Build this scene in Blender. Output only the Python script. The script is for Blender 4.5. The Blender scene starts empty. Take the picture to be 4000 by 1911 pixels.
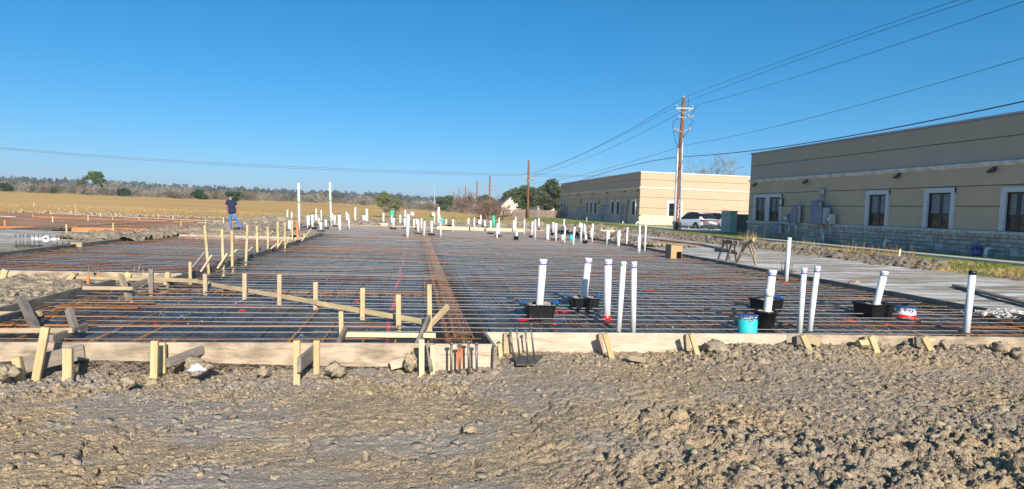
import bpy, math, random
import numpy as np
from mathutils import Matrix, Vector, Quaternion

# ------------------------------------------------------------------ camera, sky, sun, exposure
scene = bpy.context.scene
C = scene.collection
cam_data = bpy.data.cameras.new('camera')
cam = bpy.data.objects.new('camera', cam_data)
C.objects.link(cam)
cam_data.sensor_width = 36.0
cam_data.lens = 36.0 * 2450.0 / 4000.0
cam_data.clip_start = 0.05
cam_data.clip_end = 6000.0
cam.matrix_world = Matrix(((0.987604, -0.025909, -0.154814, 0.0),
                           (-0.153032, 0.060512, -0.986367, 0.0),
                           (0.034924, 0.997831, 0.055797, 1.71), (0, 0, 0, 1)))
scene.camera = cam

SUN_EL, SUN_AZ = math.radians(26.5), math.radians(172.0)     # azimuth clockwise from +Y
world = bpy.data.worlds.new('World')
scene.world = world
world.use_nodes = True
wn = world.node_tree
bg = wn.nodes['Background']
sky = wn.nodes.new('ShaderNodeTexSky')
sky.sky_type = 'NISHITA'
sky.sun_disc = False
sky.sun_elevation = SUN_EL
sky.sun_rotation = SUN_AZ
sky.altitude = 10
sky.air_density = 0.765
sky.dust_density = 0.57
sky.ozone_density = 10.0
hs = wn.nodes.new('ShaderNodeHueSaturation')          # the camera's own colour rendering of a clear sky, the same all round
hs.inputs['Hue'].default_value = 0.49
hs.inputs['Saturation'].default_value = 1.137
gm = wn.nodes.new('ShaderNodeGamma')
gm.inputs[1].default_value = 0.8
wn.links.new(sky.outputs[0], hs.inputs['Color'])
wn.links.new(hs.outputs[0], gm.inputs[0])
wn.links.new(gm.outputs[0], bg.inputs[0])
bg.inputs[1].default_value = 0.137
sun_data = bpy.data.lights.new('sun', 'SUN')
sun_data.energy = 4.9
sun_data.angle = math.radians(0.5)
sun_data.color = (1.0, 0.93, 0.82)
sun = bpy.data.objects.new('sun', sun_data)
C.objects.link(sun)
to_sun = Vector((math.sin(SUN_AZ) * math.cos(SUN_EL), math.cos(SUN_AZ) * math.cos(SUN_EL), math.sin(SUN_EL)))
sun.rotation_mode = 'QUATERNION'
sun.rotation_quaternion = to_sun.to_track_quat('Z', 'Y')
sun.location = to_sun * 60
vs = scene.view_settings
vs.view_transform = 'Standard'
vs.look = 'None'
vs.gamma = 1.0
vs.exposure = 0.45
vs.use_curve_mapping = False

# ------------------------------------------------------------------ helpers
rng = random.Random(7)
nrng = np.random.default_rng(11)
WM = {}

def tag(o, label=None, cat=None, group=None, kind=None):
    if label: o['label'] = label
    if cat: o['category'] = cat
    if group: o['group'] = group
    if kind: o['kind'] = kind
    return o

def link(o, parent=None, mw=None):
    C.objects.link(o)
    mw = mw or Matrix.Identity(4)
    if parent is not None:
        o.parent = parent
        o.matrix_parent_inverse = WM[parent].inverted()
    o.matrix_basis = mw
    WM[o] = mw.copy()
    return o

def empty(name, loc):
    o = bpy.data.objects.new(name, None)
    o.empty_display_size = 0.2
    return link(o, None, Matrix.Translation(Vector(loc)))

def mesh_from(name, v, f, mat=None, smooth=False):
    me = bpy.data.meshes.new(name)
    me.from_pydata([tuple(p) for p in v], [], [tuple(q) for q in f])
    if smooth:
        me.polygons.foreach_set('use_smooth', [True] * len(me.polygons))
    if mat is not None: me.materials.append(mat)
    me.update()
    return me

def np_mesh(name, V, F, mat=None, smooth=False):
    """V (n,3) array, F (m,k) int array, k = 3 or 4"""
    me = bpy.data.meshes.new(name)
    F = np.asarray(F, dtype=np.int32)
    m, k = F.shape
    me.vertices.add(len(V)); me.loops.add(m * k); me.polygons.add(m)
    me.vertices.foreach_set('co', np.asarray(V, dtype=np.float32).ravel())
    me.loops.foreach_set('vertex_index', F.ravel())
    me.polygons.foreach_set('loop_start', np.arange(m, dtype=np.int32) * k)
    me.polygons.foreach_set('loop_total', np.full(m, k, dtype=np.int32))
    if smooth: me.polygons.foreach_set('use_smooth', np.ones(m, dtype=bool))
    me.update(calc_edges=True)
    if mat is not None: me.materials.append(mat)
    return me

class MB:
    def __init__(s): s.v = []; s.f = []
    def add(s, v, f):
        n = len(s.v); s.v += [tuple(p) for p in v]; s.f += [tuple(i + n for i in q) for q in f]; return s
    def box(s, x0, x1, y0, y1, z0, z1):
        return s.add([(x0,y0,z0),(x1,y0,z0),(x1,y1,z0),(x0,y1,z0),(x0,y0,z1),(x1,y0,z1),(x1,y1,z1),(x0,y1,z1)],
                     [(3,2,1,0),(4,5,6,7),(0,1,5,4),(1,2,6,5),(2,3,7,6),(3,0,4,7)])
    def tube(s, pts, rad, n=8, caps=True):
        pts = [Vector(p) for p in pts]
        if not hasattr(rad, '__len__'): rad = [rad] * len(pts)
        rings = []; ref = None; vv = []; ff = []
        for i, p in enumerate(pts):
            d = (pts[min(i+1, len(pts)-1)] - pts[max(i-1, 0)])
            if d.length < 1e-9: d = Vector((0,0,1))
            d.normalize()
            if ref is None: ref = Vector((1,0,0)) if abs(d.x) < .8 else Vector((0,1,0))
            a = (ref - d * ref.dot(d))
            if a.length < 1e-5: a = d.orthogonal()
            a.normalize(); b = d.cross(a); ref = a
            for k in range(n):
                t = 2 * math.pi * k / n
                vv.append(p + (a * math.cos(t) + b * math.sin(t)) * rad[i])
        for i in range(len(pts)-1):
            for k in range(n):
                k2 = (k+1) % n
                ff.append((i*n+k, i*n+k2, (i+1)*n+k2, (i+1)*n+k))
        if caps:
            ff.append(tuple(range(n-1, -1, -1))); ff.append(tuple((len(pts)-1)*n + k for k in range(n)))
        return s.add(vv, ff)
    def lathe(s, prof, c=(0,0,0), n=16, sx=1, sy=1):
        vv = []; ff = []
        for (r, z) in prof:
            for k in range(n):
                t = 2*math.pi*k/n
                vv.append((c[0]+r*math.cos(t)*sx, c[1]+r*math.sin(t)*sy, c[2]+z))
        for i in range(len(prof)-1):
            for k in range(n):
                k2 = (k+1) % n
                ff.append((i*n+k, i*n+k2, (i+1)*n+k2, (i+1)*n+k))
        return s.add(vv, ff)
    def build(s, name, mat, parent=None, smooth=False, mw=None):
        return link(bpy.data.objects.new(name, mesh_from(name, s.v, s.f, mat, smooth)), parent, mw)

def axes(p0, p1, up=(0,0,1)):
    p0 = Vector(p0); p1 = Vector(p1); d = (p1-p0); L = d.length; d.normalize()
    u = Vector(up); 
    if abs(u.dot(d)) > .98: u = Vector((0,1,0))
    u = (u - d*u.dot(d)).normalized(); w = u.cross(d)
    m = Matrix(((d.x,w.x,u.x,p0.x),(d.y,w.y,u.y,p0.y),(d.z,w.z,u.z,p0.z),(0,0,0,1)))
    return m, L

def beam(name, p0, p1, w, h, mat, parent=None, up=(0,0,1), warp=0.0, bev=0.004):
    """sawn timber between two points: local x runs along the grain, w across, h along up"""
    m, L = axes(p0, p1, up)
    n = max(1, int(L/.5)); mb = MB(); vv = []; ff = []
    a, b = w/2, h/2; e = min(bev, a*.4)
    ring = [(-a,-b+e),(-a+e,-b),(a-e,-b),(a,-b+e),(a,b-e),(a-e,b),(-a+e,b),(-a,b-e)]
    ph = rng.random()*6
    for i in range(n+1):
        x = L*i/n; oy = warp*math.sin(ph+x*.9); oz = warp*.4*math.sin(ph*2+x*1.3)
        for (y, z) in ring: vv.append((x, y+oy, z+oz))
    for i in range(n):
        for k in range(8):
            k2 = (k+1) % 8; ff.append((i*8+k, i*8+k2, (i+1)*8+k2, (i+1)*8+k))
    ff.append(tuple(range(7,-1,-1))); ff.append(tuple(n*8+k for k in range(8)))
    mb.add(vv, ff)
    return mb.build(name, mat, parent, mw=m)

# ---- numpy noise
_L = [np.random.default_rng(100+i).random((256,256)).astype(np.float32) for i in range(6)]
def vnoise(x, y, s=0):
    l = _L[s % 6]; x = x + s*17.3; y = y + s*9.7
    xi = np.floor(x).astype(int); yi = np.floor(y).astype(int); fx = x-xi; fy = y-yi
    fx = fx*fx*(3-2*fx); fy = fy*fy*(3-2*fy)
    a = l[xi & 255, yi & 255]; b = l[(xi+1) & 255, yi & 255]; c = l[xi & 255, (yi+1) & 255]; d = l[(xi+1) & 255, (yi+1) & 255]
    return (a*(1-fx)+b*fx)*(1-fy) + (c*(1-fx)+d*fx)*fy
def fbm(x, y, o=4, s=0, g=.5):
    t = 0; a = 1; n = 0
    for i in range(o):
        t = t + a*(vnoise(x*2**i, y*2**i, s+i)-.5); n += a; a *= g
    return t/n*2
def ss(a, b, x):
    t = np.clip((x-a)/(b-a), 0, 1); return t*t*(3-2*t)
def clods(x, y, cell, seed, dens=1.0):
    """height of half-buried round lumps, and a crack field"""
    r = np.random.default_rng(seed); n = 128
    px = r.random((n,n)); py = r.random((n,n)); rr = .25+.45*r.random((n,n)); on = r.random((n,n)) < dens; hh=.55+.6*r.random((n,n))
    X = x/cell; Y = y/cell; xi = np.floor(X).astype(int); yi = np.floor(Y).astype(int)
    out = np.zeros_like(X)
    for dx in (-1,0,1):
        for dy in (-1,0,1):
            a = (xi+dx) % n; b = (yi+dy) % n
            d2 = (X-(xi+dx)-px[a,b])**2 + (Y-(yi+dy)-py[a,b])**2
            q = np.sqrt(np.clip(rr[a,b]**2-d2, 0, None))*hh[a,b]*on[a,b]
            out = np.maximum(out, q)
    return out*cell
def cracks(x, y, cell, seed):
    r = np.random.default_rng(seed); n = 64
    px = r.random((n,n)); py = r.random((n,n))
    X = x/cell; Y = y/cell; xi = np.floor(X).astype(int); yi = np.floor(Y).astype(int)
    f1 = np.full_like(X, 9.); f2 = np.full_like(X, 9.)
    for dx in (-1,0,1):
        for dy in (-1,0,1):
            a = (xi+dx) % n; b = (yi+dy) % n
            d = np.sqrt((X-(xi+dx)-px[a,b])**2 + (Y-(yi+dy)-py[a,b])**2)
            f2 = np.where(d < f1, f1, np.minimum(f2, d)); f1 = np.minimum(f1, d)
    return f2-f1

def crumbs(x, y, cell, seed):
    """angular crumbs: every cell a tilted facet of its own height, dark gaps between cells"""
    r = np.random.default_rng(seed); n = 128
    px = r.random((n,n)); py = r.random((n,n)); hh = r.random((n,n))**1.6; tx = r.normal(0,.55,(n,n)); ty = r.normal(0,.55,(n,n))
    X = x/cell; Y = y/cell; xi = np.floor(X).astype(int); yi = np.floor(Y).astype(int)
    f1 = np.full_like(X, 9.); f2 = np.full_like(X, 9.); z = np.zeros_like(X)
    for dx in (-1,0,1):
        for dy in (-1,0,1):
            a = (xi+dx) % n; b = (yi+dy) % n
            ox = X-(xi+dx)-px[a,b]; oy = Y-(yi+dy)-py[a,b]; d = np.sqrt(ox*ox+oy*oy)
            near = d < f1
            f2 = np.where(near, f1, np.minimum(f2, d)); f1 = np.where(near, d, f1)
            z = np.where(near, hh[a,b]+tx[a,b]*ox+ty[a,b]*oy, z)
    return (z-.55*f1-.8*(1-ss(.0, .2, f2-f1)))*cell

def grid_obj(name, xs, ys, hf, mat, mask=None, smooth=True, parent=None):
    xs = np.asarray(xs, float); ys = np.asarray(ys, float)
    X, Y = np.meshgrid(xs, ys); Z = hf(X, Y)
    V = np.stack([X.ravel(), Y.ravel(), Z.ravel()], 1)
    nx, ny = len(xs), len(ys)
    i = np.arange(nx-1)[None,:] + nx*np.arange(ny-1)[:,None]
    F = np.stack([i, i+1, i+1+nx, i+nx], -1).reshape(-1,4)
    if mask is not None:
        cx = ((xs[:-1]+xs[1:])/2)[None,:]+0*((ys[:-1]+ys[1:])/2)[:,None]; cy = 0*cx+((ys[:-1]+ys[1:])/2)[:,None]
        F = F[mask(cx, cy).ravel()]
    return link(bpy.data.objects.new(name, np_mesh(name, V, F, mat, smooth)), parent)

# ---- materials
def nodes_of(name):
    m = bpy.data.materials.new(name); m.use_nodes = True
    t = m.node_tree; b = t.nodes['Principled BSDF']
    return m, t, b
def N(t, kind, **kw):
    n = t.nodes.new(kind)
    for k, v in kw.items(): setattr(n, k, v)
    return n
def coords(t, mode='world', scale=(1,1,1)):
    mp = N(t, 'ShaderNodeMapping'); mp.inputs['Scale'].default_value = scale
    if mode == 'world': t.links.new(N(t,'ShaderNodeNewGeometry').outputs['Position'], mp.inputs[0])
    else: t.links.new(N(t,'ShaderNodeTexCoord').outputs['Object'], mp.inputs[0])
    return mp.outputs[0]
def noise(t, vec, scale, detail=4, rough=.55, dist=0):
    n = N(t, 'ShaderNodeTexNoise'); n.inputs['Scale'].default_value = scale; n.inputs['Detail'].default_value = detail
    n.inputs['Roughness'].default_value = rough; n.inputs['Distortion'].default_value = dist
    t.links.new(vec, n.inputs['Vector']); return n.outputs['Fac']
def ramp(t, fac, stops):
    r = N(t, 'ShaderNodeValToRGB'); e = r.color_ramp.elements
    while len(e) < len(stops): e.new(.5)
    for i, (p, c) in enumerate(stops):
        e[i].position = p; e[i].color = (*c, 1) if len(c) == 3 else c
    t.links.new(fac, r.inputs[0]); return r.outputs[0]
def mixc(t, fac, a, b, mode='MIX'):
    m = N(t, 'ShaderNodeMix', data_type='RGBA', blend_type=mode)
    for s, v in ((m.inputs[0], fac), (m.inputs[6], a), (m.inputs[7], b)):
        if hasattr(v, 'links') or hasattr(v, 'is_linked'): t.links.new(v, s)
        elif isinstance(v, (int, float)): s.default_value = v
        else: s.default_value = (*v, 1)
    return m.outputs[2]
def bump(t, b, h, dist, strength=1.0):
    n = N(t, 'ShaderNodeBump'); n.inputs['Distance'].default_value = dist; n.inputs['Strength'].default_value = strength
    t.links.new(h, n.inputs['Height']); t.links.new(n.outputs[0], b.inputs['Normal'])
def plain(name, col, rough=.6, metal=0, var=.12, scale=3, bmp=0, mode='world', spec=.5, objvar=0):
    m, t, b = nodes_of(name)
    v = coords(t, mode); n = noise(t, v, scale, 5)
    lo = tuple(c*(1-var) for c in col); hi = tuple(min(1, c*(1+var)) for c in col)
    c = ramp(t, n, [(.3, lo), (.7, hi)])
    if objvar:
        oi = N(t, 'ShaderNodeObjectInfo'); rr = ramp(t, oi.outputs['Random'], [(0, (1-objvar,)*3), (1, (1,1,1))]); c = mixc(t, 1.0, c, rr, 'MULTIPLY')
    t.links.new(c, b.inputs['Base Color'])
    b.inputs['Roughness'].default_value = rough; b.inputs['Metallic'].default_value = metal
    b.inputs['Specular IOR Level'].default_value = spec
    if bmp: bump(t, b, noise(t, v, scale*6, 4), bmp)
    return m
def wood(name, c1, c2, c3=None, grain=1.0, objvar=.25, stain=.35):
    m, t, b = nodes_of(name)
    v = coords(t, 'object', (1.6, 26*grain, 26*grain))
    oi = N(t, 'ShaderNodeObjectInfo')
    vadd = N(t, 'ShaderNodeVectorMath', operation='ADD'); t.links.new(v, vadd.inputs[0])
    cb = N(t, 'ShaderNodeCombineXYZ'); mm = N(t, 'ShaderNodeMath', operation='MULTIPLY'); mm.inputs[1].default_value = 57.0
    t.links.new(oi.outputs['Random'], mm.inputs[0]); t.links.new(mm.outputs[0], cb.inputs[0]); t.links.new(mm.outputs[0], cb.inputs[1]); t.links.new(cb.outputs[0], vadd.inputs[1])
    g = noise(t, vadd.outputs[0], 1.0, 5, .6, 1.2)
    c = ramp(t, g, [(.25, c1), (.5, c2), (.75, c3 or c1)])
    v2 = coords(t, 'object', (2.2, 5, 5)); s = noise(t, v2, 1.3, 5, .6)
    sc = ramp(t, s, [(.35, (1-stain,)*3), (.6, (1,1,1))])
    c = mixc(t, 1.0, c, sc, 'MULTIPLY')
    rr = ramp(t, oi.outputs['Random'], [(0, (1-objvar, 1-objvar, 1-objvar*.9)), (1, (1,1,1))])
    c = mixc(t, 1.0, c, rr, 'MULTIPLY')
    t.links.new(c, b.inputs['Base Color']); b.inputs['Roughness'].default_value = .75; b.inputs['Specular IOR Level'].default_value = .25
    bump(t, b, g, .004)
    return m

def dirt_mat(name, grey, tan, dark, patch=.5, streak=None, bmp=.02, fine=28, scrape=False):
    m, t, b = nodes_of(name)
    v = coords(t)
    n1 = noise(t, v, patch, 6, .62, .4); n2 = noise(t, v, fine*.35, 6, .68); n3 = noise(t, v, fine*2.2, 3, .6)
    c = ramp(t, n1, [(.40, grey), (.52, tuple((a+b_)/2 for a, b_ in zip(grey, tan))), (.62, tan)])
    c2 = ramp(t, n2, [(.30, dark), (.5, tuple((a+b_)/2 for a, b_ in zip(grey, tan))), (.72, tuple(min(1, x*1.18) for x in tan))])
    c = mixc(t, .55, c, c2)
    sp = ramp(t, n3, [(.36, (.55,)*3), (.6, (1.15,)*3)])
    c = mixc(t, 1.0, c, sp, 'MULTIPLY')
    if scrape:                                              # smeared grey clay where the bucket has drawn over it
        sv = coords(t, 'world', (1.3, 30, 1)); sn = noise(t, sv, 1.0, 5, .6, .5)
        big = noise(t, coords(t, 'world', (.55,1.0,1)), 1.0, 4, .6, .3)
        mk = ramp(t, big, [(.47, (0,0,0)), (.54, (.85,.85,.85))])
        g = N(t, 'ShaderNodeNewGeometry'); sx = N(t, 'ShaderNodeSeparateXYZ'); t.links.new(g.outputs['Position'], sx.inputs[0])
        mr = N(t, 'ShaderNodeMapRange'); mr.inputs[1].default_value = 2.2; mr.inputs[2].default_value = .4; mr.inputs[3].default_value = .45; t.links.new(sx.outputs[0], mr.inputs[0])
        mk = mixc(t, 1.0, mk, mr.outputs[0], 'MULTIPLY')
        c = mixc(t, mk, c, ramp(t, sn, [(.3, (.24,.205,.172)), (.5, (.35,.30,.25)), (.7, (.50,.43,.36))]))
    if streak:
        vs_ = coords(t, 'world', streak[0]); sn = noise(t, vs_, 1.0, 6, .65, .6)
        msk = ramp(t, sn, [(streak[2], (0,0,0)), (streak[2]+.12, (1,1,1))])
        c = mixc(t, msk, c, streak[1])
    t.links.new(c, b.inputs['Base Color']); b.inputs['Roughness'].default_value = .95; b.inputs['Specular IOR Level'].default_value = .15
    h = mixc(t, .5, n2, n3); bump(t, b, h, bmp)
    return m

MAT = {}
MAT['dirt'] = dirt_mat('dirt_clay', (.37,.30,.225), (.57,.41,.235), (.13,.103,.076), .62, bmp=.05, scrape=True)
MAT['clod'] = dirt_mat('dirt_clod', (.36,.30,.23), (.50,.38,.225), (.155,.125,.095), 1.2, bmp=.012, fine=40)
MAT['mid_dirt'] = dirt_mat('dirt_site', (.27,.225,.175), (.42,.33,.22), (.10,.082,.064), .4, bmp=.06, fine=9)
MAT['berm'] = dirt_mat('dirt_berm', (.20,.165,.14), (.32,.26,.19), (.08,.066,.055), .6, bmp=.05, fine=14)
MAT['sand'] = dirt_mat('sand_fill', (.40,.32,.22), (.52,.42,.28), (.25,.2,.14), 2.0, bmp=.01, fine=40)
MAT['lime'] = dirt_mat('lime_subgrade', (.29,.235,.18), (.44,.37,.285), (.18,.14,.105), .35, streak=((.30,3.0,1), (.70,.675,.64), .47), bmp=.012, fine=18)
MAT['concrete'] = plain('concrete', (.52,.49,.43), .85, var=.1, scale=4, bmp=.004)
MAT['asphalt'] = plain('parking_concrete', (.50,.47,.42), .9, var=.12, scale=1.2)

def field_mat():
    m, t, b = nodes_of('dry_field')
    n1 = noise(t, coords(t, 'world', (.25,1.1,1)), .12, 6, .65, .3); n2 = noise(t, coords(t, 'world', (1,1,1)), 1.6, 5, .7); n3 = noise(t, coords(t), .05, 3)
    c = ramp(t, n1, [(.32, (.30,.19,.07)), (.5, (.46,.31,.125)), (.68, (.56,.41,.19))])
    c2 = ramp(t, n2, [(.3, (.28,.17,.06)), (.7, (.58,.43,.20))])
    c = mixc(t, .4, c, c2)
    t.links.new(c, b.inputs['Base Color']); b.inputs['Roughness'].default_value = .95; b.inputs['Specular IOR Level'].default_value = .1
    bump(t, b, n2, .15)
    return m
MAT['field'] = field_mat()

def ground_mat():
    """bare site soil that gives way to dry grass along an uneven line, and mown green grass by the buildings"""
    m, t, b = nodes_of('ground_soil_and_grass')
    g = N(t, 'ShaderNodeNewGeometry'); sp = N(t, 'ShaderNodeSeparateXYZ'); t.links.new(g.outputs['Position'], sp.inputs[0])
    v = coords(t)
    n1 = noise(t, v, .4, 6, .62); n2 = noise(t, v, 3.0, 5, .7); nb = noise(t, v, .22, 5, .6)
    soil = ramp(t, n1, [(.36, (.20,.165,.135)), (.62, (.33,.265,.185))])
    soil = mixc(t, .5, soil, ramp(t, n2, [(.3, (.10,.08,.065)), (.7, (.38,.31,.22))]))
    f1 = noise(t, coords(t, 'world', (.25,1.1,1)), .12, 6, .65, .3); f2 = noise(t, v, 1.6, 5, .7)
    grass = mixc(t, .4, ramp(t, f1, [(.32, (.45,.25,.075)), (.5, (.62,.37,.13)), (.68, (.71,.475,.20))]), ramp(t, f2, [(.3, (.38,.21,.06)), (.7, (.73,.485,.20))]))
    lawn = ramp(t, noise(t, v, .9, 5, .65), [(.32, (.38,.30,.11)), (.52, (.25,.25,.06)), (.7, (.14,.19,.035))])
    def mask(sock, edge, width, amp):
        a = N(t, 'ShaderNodeMath', operation='MULTIPLY_ADD'); t.links.new(nb, a.inputs[0]); a.inputs[1].default_value = amp; t.links.new(sock, a.inputs[2])
        mr = N(t, 'ShaderNodeMapRange'); mr.inputs[1].default_value = edge+amp*.5-width; mr.inputs[2].default_value = edge+amp*.5+width; t.links.new(a.outputs[0], mr.inputs[0]); mr.clamp = True
        return mr.outputs[0]
    k = N(t, 'ShaderNodeMath', operation='MULTIPLY_ADD'); t.links.new(sp.outputs[0], k.inputs[0]); k.inputs[1].default_value = -.12; t.links.new(sp.outputs[1], k.inputs[2])
    c = mixc(t, mask(k.outputs[0], 55.5, .8, 5.0), soil, grass)
    mx = mask(sp.outputs[0], 16.5, .5, 3.0)
    far = N(t, 'ShaderNodeMapRange'); far.inputs[1].default_value = 95; far.inputs[2].default_value = 120; far.inputs[3].default_value = 1; far.inputs[4].default_value = 0; t.links.new(sp.outputs[1], far.inputs[0])
    mu = N(t, 'ShaderNodeMath', operation='MULTIPLY'); t.links.new(mx, mu.inputs[0]); t.links.new(far.outputs[0], mu.inputs[1])
    c = mixc(t, mu.outputs[0], c, lawn)
    t.links.new(c, b.inputs['Base Color']); b.inputs['Roughness'].default_value = .95; b.inputs['Specular IOR Level'].default_value = .1
    bump(t, b, n2, .08)
    return m
MAT['ground'] = ground_mat()

def poly_mat():
    m, t, b = nodes_of('black_polyethylene')
    v = coords(t, 'world', (1, .55, 1))
    n1 = noise(t, v, 9, 6, .62, 1.6); n2 = noise(t, coords(t), 1.1, 4); n3 = noise(t, coords(t), 30, 3, .6, .8)
    c = ramp(t, n2, [(.35, (.016,.017,.022)), (.7, (.06,.06,.064))])
    dust_glare = ramp(t, noise(t, coords(t), 7.5, 7, .72, .8), [(.40, (0,0,0)), (.56, (.9,.9,.9))])  # grey patches: dust, and glare on the wrinkles put into the colour
    big = ramp(t, noise(t, coords(t), .55, 4, .6), [(.36, (.12,.12,.12)), (.58, (1,1,1))])
    dust_glare = mixc(t, 1.0, dust_glare, big, 'MULTIPLY')
    c = mixc(t, dust_glare, c, (.205,.195,.185))
    t.links.new(c, b.inputs['Base Color'])
    r = ramp(t, dust_glare, [(.0, (.24,)*3), (1., (.62,)*3)]); t.links.new(r, b.inputs['Roughness'])
    b.inputs['Specular IOR Level'].default_value = .6
    bump(t, b, mixc(t, .3, n1, n3), .11)
    return m
MAT['poly'] = poly_mat()

def rebar_mat(name, rust, steel=(.29,.285,.28)):
    m, t, b = nodes_of(name)
    v = coords(t, 'object', (1,1,1)); oi = N(t, 'ShaderNodeObjectInfo')
    vv = N(t, 'ShaderNodeVectorMath', operation='ADD'); t.links.new(v, vv.inputs[0])
    sc = N(t, 'ShaderNodeVectorMath', operation='SCALE'); t.links.new(oi.outputs['Location'], sc.inputs[0]); sc.inputs['Scale'].default_value = 1.7; t.links.new(sc.outputs[0], vv.inputs[1])
    n = noise(t, vv.outputs[0], .9, 4, .6)
    k = N(t, 'ShaderNodeMath', operation='MULTIPLY_ADD'); t.links.new(oi.outputs['Random'], k.inputs[0]); k.inputs[1].default_value = .22; t.links.new(n, k.inputs[2])
    c = ramp(t, k.outputs[0], [(rust-.05, steel), (rust+.05, (.33,.14,.045)), (rust+.25, (.42,.17,.045))])
    fl = noise(t, v, 40, 3); c = mixc(t, 1.0, c, ramp(t, fl, [(.3, (.65,)*3), (.7, (1.15,)*3)]), 'MULTIPLY')
    t.links.new(c, b.inputs['Base Color']); b.inputs['Roughness'].default_value = .55; b.inputs['Metallic'].default_value = .1
    return m
MAT['rebar'] = rebar_mat('rebar_steel', .735)
MAT['rebar_cage'] = plain('rusted_cage_bar', (.25,.115,.05), .75, var=.45, scale=6)
MAT['rebar_dark'] = rebar_mat('rebar_dark', .62, (.085,.075,.07))
MAT['rebar_rust'] = rebar_mat('rebar_rusty', .36)
MAT['pine'] = wood('new_pine', (.52,.36,.15), (.72,.56,.30), (.62,.44,.20), objvar=.22, stain=.25)
MAT['form'] = wood('form_board', (.36,.26,.165), (.60,.47,.33), (.46,.34,.23), .9, .15, .5)
MAT['form_fresh'] = wood('form_board_clean', (.36,.25,.16), (.66,.56,.42), (.50,.38,.27), .8, .1, .2)
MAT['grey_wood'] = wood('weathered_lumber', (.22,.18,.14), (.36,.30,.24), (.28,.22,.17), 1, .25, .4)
MAT['treated'] = wood('pale_treated_lumber', (.62,.52,.28), (.78,.68,.42), None, .8, .1, .12)
MAT['tan_wood'] = wood('tan_lumber', (.46,.33,.19), (.60,.46,.29), None, 1, .2, .25)
MAT['orange_wood'] = wood('orange_painted_lumber', (.62,.20,.06), (.72,.28,.10), None, 1, .2, .3)
MAT['orange'] = plain('orange_paint', (.85,.20,.05), .6)
MAT['pvc'] = plain('white_pvc', (.76,.76,.745), .38, var=.07, scale=14)
def pvc_mat():
    m, t, b = nodes_of('white_pvc_scuffed')
    c = ramp(t, noise(t, coords(t), 9, 4), [(.3, (.70,.70,.69)), (.6, (.79,.79,.78))])
    sp = ramp(t, noise(t, coords(t, 'world', (1,1,.45)), 42, 5, .7), [(.66, (0,0,0)), (.72, (.8,.8,.8))])
    c = mixc(t, sp, c, (.40,.33,.24))
    t.links.new(c, b.inputs['Base Color']); b.inputs['Roughness'].default_value = .4
    return m
MAT['pvc'] = pvc_mat()
MAT['pvc_cream'] = plain('cream_pvc', (.72,.66,.52), .4, var=.05)
MAT['purple'] = plain('purple_primer', (.16,.12,.50), .4)
MAT['black_cap'] = plain('black_rubber', (.015,.015,.016), .4)
MAT['tub'] = plain('black_plastic_tub', (.012,.012,.013), .22, var=.2, scale=8, bmp=.004)
MAT['blue_tape'] = plain('blue_tape', (.02,.12,.42), .4)
MAT['red_tape'] = plain('red_sheathing_tape', (.62,.025,.02), .3)
MAT['teal'] = plain('teal_foam_sleeve', (.03,.55,.52), .6, var=.08, scale=20)
MAT['green_pvc'] = plain('green_pvc', (.05,.55,.30), .4)
MAT['lime_green'] = plain('lime_marking', (.15,.75,.08), .5)
MAT['foil'] = plain('foil_film', (.55,.56,.58), .18, metal=.9, scale=12, bmp=.02)
MAT['steel'] = plain('dark_steel', (.11,.105,.10), .5, metal=.6, var=.3, scale=12)
MAT['bolt'] = plain('anchor_bolt_steel', (.20,.18,.165), .45, metal=.5, var=.2, scale=20)
MAT['galv'] = plain('galvanised_steel', (.55,.57,.60), .4, metal=.5, var=.1)
MAT['cardboard'] = plain('cardboard', (.50,.31,.15), .85, var=.12, scale=5)
MAT['wire'] = plain('black_cable', (.02,.022,.025), .5)

# ------------------------------------------------------------------ the lie of the land (metres; x right, y away from the near form boards, z up)
MAIN = [(-5.2,6.8),(.88,6.8),(.88,7.4),(10.2,7.4),(10.2,46.5),(-6.7,46.5),(-6.7,32.0),(-4.38,32.0),(-4.38,12.1),(-5.2,12.1)]
LEFT = [(-9.92,13.1),(-4.46,13.1),(-4.46,27.2),(-9.92,27.2)]
FORM_TOP = .235
def inside(poly, x, y):
    r = np.zeros_like(x, dtype=bool); n = len(poly)
    for i in range(n):
        (x0,y0),(x1,y1) = poly[i], poly[(i+1) % n]
        if y0 == y1: continue
        c = ((y0 > y) != (y1 > y)) & (x < (x1-x0)*(y-y0)/(y1-y0)+x0)
        r ^= c
    return r
def edge_dist(poly, x, y):
    d = np.full_like(x, 99.); n = len(poly)
    for i in range(n):
        (x0,y0),(x1,y1) = poly[i], poly[(i+1) % n]
        dx, dy = x1-x0, y1-y0
        t = np.clip(((x-x0)*dx+(y-y0)*dy)/(dx*dx+dy*dy), 0, 1)
        d = np.minimum(d, np.hypot(x-x0-t*dx, y-y0-t*dy))
    return d
def hz(x, y):
    x = np.asarray(x, float); y = np.asarray(y, float)
    z = .04+0*x
    z = z + ss(16.2, 18.4, x)*.41+ss(18.9, 19.1, x)*.05
    left = ss(16, -30, x)
    z = z + ss(50, 60, y)*.2*left
    z = z + np.clip(y-55, 0, 110)*(.0030+.0100*left+.0025*ss(-30,-110,x))
    z = z + ss(230, 900, y)*7.0
    z = z + fbm(x*.12, y*.12, 3, 2)*.12*ss(48, 60, y)
    return z
def hz1(x, y): return float(hz(np.array([float(x)]), np.array([float(y)]))[0])

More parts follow.
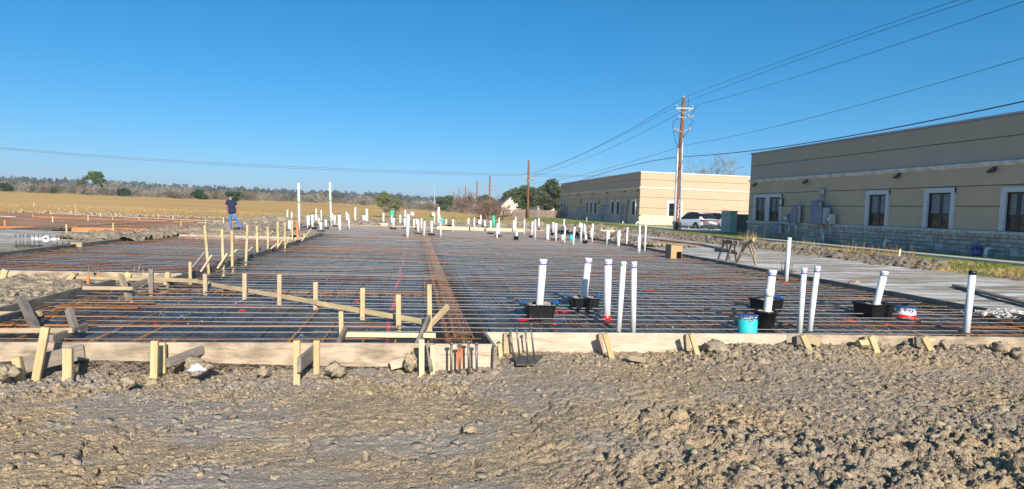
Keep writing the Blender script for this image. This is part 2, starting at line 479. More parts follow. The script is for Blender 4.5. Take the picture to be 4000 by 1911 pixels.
def axis(spans):
    out = []
    for a, b, s in spans: out += list(np.arange(a, b, s))
    return sorted(set(round(float(v), 4) for v in out+[spans[-1][1]]))
gx = axis([(-1500,-300,150),(-300,-60,20),(-60,-16,2),(-16,32,.5),(32,80,3),(80,300,20),(300,1500,150)])
gy = axis([(-60,-4,8),(-4,56,.5),(56,180,4),(180,400,20),(400,1600,100)])
for a in (-9.92,-6.7,-5.2,-4.42,.88,10.2): gx += [a-.03, a+.03]
for a in (6.8,7.4,12.1,13.1,27.2,32.0,46.5): gy += [a-.03, a+.03]
gx = sorted(set(gx)); gy = sorted(set(gy))
def ground_h(x, y):
    z = hz(x, y) + fbm(x*.9, y*.9, 4, 1)*.05*(1-ss(48,58,y))
    pit = inside(MAIN, x, y) | inside(LEFT, x, y)
    z = np.where(pit, -1.1, z)
    z = np.where((x > -7.2) & (x < 11.4) & (y > .8) & (y < 6.72), -.5, z)
    z = np.where((x > .8) & (x < 11.4) & (y > .8) & (y < 7.45), -.5, z)
    return z
ground = tag(grid_obj('ground', gx, gy, ground_h, MAT['ground']), kind='structure')

CRACKS = [[(-2.158, 4.377, -0.04), (-2.203, 4.601, -0.04), (-2.244, 4.641, -0.04), (-2.255, 4.77, -0.04)], [(-2.274, 4.824, -0.04), (-2.196, 4.774, -0.04), (-2.18, 4.921, -0.04)], [(-1.901, 4.843, -0.04), (-1.853, 4.902, -0.04), (-1.89, 4.985, -0.04), (-1.838, 5.041, -0.04)], [(-2.598, 5.128, -0.04), (-2.6, 5.268, -0.04)], [(-2.457, 5.111, -0.04), (-2.417, 5.202, -0.04)], [(-2.04, 4.756, -0.04), (-2.009, 4.638, -0.04), (-1.868, 4.495, -0.04)], [(-2.08, 4.655, -0.04), (-2.039, 4.77, -0.04)], [(-2.659, 5.028, -0.04), (-2.63, 5.121, -0.04)], [(-2.788, 4.676, -0.04), (-2.758, 4.741, -0.04)], [(-1.961, 5.631, -0.04), (-1.884, 5.662, -0.04)], [(-2.822, 5.613, -0.04), (-2.79, 5.686, -0.04)], [(-2.053, 4.942, -0.04), (-2.044, 5.083, -0.04)], [(-1.94, 4.083, -0.04), (-1.933, 4.202, -0.04), (-1.956, 4.287, -0.04)], [(-2.461, 4.281, -0.04), (-2.47, 4.345, -0.04)], [(-2.118, 4.256, -0.04), (-2.097, 4.286, -0.04)], [(-0.362, 4.346, -0.04), (-0.31, 4.391, -0.04), (-0.288, 4.508, -0.04)], [(-0.131, 5.842, -0.04), (-0.023, 5.803, -0.04), (0.098, 5.917, -0.04)], [(0.099, 4.797, -0.04), (0.157, 4.72, -0.04), (0.202, 4.812, -0.04)], [(-0.61, 4.615, -0.04), (-0.573, 4.741, -0.04)], [(0.464, 4.327, -0.04), (0.481, 4.187, -0.04)], [(-1.145, 5.682, -0.04), (-1.071, 5.719, -0.04)], [(-0.861, 4.753, -0.04), (-0.827, 4.807, -0.04)]]
# near churned clay in front of the form boards
def near_h(x, y):
    wx = x + .12*fbm(x*2.1, y*2.1, 3, 3) + .05*fbm(x*9, y*9, 3, 1); wy = y + .12*fbm(x*2.1+9, y*2.1+4, 3, 4) + .05*fbm(x*9+3, y*9, 3, 5)
    z = -.055 + .05*ss(.2, 1.6, x) + .115*ss(2.6, 4.4, x)*ss(6.0, 7.15, y)
    z = z + fbm(x*.7, y*.7, 3, 0)*.04 + fbm(x*4, y*4, 4, 1)*.009
    rough = ss(5.7, 3.9, y+.5*fbm(x*1.1,y*1.1,3,5))*ss(.7, 2.6, x)
    fine = ss(.4, 1.6, x+.4*fbm(x*1.3,y*1.3,3,4))
    row = np.where(x < .95, ss(5.5, 6.2, y+.25*fbm(x*1.5, y*1.5, 3, 2)), ss(6.3, 7.0, y+.3*fbm(x*1.5, y*1.5, 3, 2))*(.35+.65*ss(2.2,3.6,x)))
    a = np.clip(.10+.20*fine+.62*rough+.62*row, 0, 1.0)
    p = vnoise(x*1.3, y*1.3, 3); q = vnoise(x*.8+7, y*.8, 4)
    c = crumbs(wx, wy, .042, 3)*.62*(.4+vnoise(x*3, y*3, 5)) + crumbs(wx*1.1, wy*.9, .085, 5)*.60*(.10+1.1*p) + crumbs(wx, wy, .19, 8)*.35*ss(.4,.8,q) + clods(wx, wy, .16, 8, .3)*.45*ss(.35,.8,q)
    z = z + c*a + a*(.020*fbm(x*13, y*13, 4, 2, .7)+.010*np.abs(fbm(x*31, y*31, 2, 4))) + .0065*fbm(x*38, y*38, 2, 3)+.008*np.abs(fbm(x*17, y*23, 3, 1))
    ca, sa = math.cos(.5), math.sin(.5)
    k = cracks((wx*ca+wy*sa)*.8, (-wx*sa+wy*ca)*1.5, .42, 9)
    patch = ss(.38, .56, vnoise(x*1.3+3, y*1.9, 2))*(1-np.clip(a*1.3, 0, 1))
    z = z - .06*(1-ss(.012, .060, k))*patch*ss(.50, .60, vnoise(x*3.1, y*3.1, 5))
    z = z + .006*fbm(x*2.0, y*22, 3, 5)*(1-a)                # bucket scrape marks
    d = np.full_like(x, 9.)
    for pl_ in CRACKS:                                       # open drying cracks in the smeared clay
        for (x0,y0,_), (x1,y1,_2) in zip(pl_[:-1], pl_[1:]):
            dx, dy = x1-x0, y1-y0; jx = x+.03*fbm(x*9, y*9, 3, 1); jy = y+.03*fbm(x*9+3, y*9, 3, 5); t = np.clip(((jx-x0)*dx+(jy-y0)*dy)/(dx*dx+dy*dy), 0, 1)
            d = np.minimum(d, np.hypot(jx-x0-t*dx, jy-y0-t*dy))
    z = z - .075*(1-ss(.006, .020, d)) + .012*np.exp(-((d-.035)/.02)**2)
    return z
nx_ = np.concatenate([np.arange(-7.4, -4.9, .03), np.arange(-4.9, 9.2, .0135), np.arange(9.2, 11.6, .03)]); ny_ = np.concatenate([np.arange(.6, 2.9, .05), np.arange(2.9, 7.39, .0135)])
def near_mask(x, y): return np.where(x < .90, y < 6.775, y < 7.37)
tag(grid_obj('dirt', nx_, ny_, near_h, MAT['dirt'], near_mask, smooth=False), kind='structure')

def lump_h(z0, amp, seed, cell=.16, slope=None):
    def f(x, y):
        wx = x+.15*fbm(x*1.7, y*1.7, 3, seed); wy = y+.15*fbm(x*1.7+5, y*1.7, 3, seed+1)
        z = z0+fbm(x*.8, y*.8, 4, seed)*.06*amp
        z = z+amp*.04*fbm(x*9, y*9, 4, seed+2, .7)+clods(wx, wy, cell, seed, .75)*.6*amp+clods(wx, wy, cell*2.3, seed+1, .6)*.7*amp*(.3+vnoise(x, y, seed))+clods(wx, wy, cell*.5, seed+2, .8)*.6*amp
        if slope is not None: z = z+slope(x, y)
        return z
    return f
def sheet(name, x0, x1, y0, y1, res, hf, mat, mask=None, kind='structure'):
    return tag(grid_obj(name, np.arange(x0, x1+res*.5, res), np.arange(y0, y1+res*.5, res), hf, mat, mask, smooth=name != 'dirt'), kind=kind)
# clay left of the porch form, up to the front form of the left slab
sheet('dirt', -13.0, -5.26, 6.4, 13.04, .035, lump_h(.05, .75, 4, .13, lambda x, y: .07*ss(11.5, 13, y)-.03), MAT['mid_dirt'])
# strip beside the left slab: pale scraped lime, then soil
sheet('path', -16.5, -10.02, 16.0, 28.5, .10, lambda x, y: .16+fbm(x*1.5, y*1.5, 4, 2)*.02, MAT['lime'])
sheet('dirt', -10.9, -9.98, 12.8, 27.6, .045, lump_h(.17, .35, 2, .12), MAT['mid_dirt'])
sheet('dirt', -12.4, -9.4, 23.2, 28.2, .05, lump_h(.15, 1.0, 3, .2, lambda x, y: .07*np.exp(-((x+11)**2+(y-25.2)**2)/1.2)), MAT['mid_dirt'])
# soil between the left slab and the far wing (where the man stands)
sheet('dirt', -11.5, -4.5, 27.28, 31.94, .05, lump_h(.13, .85, 5, .18, lambda x, y: .06*ss(28, 30, y)), MAT['mid_dirt'], lambda x, y: x < -4.5)
sheet('dirt', -12.5, -6.78, 31.9, 48.0, .09, lump_h(.12, .8, 1, .22), MAT['mid_dirt'])
sheet('dirt', -12.5, 18.0, 46.56, 57.0, .085, lump_h(.12, 1.0, 2, .26, lambda x, y: .12*ss(47, 50, y)+.1*ss(52,56,y)), MAT['mid_dirt'])
# pale lime subgrade right of the slab and the dirt heaped along it
def lime_h(x, y): return .165+.05*ss(10.4, 16, x)+fbm(x*1.2, y*1.2, 4, 3)*.018+.006*fbm(x*1.0, y*7, 3, 1)
sheet('path', 10.28, 16.9, 1.0, 46.5, .09, lime_h, MAT['lime'])
sheet('dirt', 10.5, 15.6, 27.0, 46.4, .07, lump_h(.12, 1.0, 6, .2, lambda x, y: .22*np.exp(-((x-11.6)/.9)**2)*ss(26.5, 31, y)+.14*ss(34, 40, y)-.05), MAT['berm'],
      lambda x, y: (x < 13.3-.35*np.sin(y*1.1)) & (y > 27.6+.5*np.sin(x*3)) )
def berm_slope(x, y): return .10*ss(15.7, 16.6, x)*(.5+vnoise(x*.6, y*.6, 2))*ss(18.6, 17.0, x)+.36*ss(16.2, 18.6, x)-.12
sheet('dirt', 15.7, 19.0, 18.0, 47.0, .055, lump_h(.17, .95, 3, .17, berm_slope), MAT['berm'], lambda x, y: (x > 16.0+.35*np.sin(y*.9)+.2*np.sin(y*2.3)) & (x < 17.9+.5*np.sin(y*.7+1)+.012*(y-20)))
sheet('dirt', 15.7, 17.6, 8.0, 18.0, .055, lump_h(.17, .7, 1, .14, berm_slope), MAT['berm'], lambda x, y: (x > 16.0+.25*np.sin(y*.9)) & (x < 16.9+.3*np.sin(y*1.7)))
# walk and parking court by the buildings
def slab_box(name, x0, x1, y0, y1, z0, z1, mat):
    return tag(MB().box(x0, x1, y0, y1, z0, z1).build(name, mat), kind='structure')
for i in range(18):
    slab_box('pavement', 19.05+.01*math.sin(i), 19.95, 6+i*1.5, 7.49+i*1.5, .2, .565, MAT['concrete'])
slab_box('parking_lot', 22.8, 60, 46.0, 64.5, .1, .53, MAT['asphalt'])
slab_box('pavement', 21.4, 22.79, 45.0, 64.0, .1, .545, MAT['concrete'])

# ------------------------------------------------------------------ plastic vapour sheet with its beam trenches
BEAMS_X = [(.62, 7.4, 46.5)]
BEAMS_Y = [(11.45, -5.2, .6), (19.2, -4.4, 10.2), (32.0, -6.7, 10.2)]
def poly_h(poly, beams=True):
    def f(x, y):
        d = edge_dist(poly, x, y)
        tr = ss(.62, .34, d)
        if beams:
            for bx, a, b in BEAMS_X: tr = np.maximum(tr, ss(.40, .20, np.abs(x-bx)+.03*fbm(x*3, y*1.5, 2, 1))*((y > a) & (y < b)))
            for by, a, b in BEAMS_Y: tr = np.maximum(tr, ss(.36, .17, np.abs(y-by))*((x > a) & (x < b))*(1.0 if by < 12 else .6))
        z = .095-.46*tr
        wr = fbm(x*1.1, y*1.1, 4, 0)*.022+np.abs(fbm(x*3.3, y*2.2, 4, 2))*.034+np.abs(fbm(x*9, y*6, 3, 1))*.022
        z = z+wr*(1-.3*tr)-.012
        z = np.where(d < .05, np.maximum(z, .03+.07*fbm(x*5, y*5, 3, 1)), z)
        z = np.where((d >= .05) & (d < .16), z+(.16-d)/.11*.10*(.6+.8*vnoise(x*4, y*4, 1)), z)
        return np.minimum(z, np.where(d < .16, .2, .128))
    return f
px_ = axis([(-6.75,10.25,.055)]); py_ = axis([(6.75,14,.05),(14,26,.09),(26,46.6,.17)])
pol = grid_obj('plastic_sheet', px_, py_, poly_h(MAIN), MAT['poly'], lambda x, y: inside(MAIN, x, y))
tag(pol, 'wrinkled black plastic vapour sheet laid under the rebar of the big slab', 'plastic sheet')
pol2 = grid_obj('plastic_sheet', axis([(-9.95,-4.4,.06)]), axis([(13.05,27.25,.07)]), poly_h(LEFT, False), MAT['poly'], lambda x, y: inside(LEFT, x, y))
tag(pol2, 'black plastic vapour sheet under the rebar of the smaller left slab', 'plastic sheet')

# ------------------------------------------------------------------ reinforcing mats
_bars = {}
def bar_mesh(L, r, mat, n=6):
    key = (round(L, 1), r, mat.name, n)
    if key not in _bars:
        L = key[0]; seg = max(2, int(L/1.2)); ph = rng.random()*6
        mb = MB(); pts = [(L*i/seg, .006*math.sin(ph+i*1.7), .005*math.sin(ph*2+i*1.3)) for i in range(seg+1)]
        mb.tube(pts, r, n); _bars[key] = mesh_from('rebar', mb.v, mb.f, mat, True)
    return _bars[key]
def bar(name, p0, p1, r, mat, parent, n=6):
    m, L = axes(p0, p1)
    return link(bpy.data.objects.new(name, bar_mesh(L, r, mat, n)), parent, m)
def sticks(a, b, maxL, off):
    out = []; x = a; L = maxL*off
    while x < b-.05:
        e = min(x+L, b)
        if b-e < 1.2: e = b
        out.append((x, e)); 
        if e >= b: break
        x = e-.55; L = maxL
    return out
def spans_x(y):
    if y < 7.4: return (-5.08, .80)
    if y < 12.0: return (-5.08, 10.08)
    if y < 32.1: return (-4.28, 10.08)
    return (-6.6, 10.08)
mat_main = empty('rebar_mat', (2.9, 7.0, .1))
tag(mat_main, 'wide grid of grey and rusty reinforcing bars over the big black plastic slab', 'rebar mat')
y = 6.98; k = 0
while y < 46.3:
    a, b = spans_x(y)
    if b < 1:
        segs = [(a, b)]
    else: segs = sticks(a+rng.uniform(-.06, .25), b-abs(rng.gauss(0, .18)), 9.2, rng.uniform(.45, .95))
    for j, (s, e) in enumerate(segs):
        dy = (.017 if j % 2 else 0)
        mt = MAT['rebar_rust'] if rng.random() < .10 else MAT['rebar']
        bar('cross_bar', (s, y+dy+rng.uniform(-.035,.035), .168+rng.uniform(-.004,.004)), (e, y+dy+rng.uniform(-.02,.02), .168+rng.uniform(-.004,.004)), .0063, mt, mat_main)
    if rng.random() < .10:
        bar('cross_bar', (a+.3, y+.06, .172), (min(b, a+rng.uniform(3, 6)), y+.075, .172), .0075, MAT['rebar_rust'], mat_main)
    y += .325+rng.uniform(-.06, .06)
x = -5.0
while x < 10.0:
    lo = 6.9 if x < .8 else 7.5
    hi = 12.0 if x < -4.3 else 46.3
    for j, (s, e) in enumerate(sticks(lo+rng.uniform(0, .1), hi, 11.5, rng.uniform(.35, .95))):
        dx = .017*(j % 2)
        bar('long_bar', (x+dx+rng.uniform(-.02,.02), s, .151), (x+dx+rng.uniform(-.02,.02), e, .149), .0115, MAT['rebar_rust'] if rng.random() < .12 else MAT['rebar_dark'], mat_main)
    x += .40+rng.uniform(-.03, .03)
mat_left = empty('rebar_mat', (-7.2, 13.3, .1))
tag(mat_left, 'grid of thin reinforcing bars in the smaller slab left of the divider form', 'rebar mat')
y = 13.3
while y < 27.1:
    for s, e in sticks(-9.8+rng.uniform(-.05,.3), -4.55, 9, 1):
        bar('cross_bar', (s, y, .168), (e, y+rng.uniform(-.03,.03), .168), .0063, MAT['rebar_rust'] if rng.random() < .3 else MAT['rebar'], mat_left)
    y += .32+rng.uniform(-.03,.03)
x = -9.7
while x < -4.5:
    for s, e in sticks(13.2, 27.1, 9, rng.uniform(.4,.9)): bar('long_bar', (x, s, .151), (x+rng.uniform(-.03,.03), e, .149), .0105, MAT['rebar_dark'], mat_left)
    x += .40+rng.uniform(-.03,.03)

# cages standing in the beam trenches
def stirrup_mesh(w, h, r):
    mb = MB(); c = .03
    pts = [(-w/2+c,0,h/2),(w/2-c,0,h/2),(w/2,0,h/2-c),(w/2,0,-h/2+c),(w/2-c,0,-h/2),(-w/2+c,0,-h/2),(-w/2,0,-h/2+c),(-w/2,0,h/2-c),(-w/2+c,0,h/2),(-w/2+.09,0,h/2-.07)]
    mb.tube(pts, r, 5); return mesh_from('stirrup', mb.v, mb.f, MAT['rebar_cage'], True)
STIR = stirrup_mesh(.24, .44, .006)
def cage(p0, p1, label, step=.42, rot=0.0):
    root = empty('rebar_cage', p0); tag(root, label, 'rebar cage')
    d = Vector(p1)-Vector(p0); L = d.length; d.normalize(); s = Vector((-d.y, d.x, 0))
    for ox, oz in ((-.11,.205),(0,.21),(.11,.205),(-.11,-.205),(0,-.205),(.11,-.205)):
        for a, b in sticks(0, L, 9.5, rng.uniform(.5, 1)):
            q0 = Vector(p0)+d*a+s*(ox+rng.uniform(-.02,.02))+Vector((0,0,oz)); q1 = Vector(p0)+d*b+s*(ox+rng.uniform(-.02,.02))+Vector((0,0,oz))
            bar('long_bar', q0, q1, .0095, MAT['rebar_cage'], root)
    n = int(L/step)
    for i in range(n):
        q = Vector(p0)+d*(step*(i+.5)+rng.uniform(-.05,.05))
        ang = math.atan2(d.y, d.x)-math.pi/2+rng.uniform(-.12,.12)
        link(bpy.data.objects.new('stirrup', STIR), root, Matrix.Translation(q) @ Matrix.Rotation(ang, 4, 'Z') @ Matrix.Rotation(rng.uniform(-.08,.08), 4, 'X'))
    return root
cage((.62, 7.5, -.06), (.62, 40.0, -.06), 'long rusty rebar cage in the trench running away through the middle of the big slab', .33)
cage((9.82, 7.7, -.08), (9.82, 40.0, -.08), 'rusty rebar cage along the right-hand form of the big slab', .5)
cage((-4.86, 7.0, -.08), (-4.86, 11.9, -.08), 'short rusty rebar cage beside the dark left form of the front corner', .40)
cage((-4.6, 11.45, -.08), (.3, 11.45, -.08), 'rusty rebar cage crossing behind the sloping screed board', .4)
cage((-9.55, 13.4, -.08), (-9.55, 26.9, -.08), 'rusty rebar cage along the far left form of the smaller slab', .5)
# bent dowels that lap into the front corner
for i, (xx, yy) in enumerate([(-4.75,9.15),(-4.7,9.62),(-4.35,10.1),(-4.55,10.6),(-4.6,8.5),(-4.7,7.9),(9.1,8.1),(9.0,9.6),(9.15,11.2)]):
    sgn = 1 if xx < 0 else -1
    mb = MB(); mb.tube([(xx,yy,-.16),(xx,yy,.12),(xx+.02*sgn,yy,.165),(xx+.07*sgn,yy,.186),(xx+1.05*sgn,yy+.02,.188)], .0085, 6)
    tag(mb.build('bent_dowel', MAT['rebar_rust'], smooth=True), (f'bent rusty hook bar from the left trench of the front corner, {i+1} of six in the list of bends' if False else ['third','fourth','fifth','sixth','second','first','first','second','third'][i]+(' bent rusty hook bar from the front, out of the left corner trench' if sgn > 0 else ' bent rusty hook bar from the front, out of the right-hand trench')), 'rebar', 'hook bars left' if sgn > 0 else 'hook bars right')

# red seam tape on the sheet and small plastic bar chairs
mb = MB(); pts = np.linspace(7.15, 24, 180)
xs_ = -.30+.02*np.sin(pts*1.9); zz = poly_h(MAIN)(xs_, pts)
vv = []; ff = []
for i in range(len(pts)):
    vv += [(xs_[i]-.028, pts[i], zz[i]+.016), (xs_[i]+.028, pts[i], zz[i]+.016)]
    if i and (i//9) % 3 != 2: ff.append((2*i-2, 2*i-1, 2*i+1, 2*i))
mb.add(vv, ff); tag(mb.build('seam_tape', MAT['red_tape']), 'broken strip of red seam tape on the plastic left of the middle trench', 'tape')
def chair_mesh():
    mb = MB()
    for a in range(4):
        t = a*math.pi/2+.785; mb.tube([(.05*math.cos(t), .05*math.sin(t), 0), (.015*math.cos(t), .015*math.sin(t), .055)], .007, 4)
    mb.lathe([(.02,.045),(.024,.055),(.018,.07),(0.004,.07)], n=8); mb.lathe([(.06,0),(.06,.006),(.05,.006)], n=10)
    return mesh_from('bar_chair', mb.v, mb.f, MAT['blue_tape'] if False else plain('grey_plastic_chair', (.10,.16,.26), .4, objvar=.6))
CH = chair_mesh()
for i in range(70):
    xx = rng.uniform(-4.0, 9.0); yy = 7.6+abs(rng.gauss(0, 5.5))
    if yy > 24 or abs(xx-.62) < .5 or abs(yy-11.45) < .45: continue
    o = link(bpy.data.objects.new('bar_chair', CH), None, Matrix.Translation((xx, yy, .085)) @ Matrix.Rotation(rng.random()*3, 4, 'Z'))
    tag(o, 'small plastic chair propping the bars of the big slab off the plastic', 'bar chair', 'plastic chairs under the bars')
TAPE = ['red tape scrap in front of the leftmost near tub','red tape scrap in front of the second near tub','small red tape scrap right of the leftmost near tub','red tape scrap right of the round black bucket','red tape scrap right of the paired leaning pipes','wide red tape scrap between the large right tub and the form','red tape scrap right of the foil-topped sleeve','tiny red tape scrap behind the screed stakes','tiny red tape scrap near the left edge braces','tiny red tape scrap just beyond the sloping screed','faint red tape scrap behind the slim pipes','faint red tape scrap in the middle of the big slab']
for i, (xx, yy, a, w) in enumerate([(1.62,8.9,.2,.20),(2.35,9.55,.5,.26),(2.0,8.55,1.1,.12),(5.5,8.6,.3,.22),(5.95,9.5,.9,.16),(6.9,9.0,.1,.25),(7.35,8.7,.4,.14),(-2.4,9.4,.3,.09),(-3.2,8.4,.9,.08),(-.9,10.4,.2,.07),(3.2,10.9,.2,.14),(4.9,12.4,.6,.16)]):
    c, s = math.cos(a), math.sin(a); z = .108; mb = MB(); q = []
    n = 7
    for k in range(n):
        t = 2*math.pi*k/n; rr = w*(.5+.35*rng.random()); q.append((xx+rr*math.cos(t), yy+rr*.6*math.sin(t), z+.03*rng.random()))
    q.append((xx, yy, z+.035)); mb.add(q, [(k, (k+1) % n, n) for k in range(n)])
    tag(mb.build('tape_scrap', MAT['red_tape']), TAPE[i], 'tape', 'red tape scraps on the plastic')

# ------------------------------------------------------------------ form boards
ORD = ['first','second','third','fourth','fifth','sixth','seventh','eighth','ninth','tenth','eleventh','twelfth','thirteenth','fourteenth','fifteenth','sixteenth','seventeenth','eighteenth','nineteenth','twentieth']
def form(p0, p1, label, mat='form', h=.286, top=FORM_TOP, w=.038, warp=.004):
    z = top-h/2
    o = beam('form_board', (p0[0], p0[1], z), (p1[0], p1[1], z), w, h, MAT[mat], warp=warp)
    return tag(o, label, 'form board', 'form boards')
form((-5.3,6.80), (.245,6.765), 'long stained tan form board across the front left, behind yellow stakes', 'form', .33)
form((.255,6.745), (.90,6.735), 'short pale form board behind the bolts with the orange paint mark', 'form_fresh', .33)
form((.90,6.60), (.865,7.44), 'short weathered form board turning the front corner beside the steel plate', 'grey_wood', .30)
form((.885,7.40), (4.75,7.33), 'clean wide-grained form board across the front behind the bolted steel plate', 'form_fresh', .25)
form((4.76,7.335), (9.0,7.16), 'tan form board at front right with clay heaped against it', 'form', .26)
form((9.01,7.16), (11.3,7.0), 'last front form board at the right edge, half buried in clay', 'form', .26)
for i, (a, b) in enumerate([(7.2,12.1),(12.1,17.0),(17.0,22.0),(22.0,27.0),(27.0,33.0),(33.0,39.5),(39.5,46.5)]):
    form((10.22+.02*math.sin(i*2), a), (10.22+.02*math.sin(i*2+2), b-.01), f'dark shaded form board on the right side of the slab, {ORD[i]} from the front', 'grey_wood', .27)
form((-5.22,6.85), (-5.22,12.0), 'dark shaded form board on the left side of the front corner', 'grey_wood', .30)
for i, (a, b) in enumerate([(12.2,17.2),(17.2,22.2),(22.2,27.2),(27.2,32.0)]):
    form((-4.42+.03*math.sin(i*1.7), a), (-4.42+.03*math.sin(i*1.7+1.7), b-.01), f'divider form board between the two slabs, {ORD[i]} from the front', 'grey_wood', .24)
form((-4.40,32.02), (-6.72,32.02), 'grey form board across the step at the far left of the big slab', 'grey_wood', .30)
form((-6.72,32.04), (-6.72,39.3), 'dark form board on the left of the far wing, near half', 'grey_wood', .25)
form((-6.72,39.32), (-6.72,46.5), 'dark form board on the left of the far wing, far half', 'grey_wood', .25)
for i, (a, b) in enumerate([(-12.5,-8.6),(-8.58,-4.48)]):
    form((a,13.06), (b,13.10), ['tan form board on the front of the smaller left slab, at the left edge', 'tan form board on the front of the smaller left slab, next to the divider'][i], 'form', .27)
for i, (a, b) in enumerate([(13.1,17.8),(17.8,20.4),(20.55,27.2)]):
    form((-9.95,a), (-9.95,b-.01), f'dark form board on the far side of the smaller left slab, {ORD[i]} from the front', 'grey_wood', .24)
form((-10.0,27.22), (-7.3,27.24), 'tan form board at the back of the smaller slab, left piece', 'form', .26)
form((-7.28,27.24), (-4.5,27.22), 'pale form board at the back of the smaller slab, right piece', 'form_fresh', .26)
for i, (a, b) in enumerate([(-6.7,-1.5),(-1.48,4.2),(4.22,10.25)]):
    form((a,46.52), (b,46.52), f'low form board closing the far end of the big slab, {ORD[i]} from the left', 'form', .22)
t0 = beam('board', (1.55,43.3,.27), (4.4,43.3,.27), .038, .24, MAT['treated']); tag(t0, 'pale yellow treated plank on edge at the far end, left length', 'plank', 'treated planks far end')
t0 = beam('board', (4.41,43.31,.26), (7.6,43.32,.26), .038, .24, MAT['treated']); tag(t0, 'pale yellow treated plank on edge at the far end, right length', 'plank', 'treated planks far end')
t0 = beam('board', (-2.535, 47.0, 0.229), (-1.891, 47.0, 0.249), .05, .25, MAT['treated']); tag(t0, 'short pale plank end beyond the far pipes, behind the black tubs', 'plank')
blk = beam('wood_block', (-9.93,20.42,.16), (-9.93,20.54,.16), .30, .22, MAT['tan_wood'], up=(0,0,1)); tag(blk, 'tan wooden block bridging the gap in the far left form', 'wood block')

# ------------------------------------------------------------------ stakes, kickers, screed boards
def stake(s, label, mat='pine', w=.04, d=.04, sink=.15, group=None, name='stake'):
    x, y, z, xt, zt = s
    up = (0, 1, 0)
    dx = (xt-x)/max(.05, zt-z)
    o = beam(name, (x-dx*sink, y, z-sink), (xt, y, zt), w, d, MAT[mat], up=up, bev=.003)
    return tag(o, label, 'stake', group)
G1 = 'stakes driven in front of the front left form'
stake((-3.467, 6.45, 0.063, -3.401, 0.449), 'tall yellow stake leaning right in front of the left form, tallest there', 'pine', .07, .04, group=G1)
stake((-3.61, 6.4, 0.094, -3.622, 0.178), 'short yellow stake stub at the far left edge, sunk in clods', 'pine', .07, .05, group=G1)
stake((-3.162, 6.35, 0.061, -3.161, 0.274), 'upright yellow stake against the dark kicker plank, near the left edge', 'pine', .08, .045, group=G1)
stake((-2.45, 6.45, 0.061, -2.446, 0.322), 'upright tan stake left of the clod with the white patch', 'pine', .065, .04, group=G1)
stake((-2.456, 6.66, 0.101, -2.459, 0.261), 'yellow stake hidden behind another, left of the white-patched clod', 'pine', .065, .04, group=G1)
stake((-1.078, 6.2, 0.079, -1.083, 0.383), 'yellow stake at the near end of the short dark kicker, left of its pair', 'pine', .06, .04, group=G1)
stake((-0.953, 6.6, -0.0, -0.958, 0.298), 'yellow stake at the form end of the short dark kicker, right of its pair', 'pine', .06, .04, group=G1)
stake((0.114, 6.4, 0.039, 0.105, 0.354), 'pale yellow stake left of the grey prop, by the orange-marked bolts', 'treated', .055, .04, group=G1)
stake((0.229, 6.5, 0.012, 0.222, 0.274), 'pale yellow stake right of the grey prop, by the orange-marked bolts', 'treated', .05, .04, group=G1)
def plank(p0, p1, label, mat='grey_wood', w=.038, h=.09, name='plank', up=(0,0,1), group=None, cat='plank'):
    return tag(beam(name, p0, p1, w, h, MAT[mat], up=up), label, cat, group)
plank((-3.624, 6.42, 0.084), (-3.22, 6.75, 0.148), 'dark kicker plank on edge behind the leftmost stakes', 'grey_wood', .038, .15)
plank((-2.297, 6.36, 0.128), (-2.106, 6.74, 0.171), 'narrow dark kicker plank left of the clod with the white patch', 'grey_wood', .04, .085)
plank((-1.043, 6.1, 0.17), (-0.997, 6.72, 0.159), 'short dark kicker plank between two yellow stakes', 'grey_wood', .038, .14)
plank((0.21, 6.42, 0.046), (0.18, 6.7, 0.218), 'grey upright prop between the two pale stakes by the bolts', 'grey_wood', .04, .09, up=(0,1,0))
plank((-0.208, 6.6, 0.037), (-0.011, 6.62, 0.083), 'scrap of pale board leaning at the form, half under a clod', 'form_fresh', .03, .10)
plank((2.493, 6.822, 0.06), (2.627, 6.712, 0.06), 'small offcut of lumber lying on the clay, right of centre', 'tan_wood', .06, .06)
GB = 'stakes along the sloping screed board'
for i, (bx, by, tx, ty, m) in enumerate([(591,1155,591,1052,'grey_wood'),(803,1149,801,1070,'tan_wood'),(956,1169,956,1068,'tan_wood'),(1092,1190,1092,1072,'tan_wood'),(1233,1210,1233,1102,'tan_wood'),(1416,1250,1417,1125,'pine'),(1557,1287,1556,1151,'pine')]):
    pass
SCR = [(-4.212, 10.958, 0.1, -4.213, 0.533), (-3.457, 11.213, 0.1, -3.467, 0.444), (-2.694, 10.687, 0.1, -2.699, 0.523), (-2.046, 10.168, 0.1, -2.052, 0.574), (-1.433, 9.714, 0.1, -1.44, 0.519), (-0.678, 8.883, 0.1, -0.684, 0.549), (-0.165, 8.215, 0.1, -0.18, 0.556)]
for i, s in enumerate(SCR):
    stake(s, f'screed stake in the rebar of the front corner, {ORD[i]} from the left', ('grey_wood','tan_wood','tan_wood','tan_wood','tan_wood','pine','pine')[i], .065, .04, .05, GB)
stake((0.233, 7.75, 0.007, 0.203, 0.757), 'tallest stake at the near end of the sloping screed board', 'pine', .055, .04, .05, GB)
P = [(0.209, 8.089, 0.21), (-1.393, 9.608, 0.21), (-3.015, 11.123, 0.21), (-3.84, 11.987, 0.21), (-4.646, 12.187, 0.21)]
for i in range(4):
    a, b = Vector(P[i]), Vector(P[i+1])
    plank(a+Vector((0,.03,.01*(i%2))), b+Vector((0,.03,.01*(i%2))), f'sloping tan screed board through the front corner, {ORD[i]} length from its near end', ('pine','tan_wood','tan_wood','tan_wood')[i], .035, .07, 'screed_board')
plank((0.457, 8.1, 0.424), (0.149, 7.7, 0.174), 'yellow diagonal brace leaning right at the near end of the screed', 'pine', .04, .075)
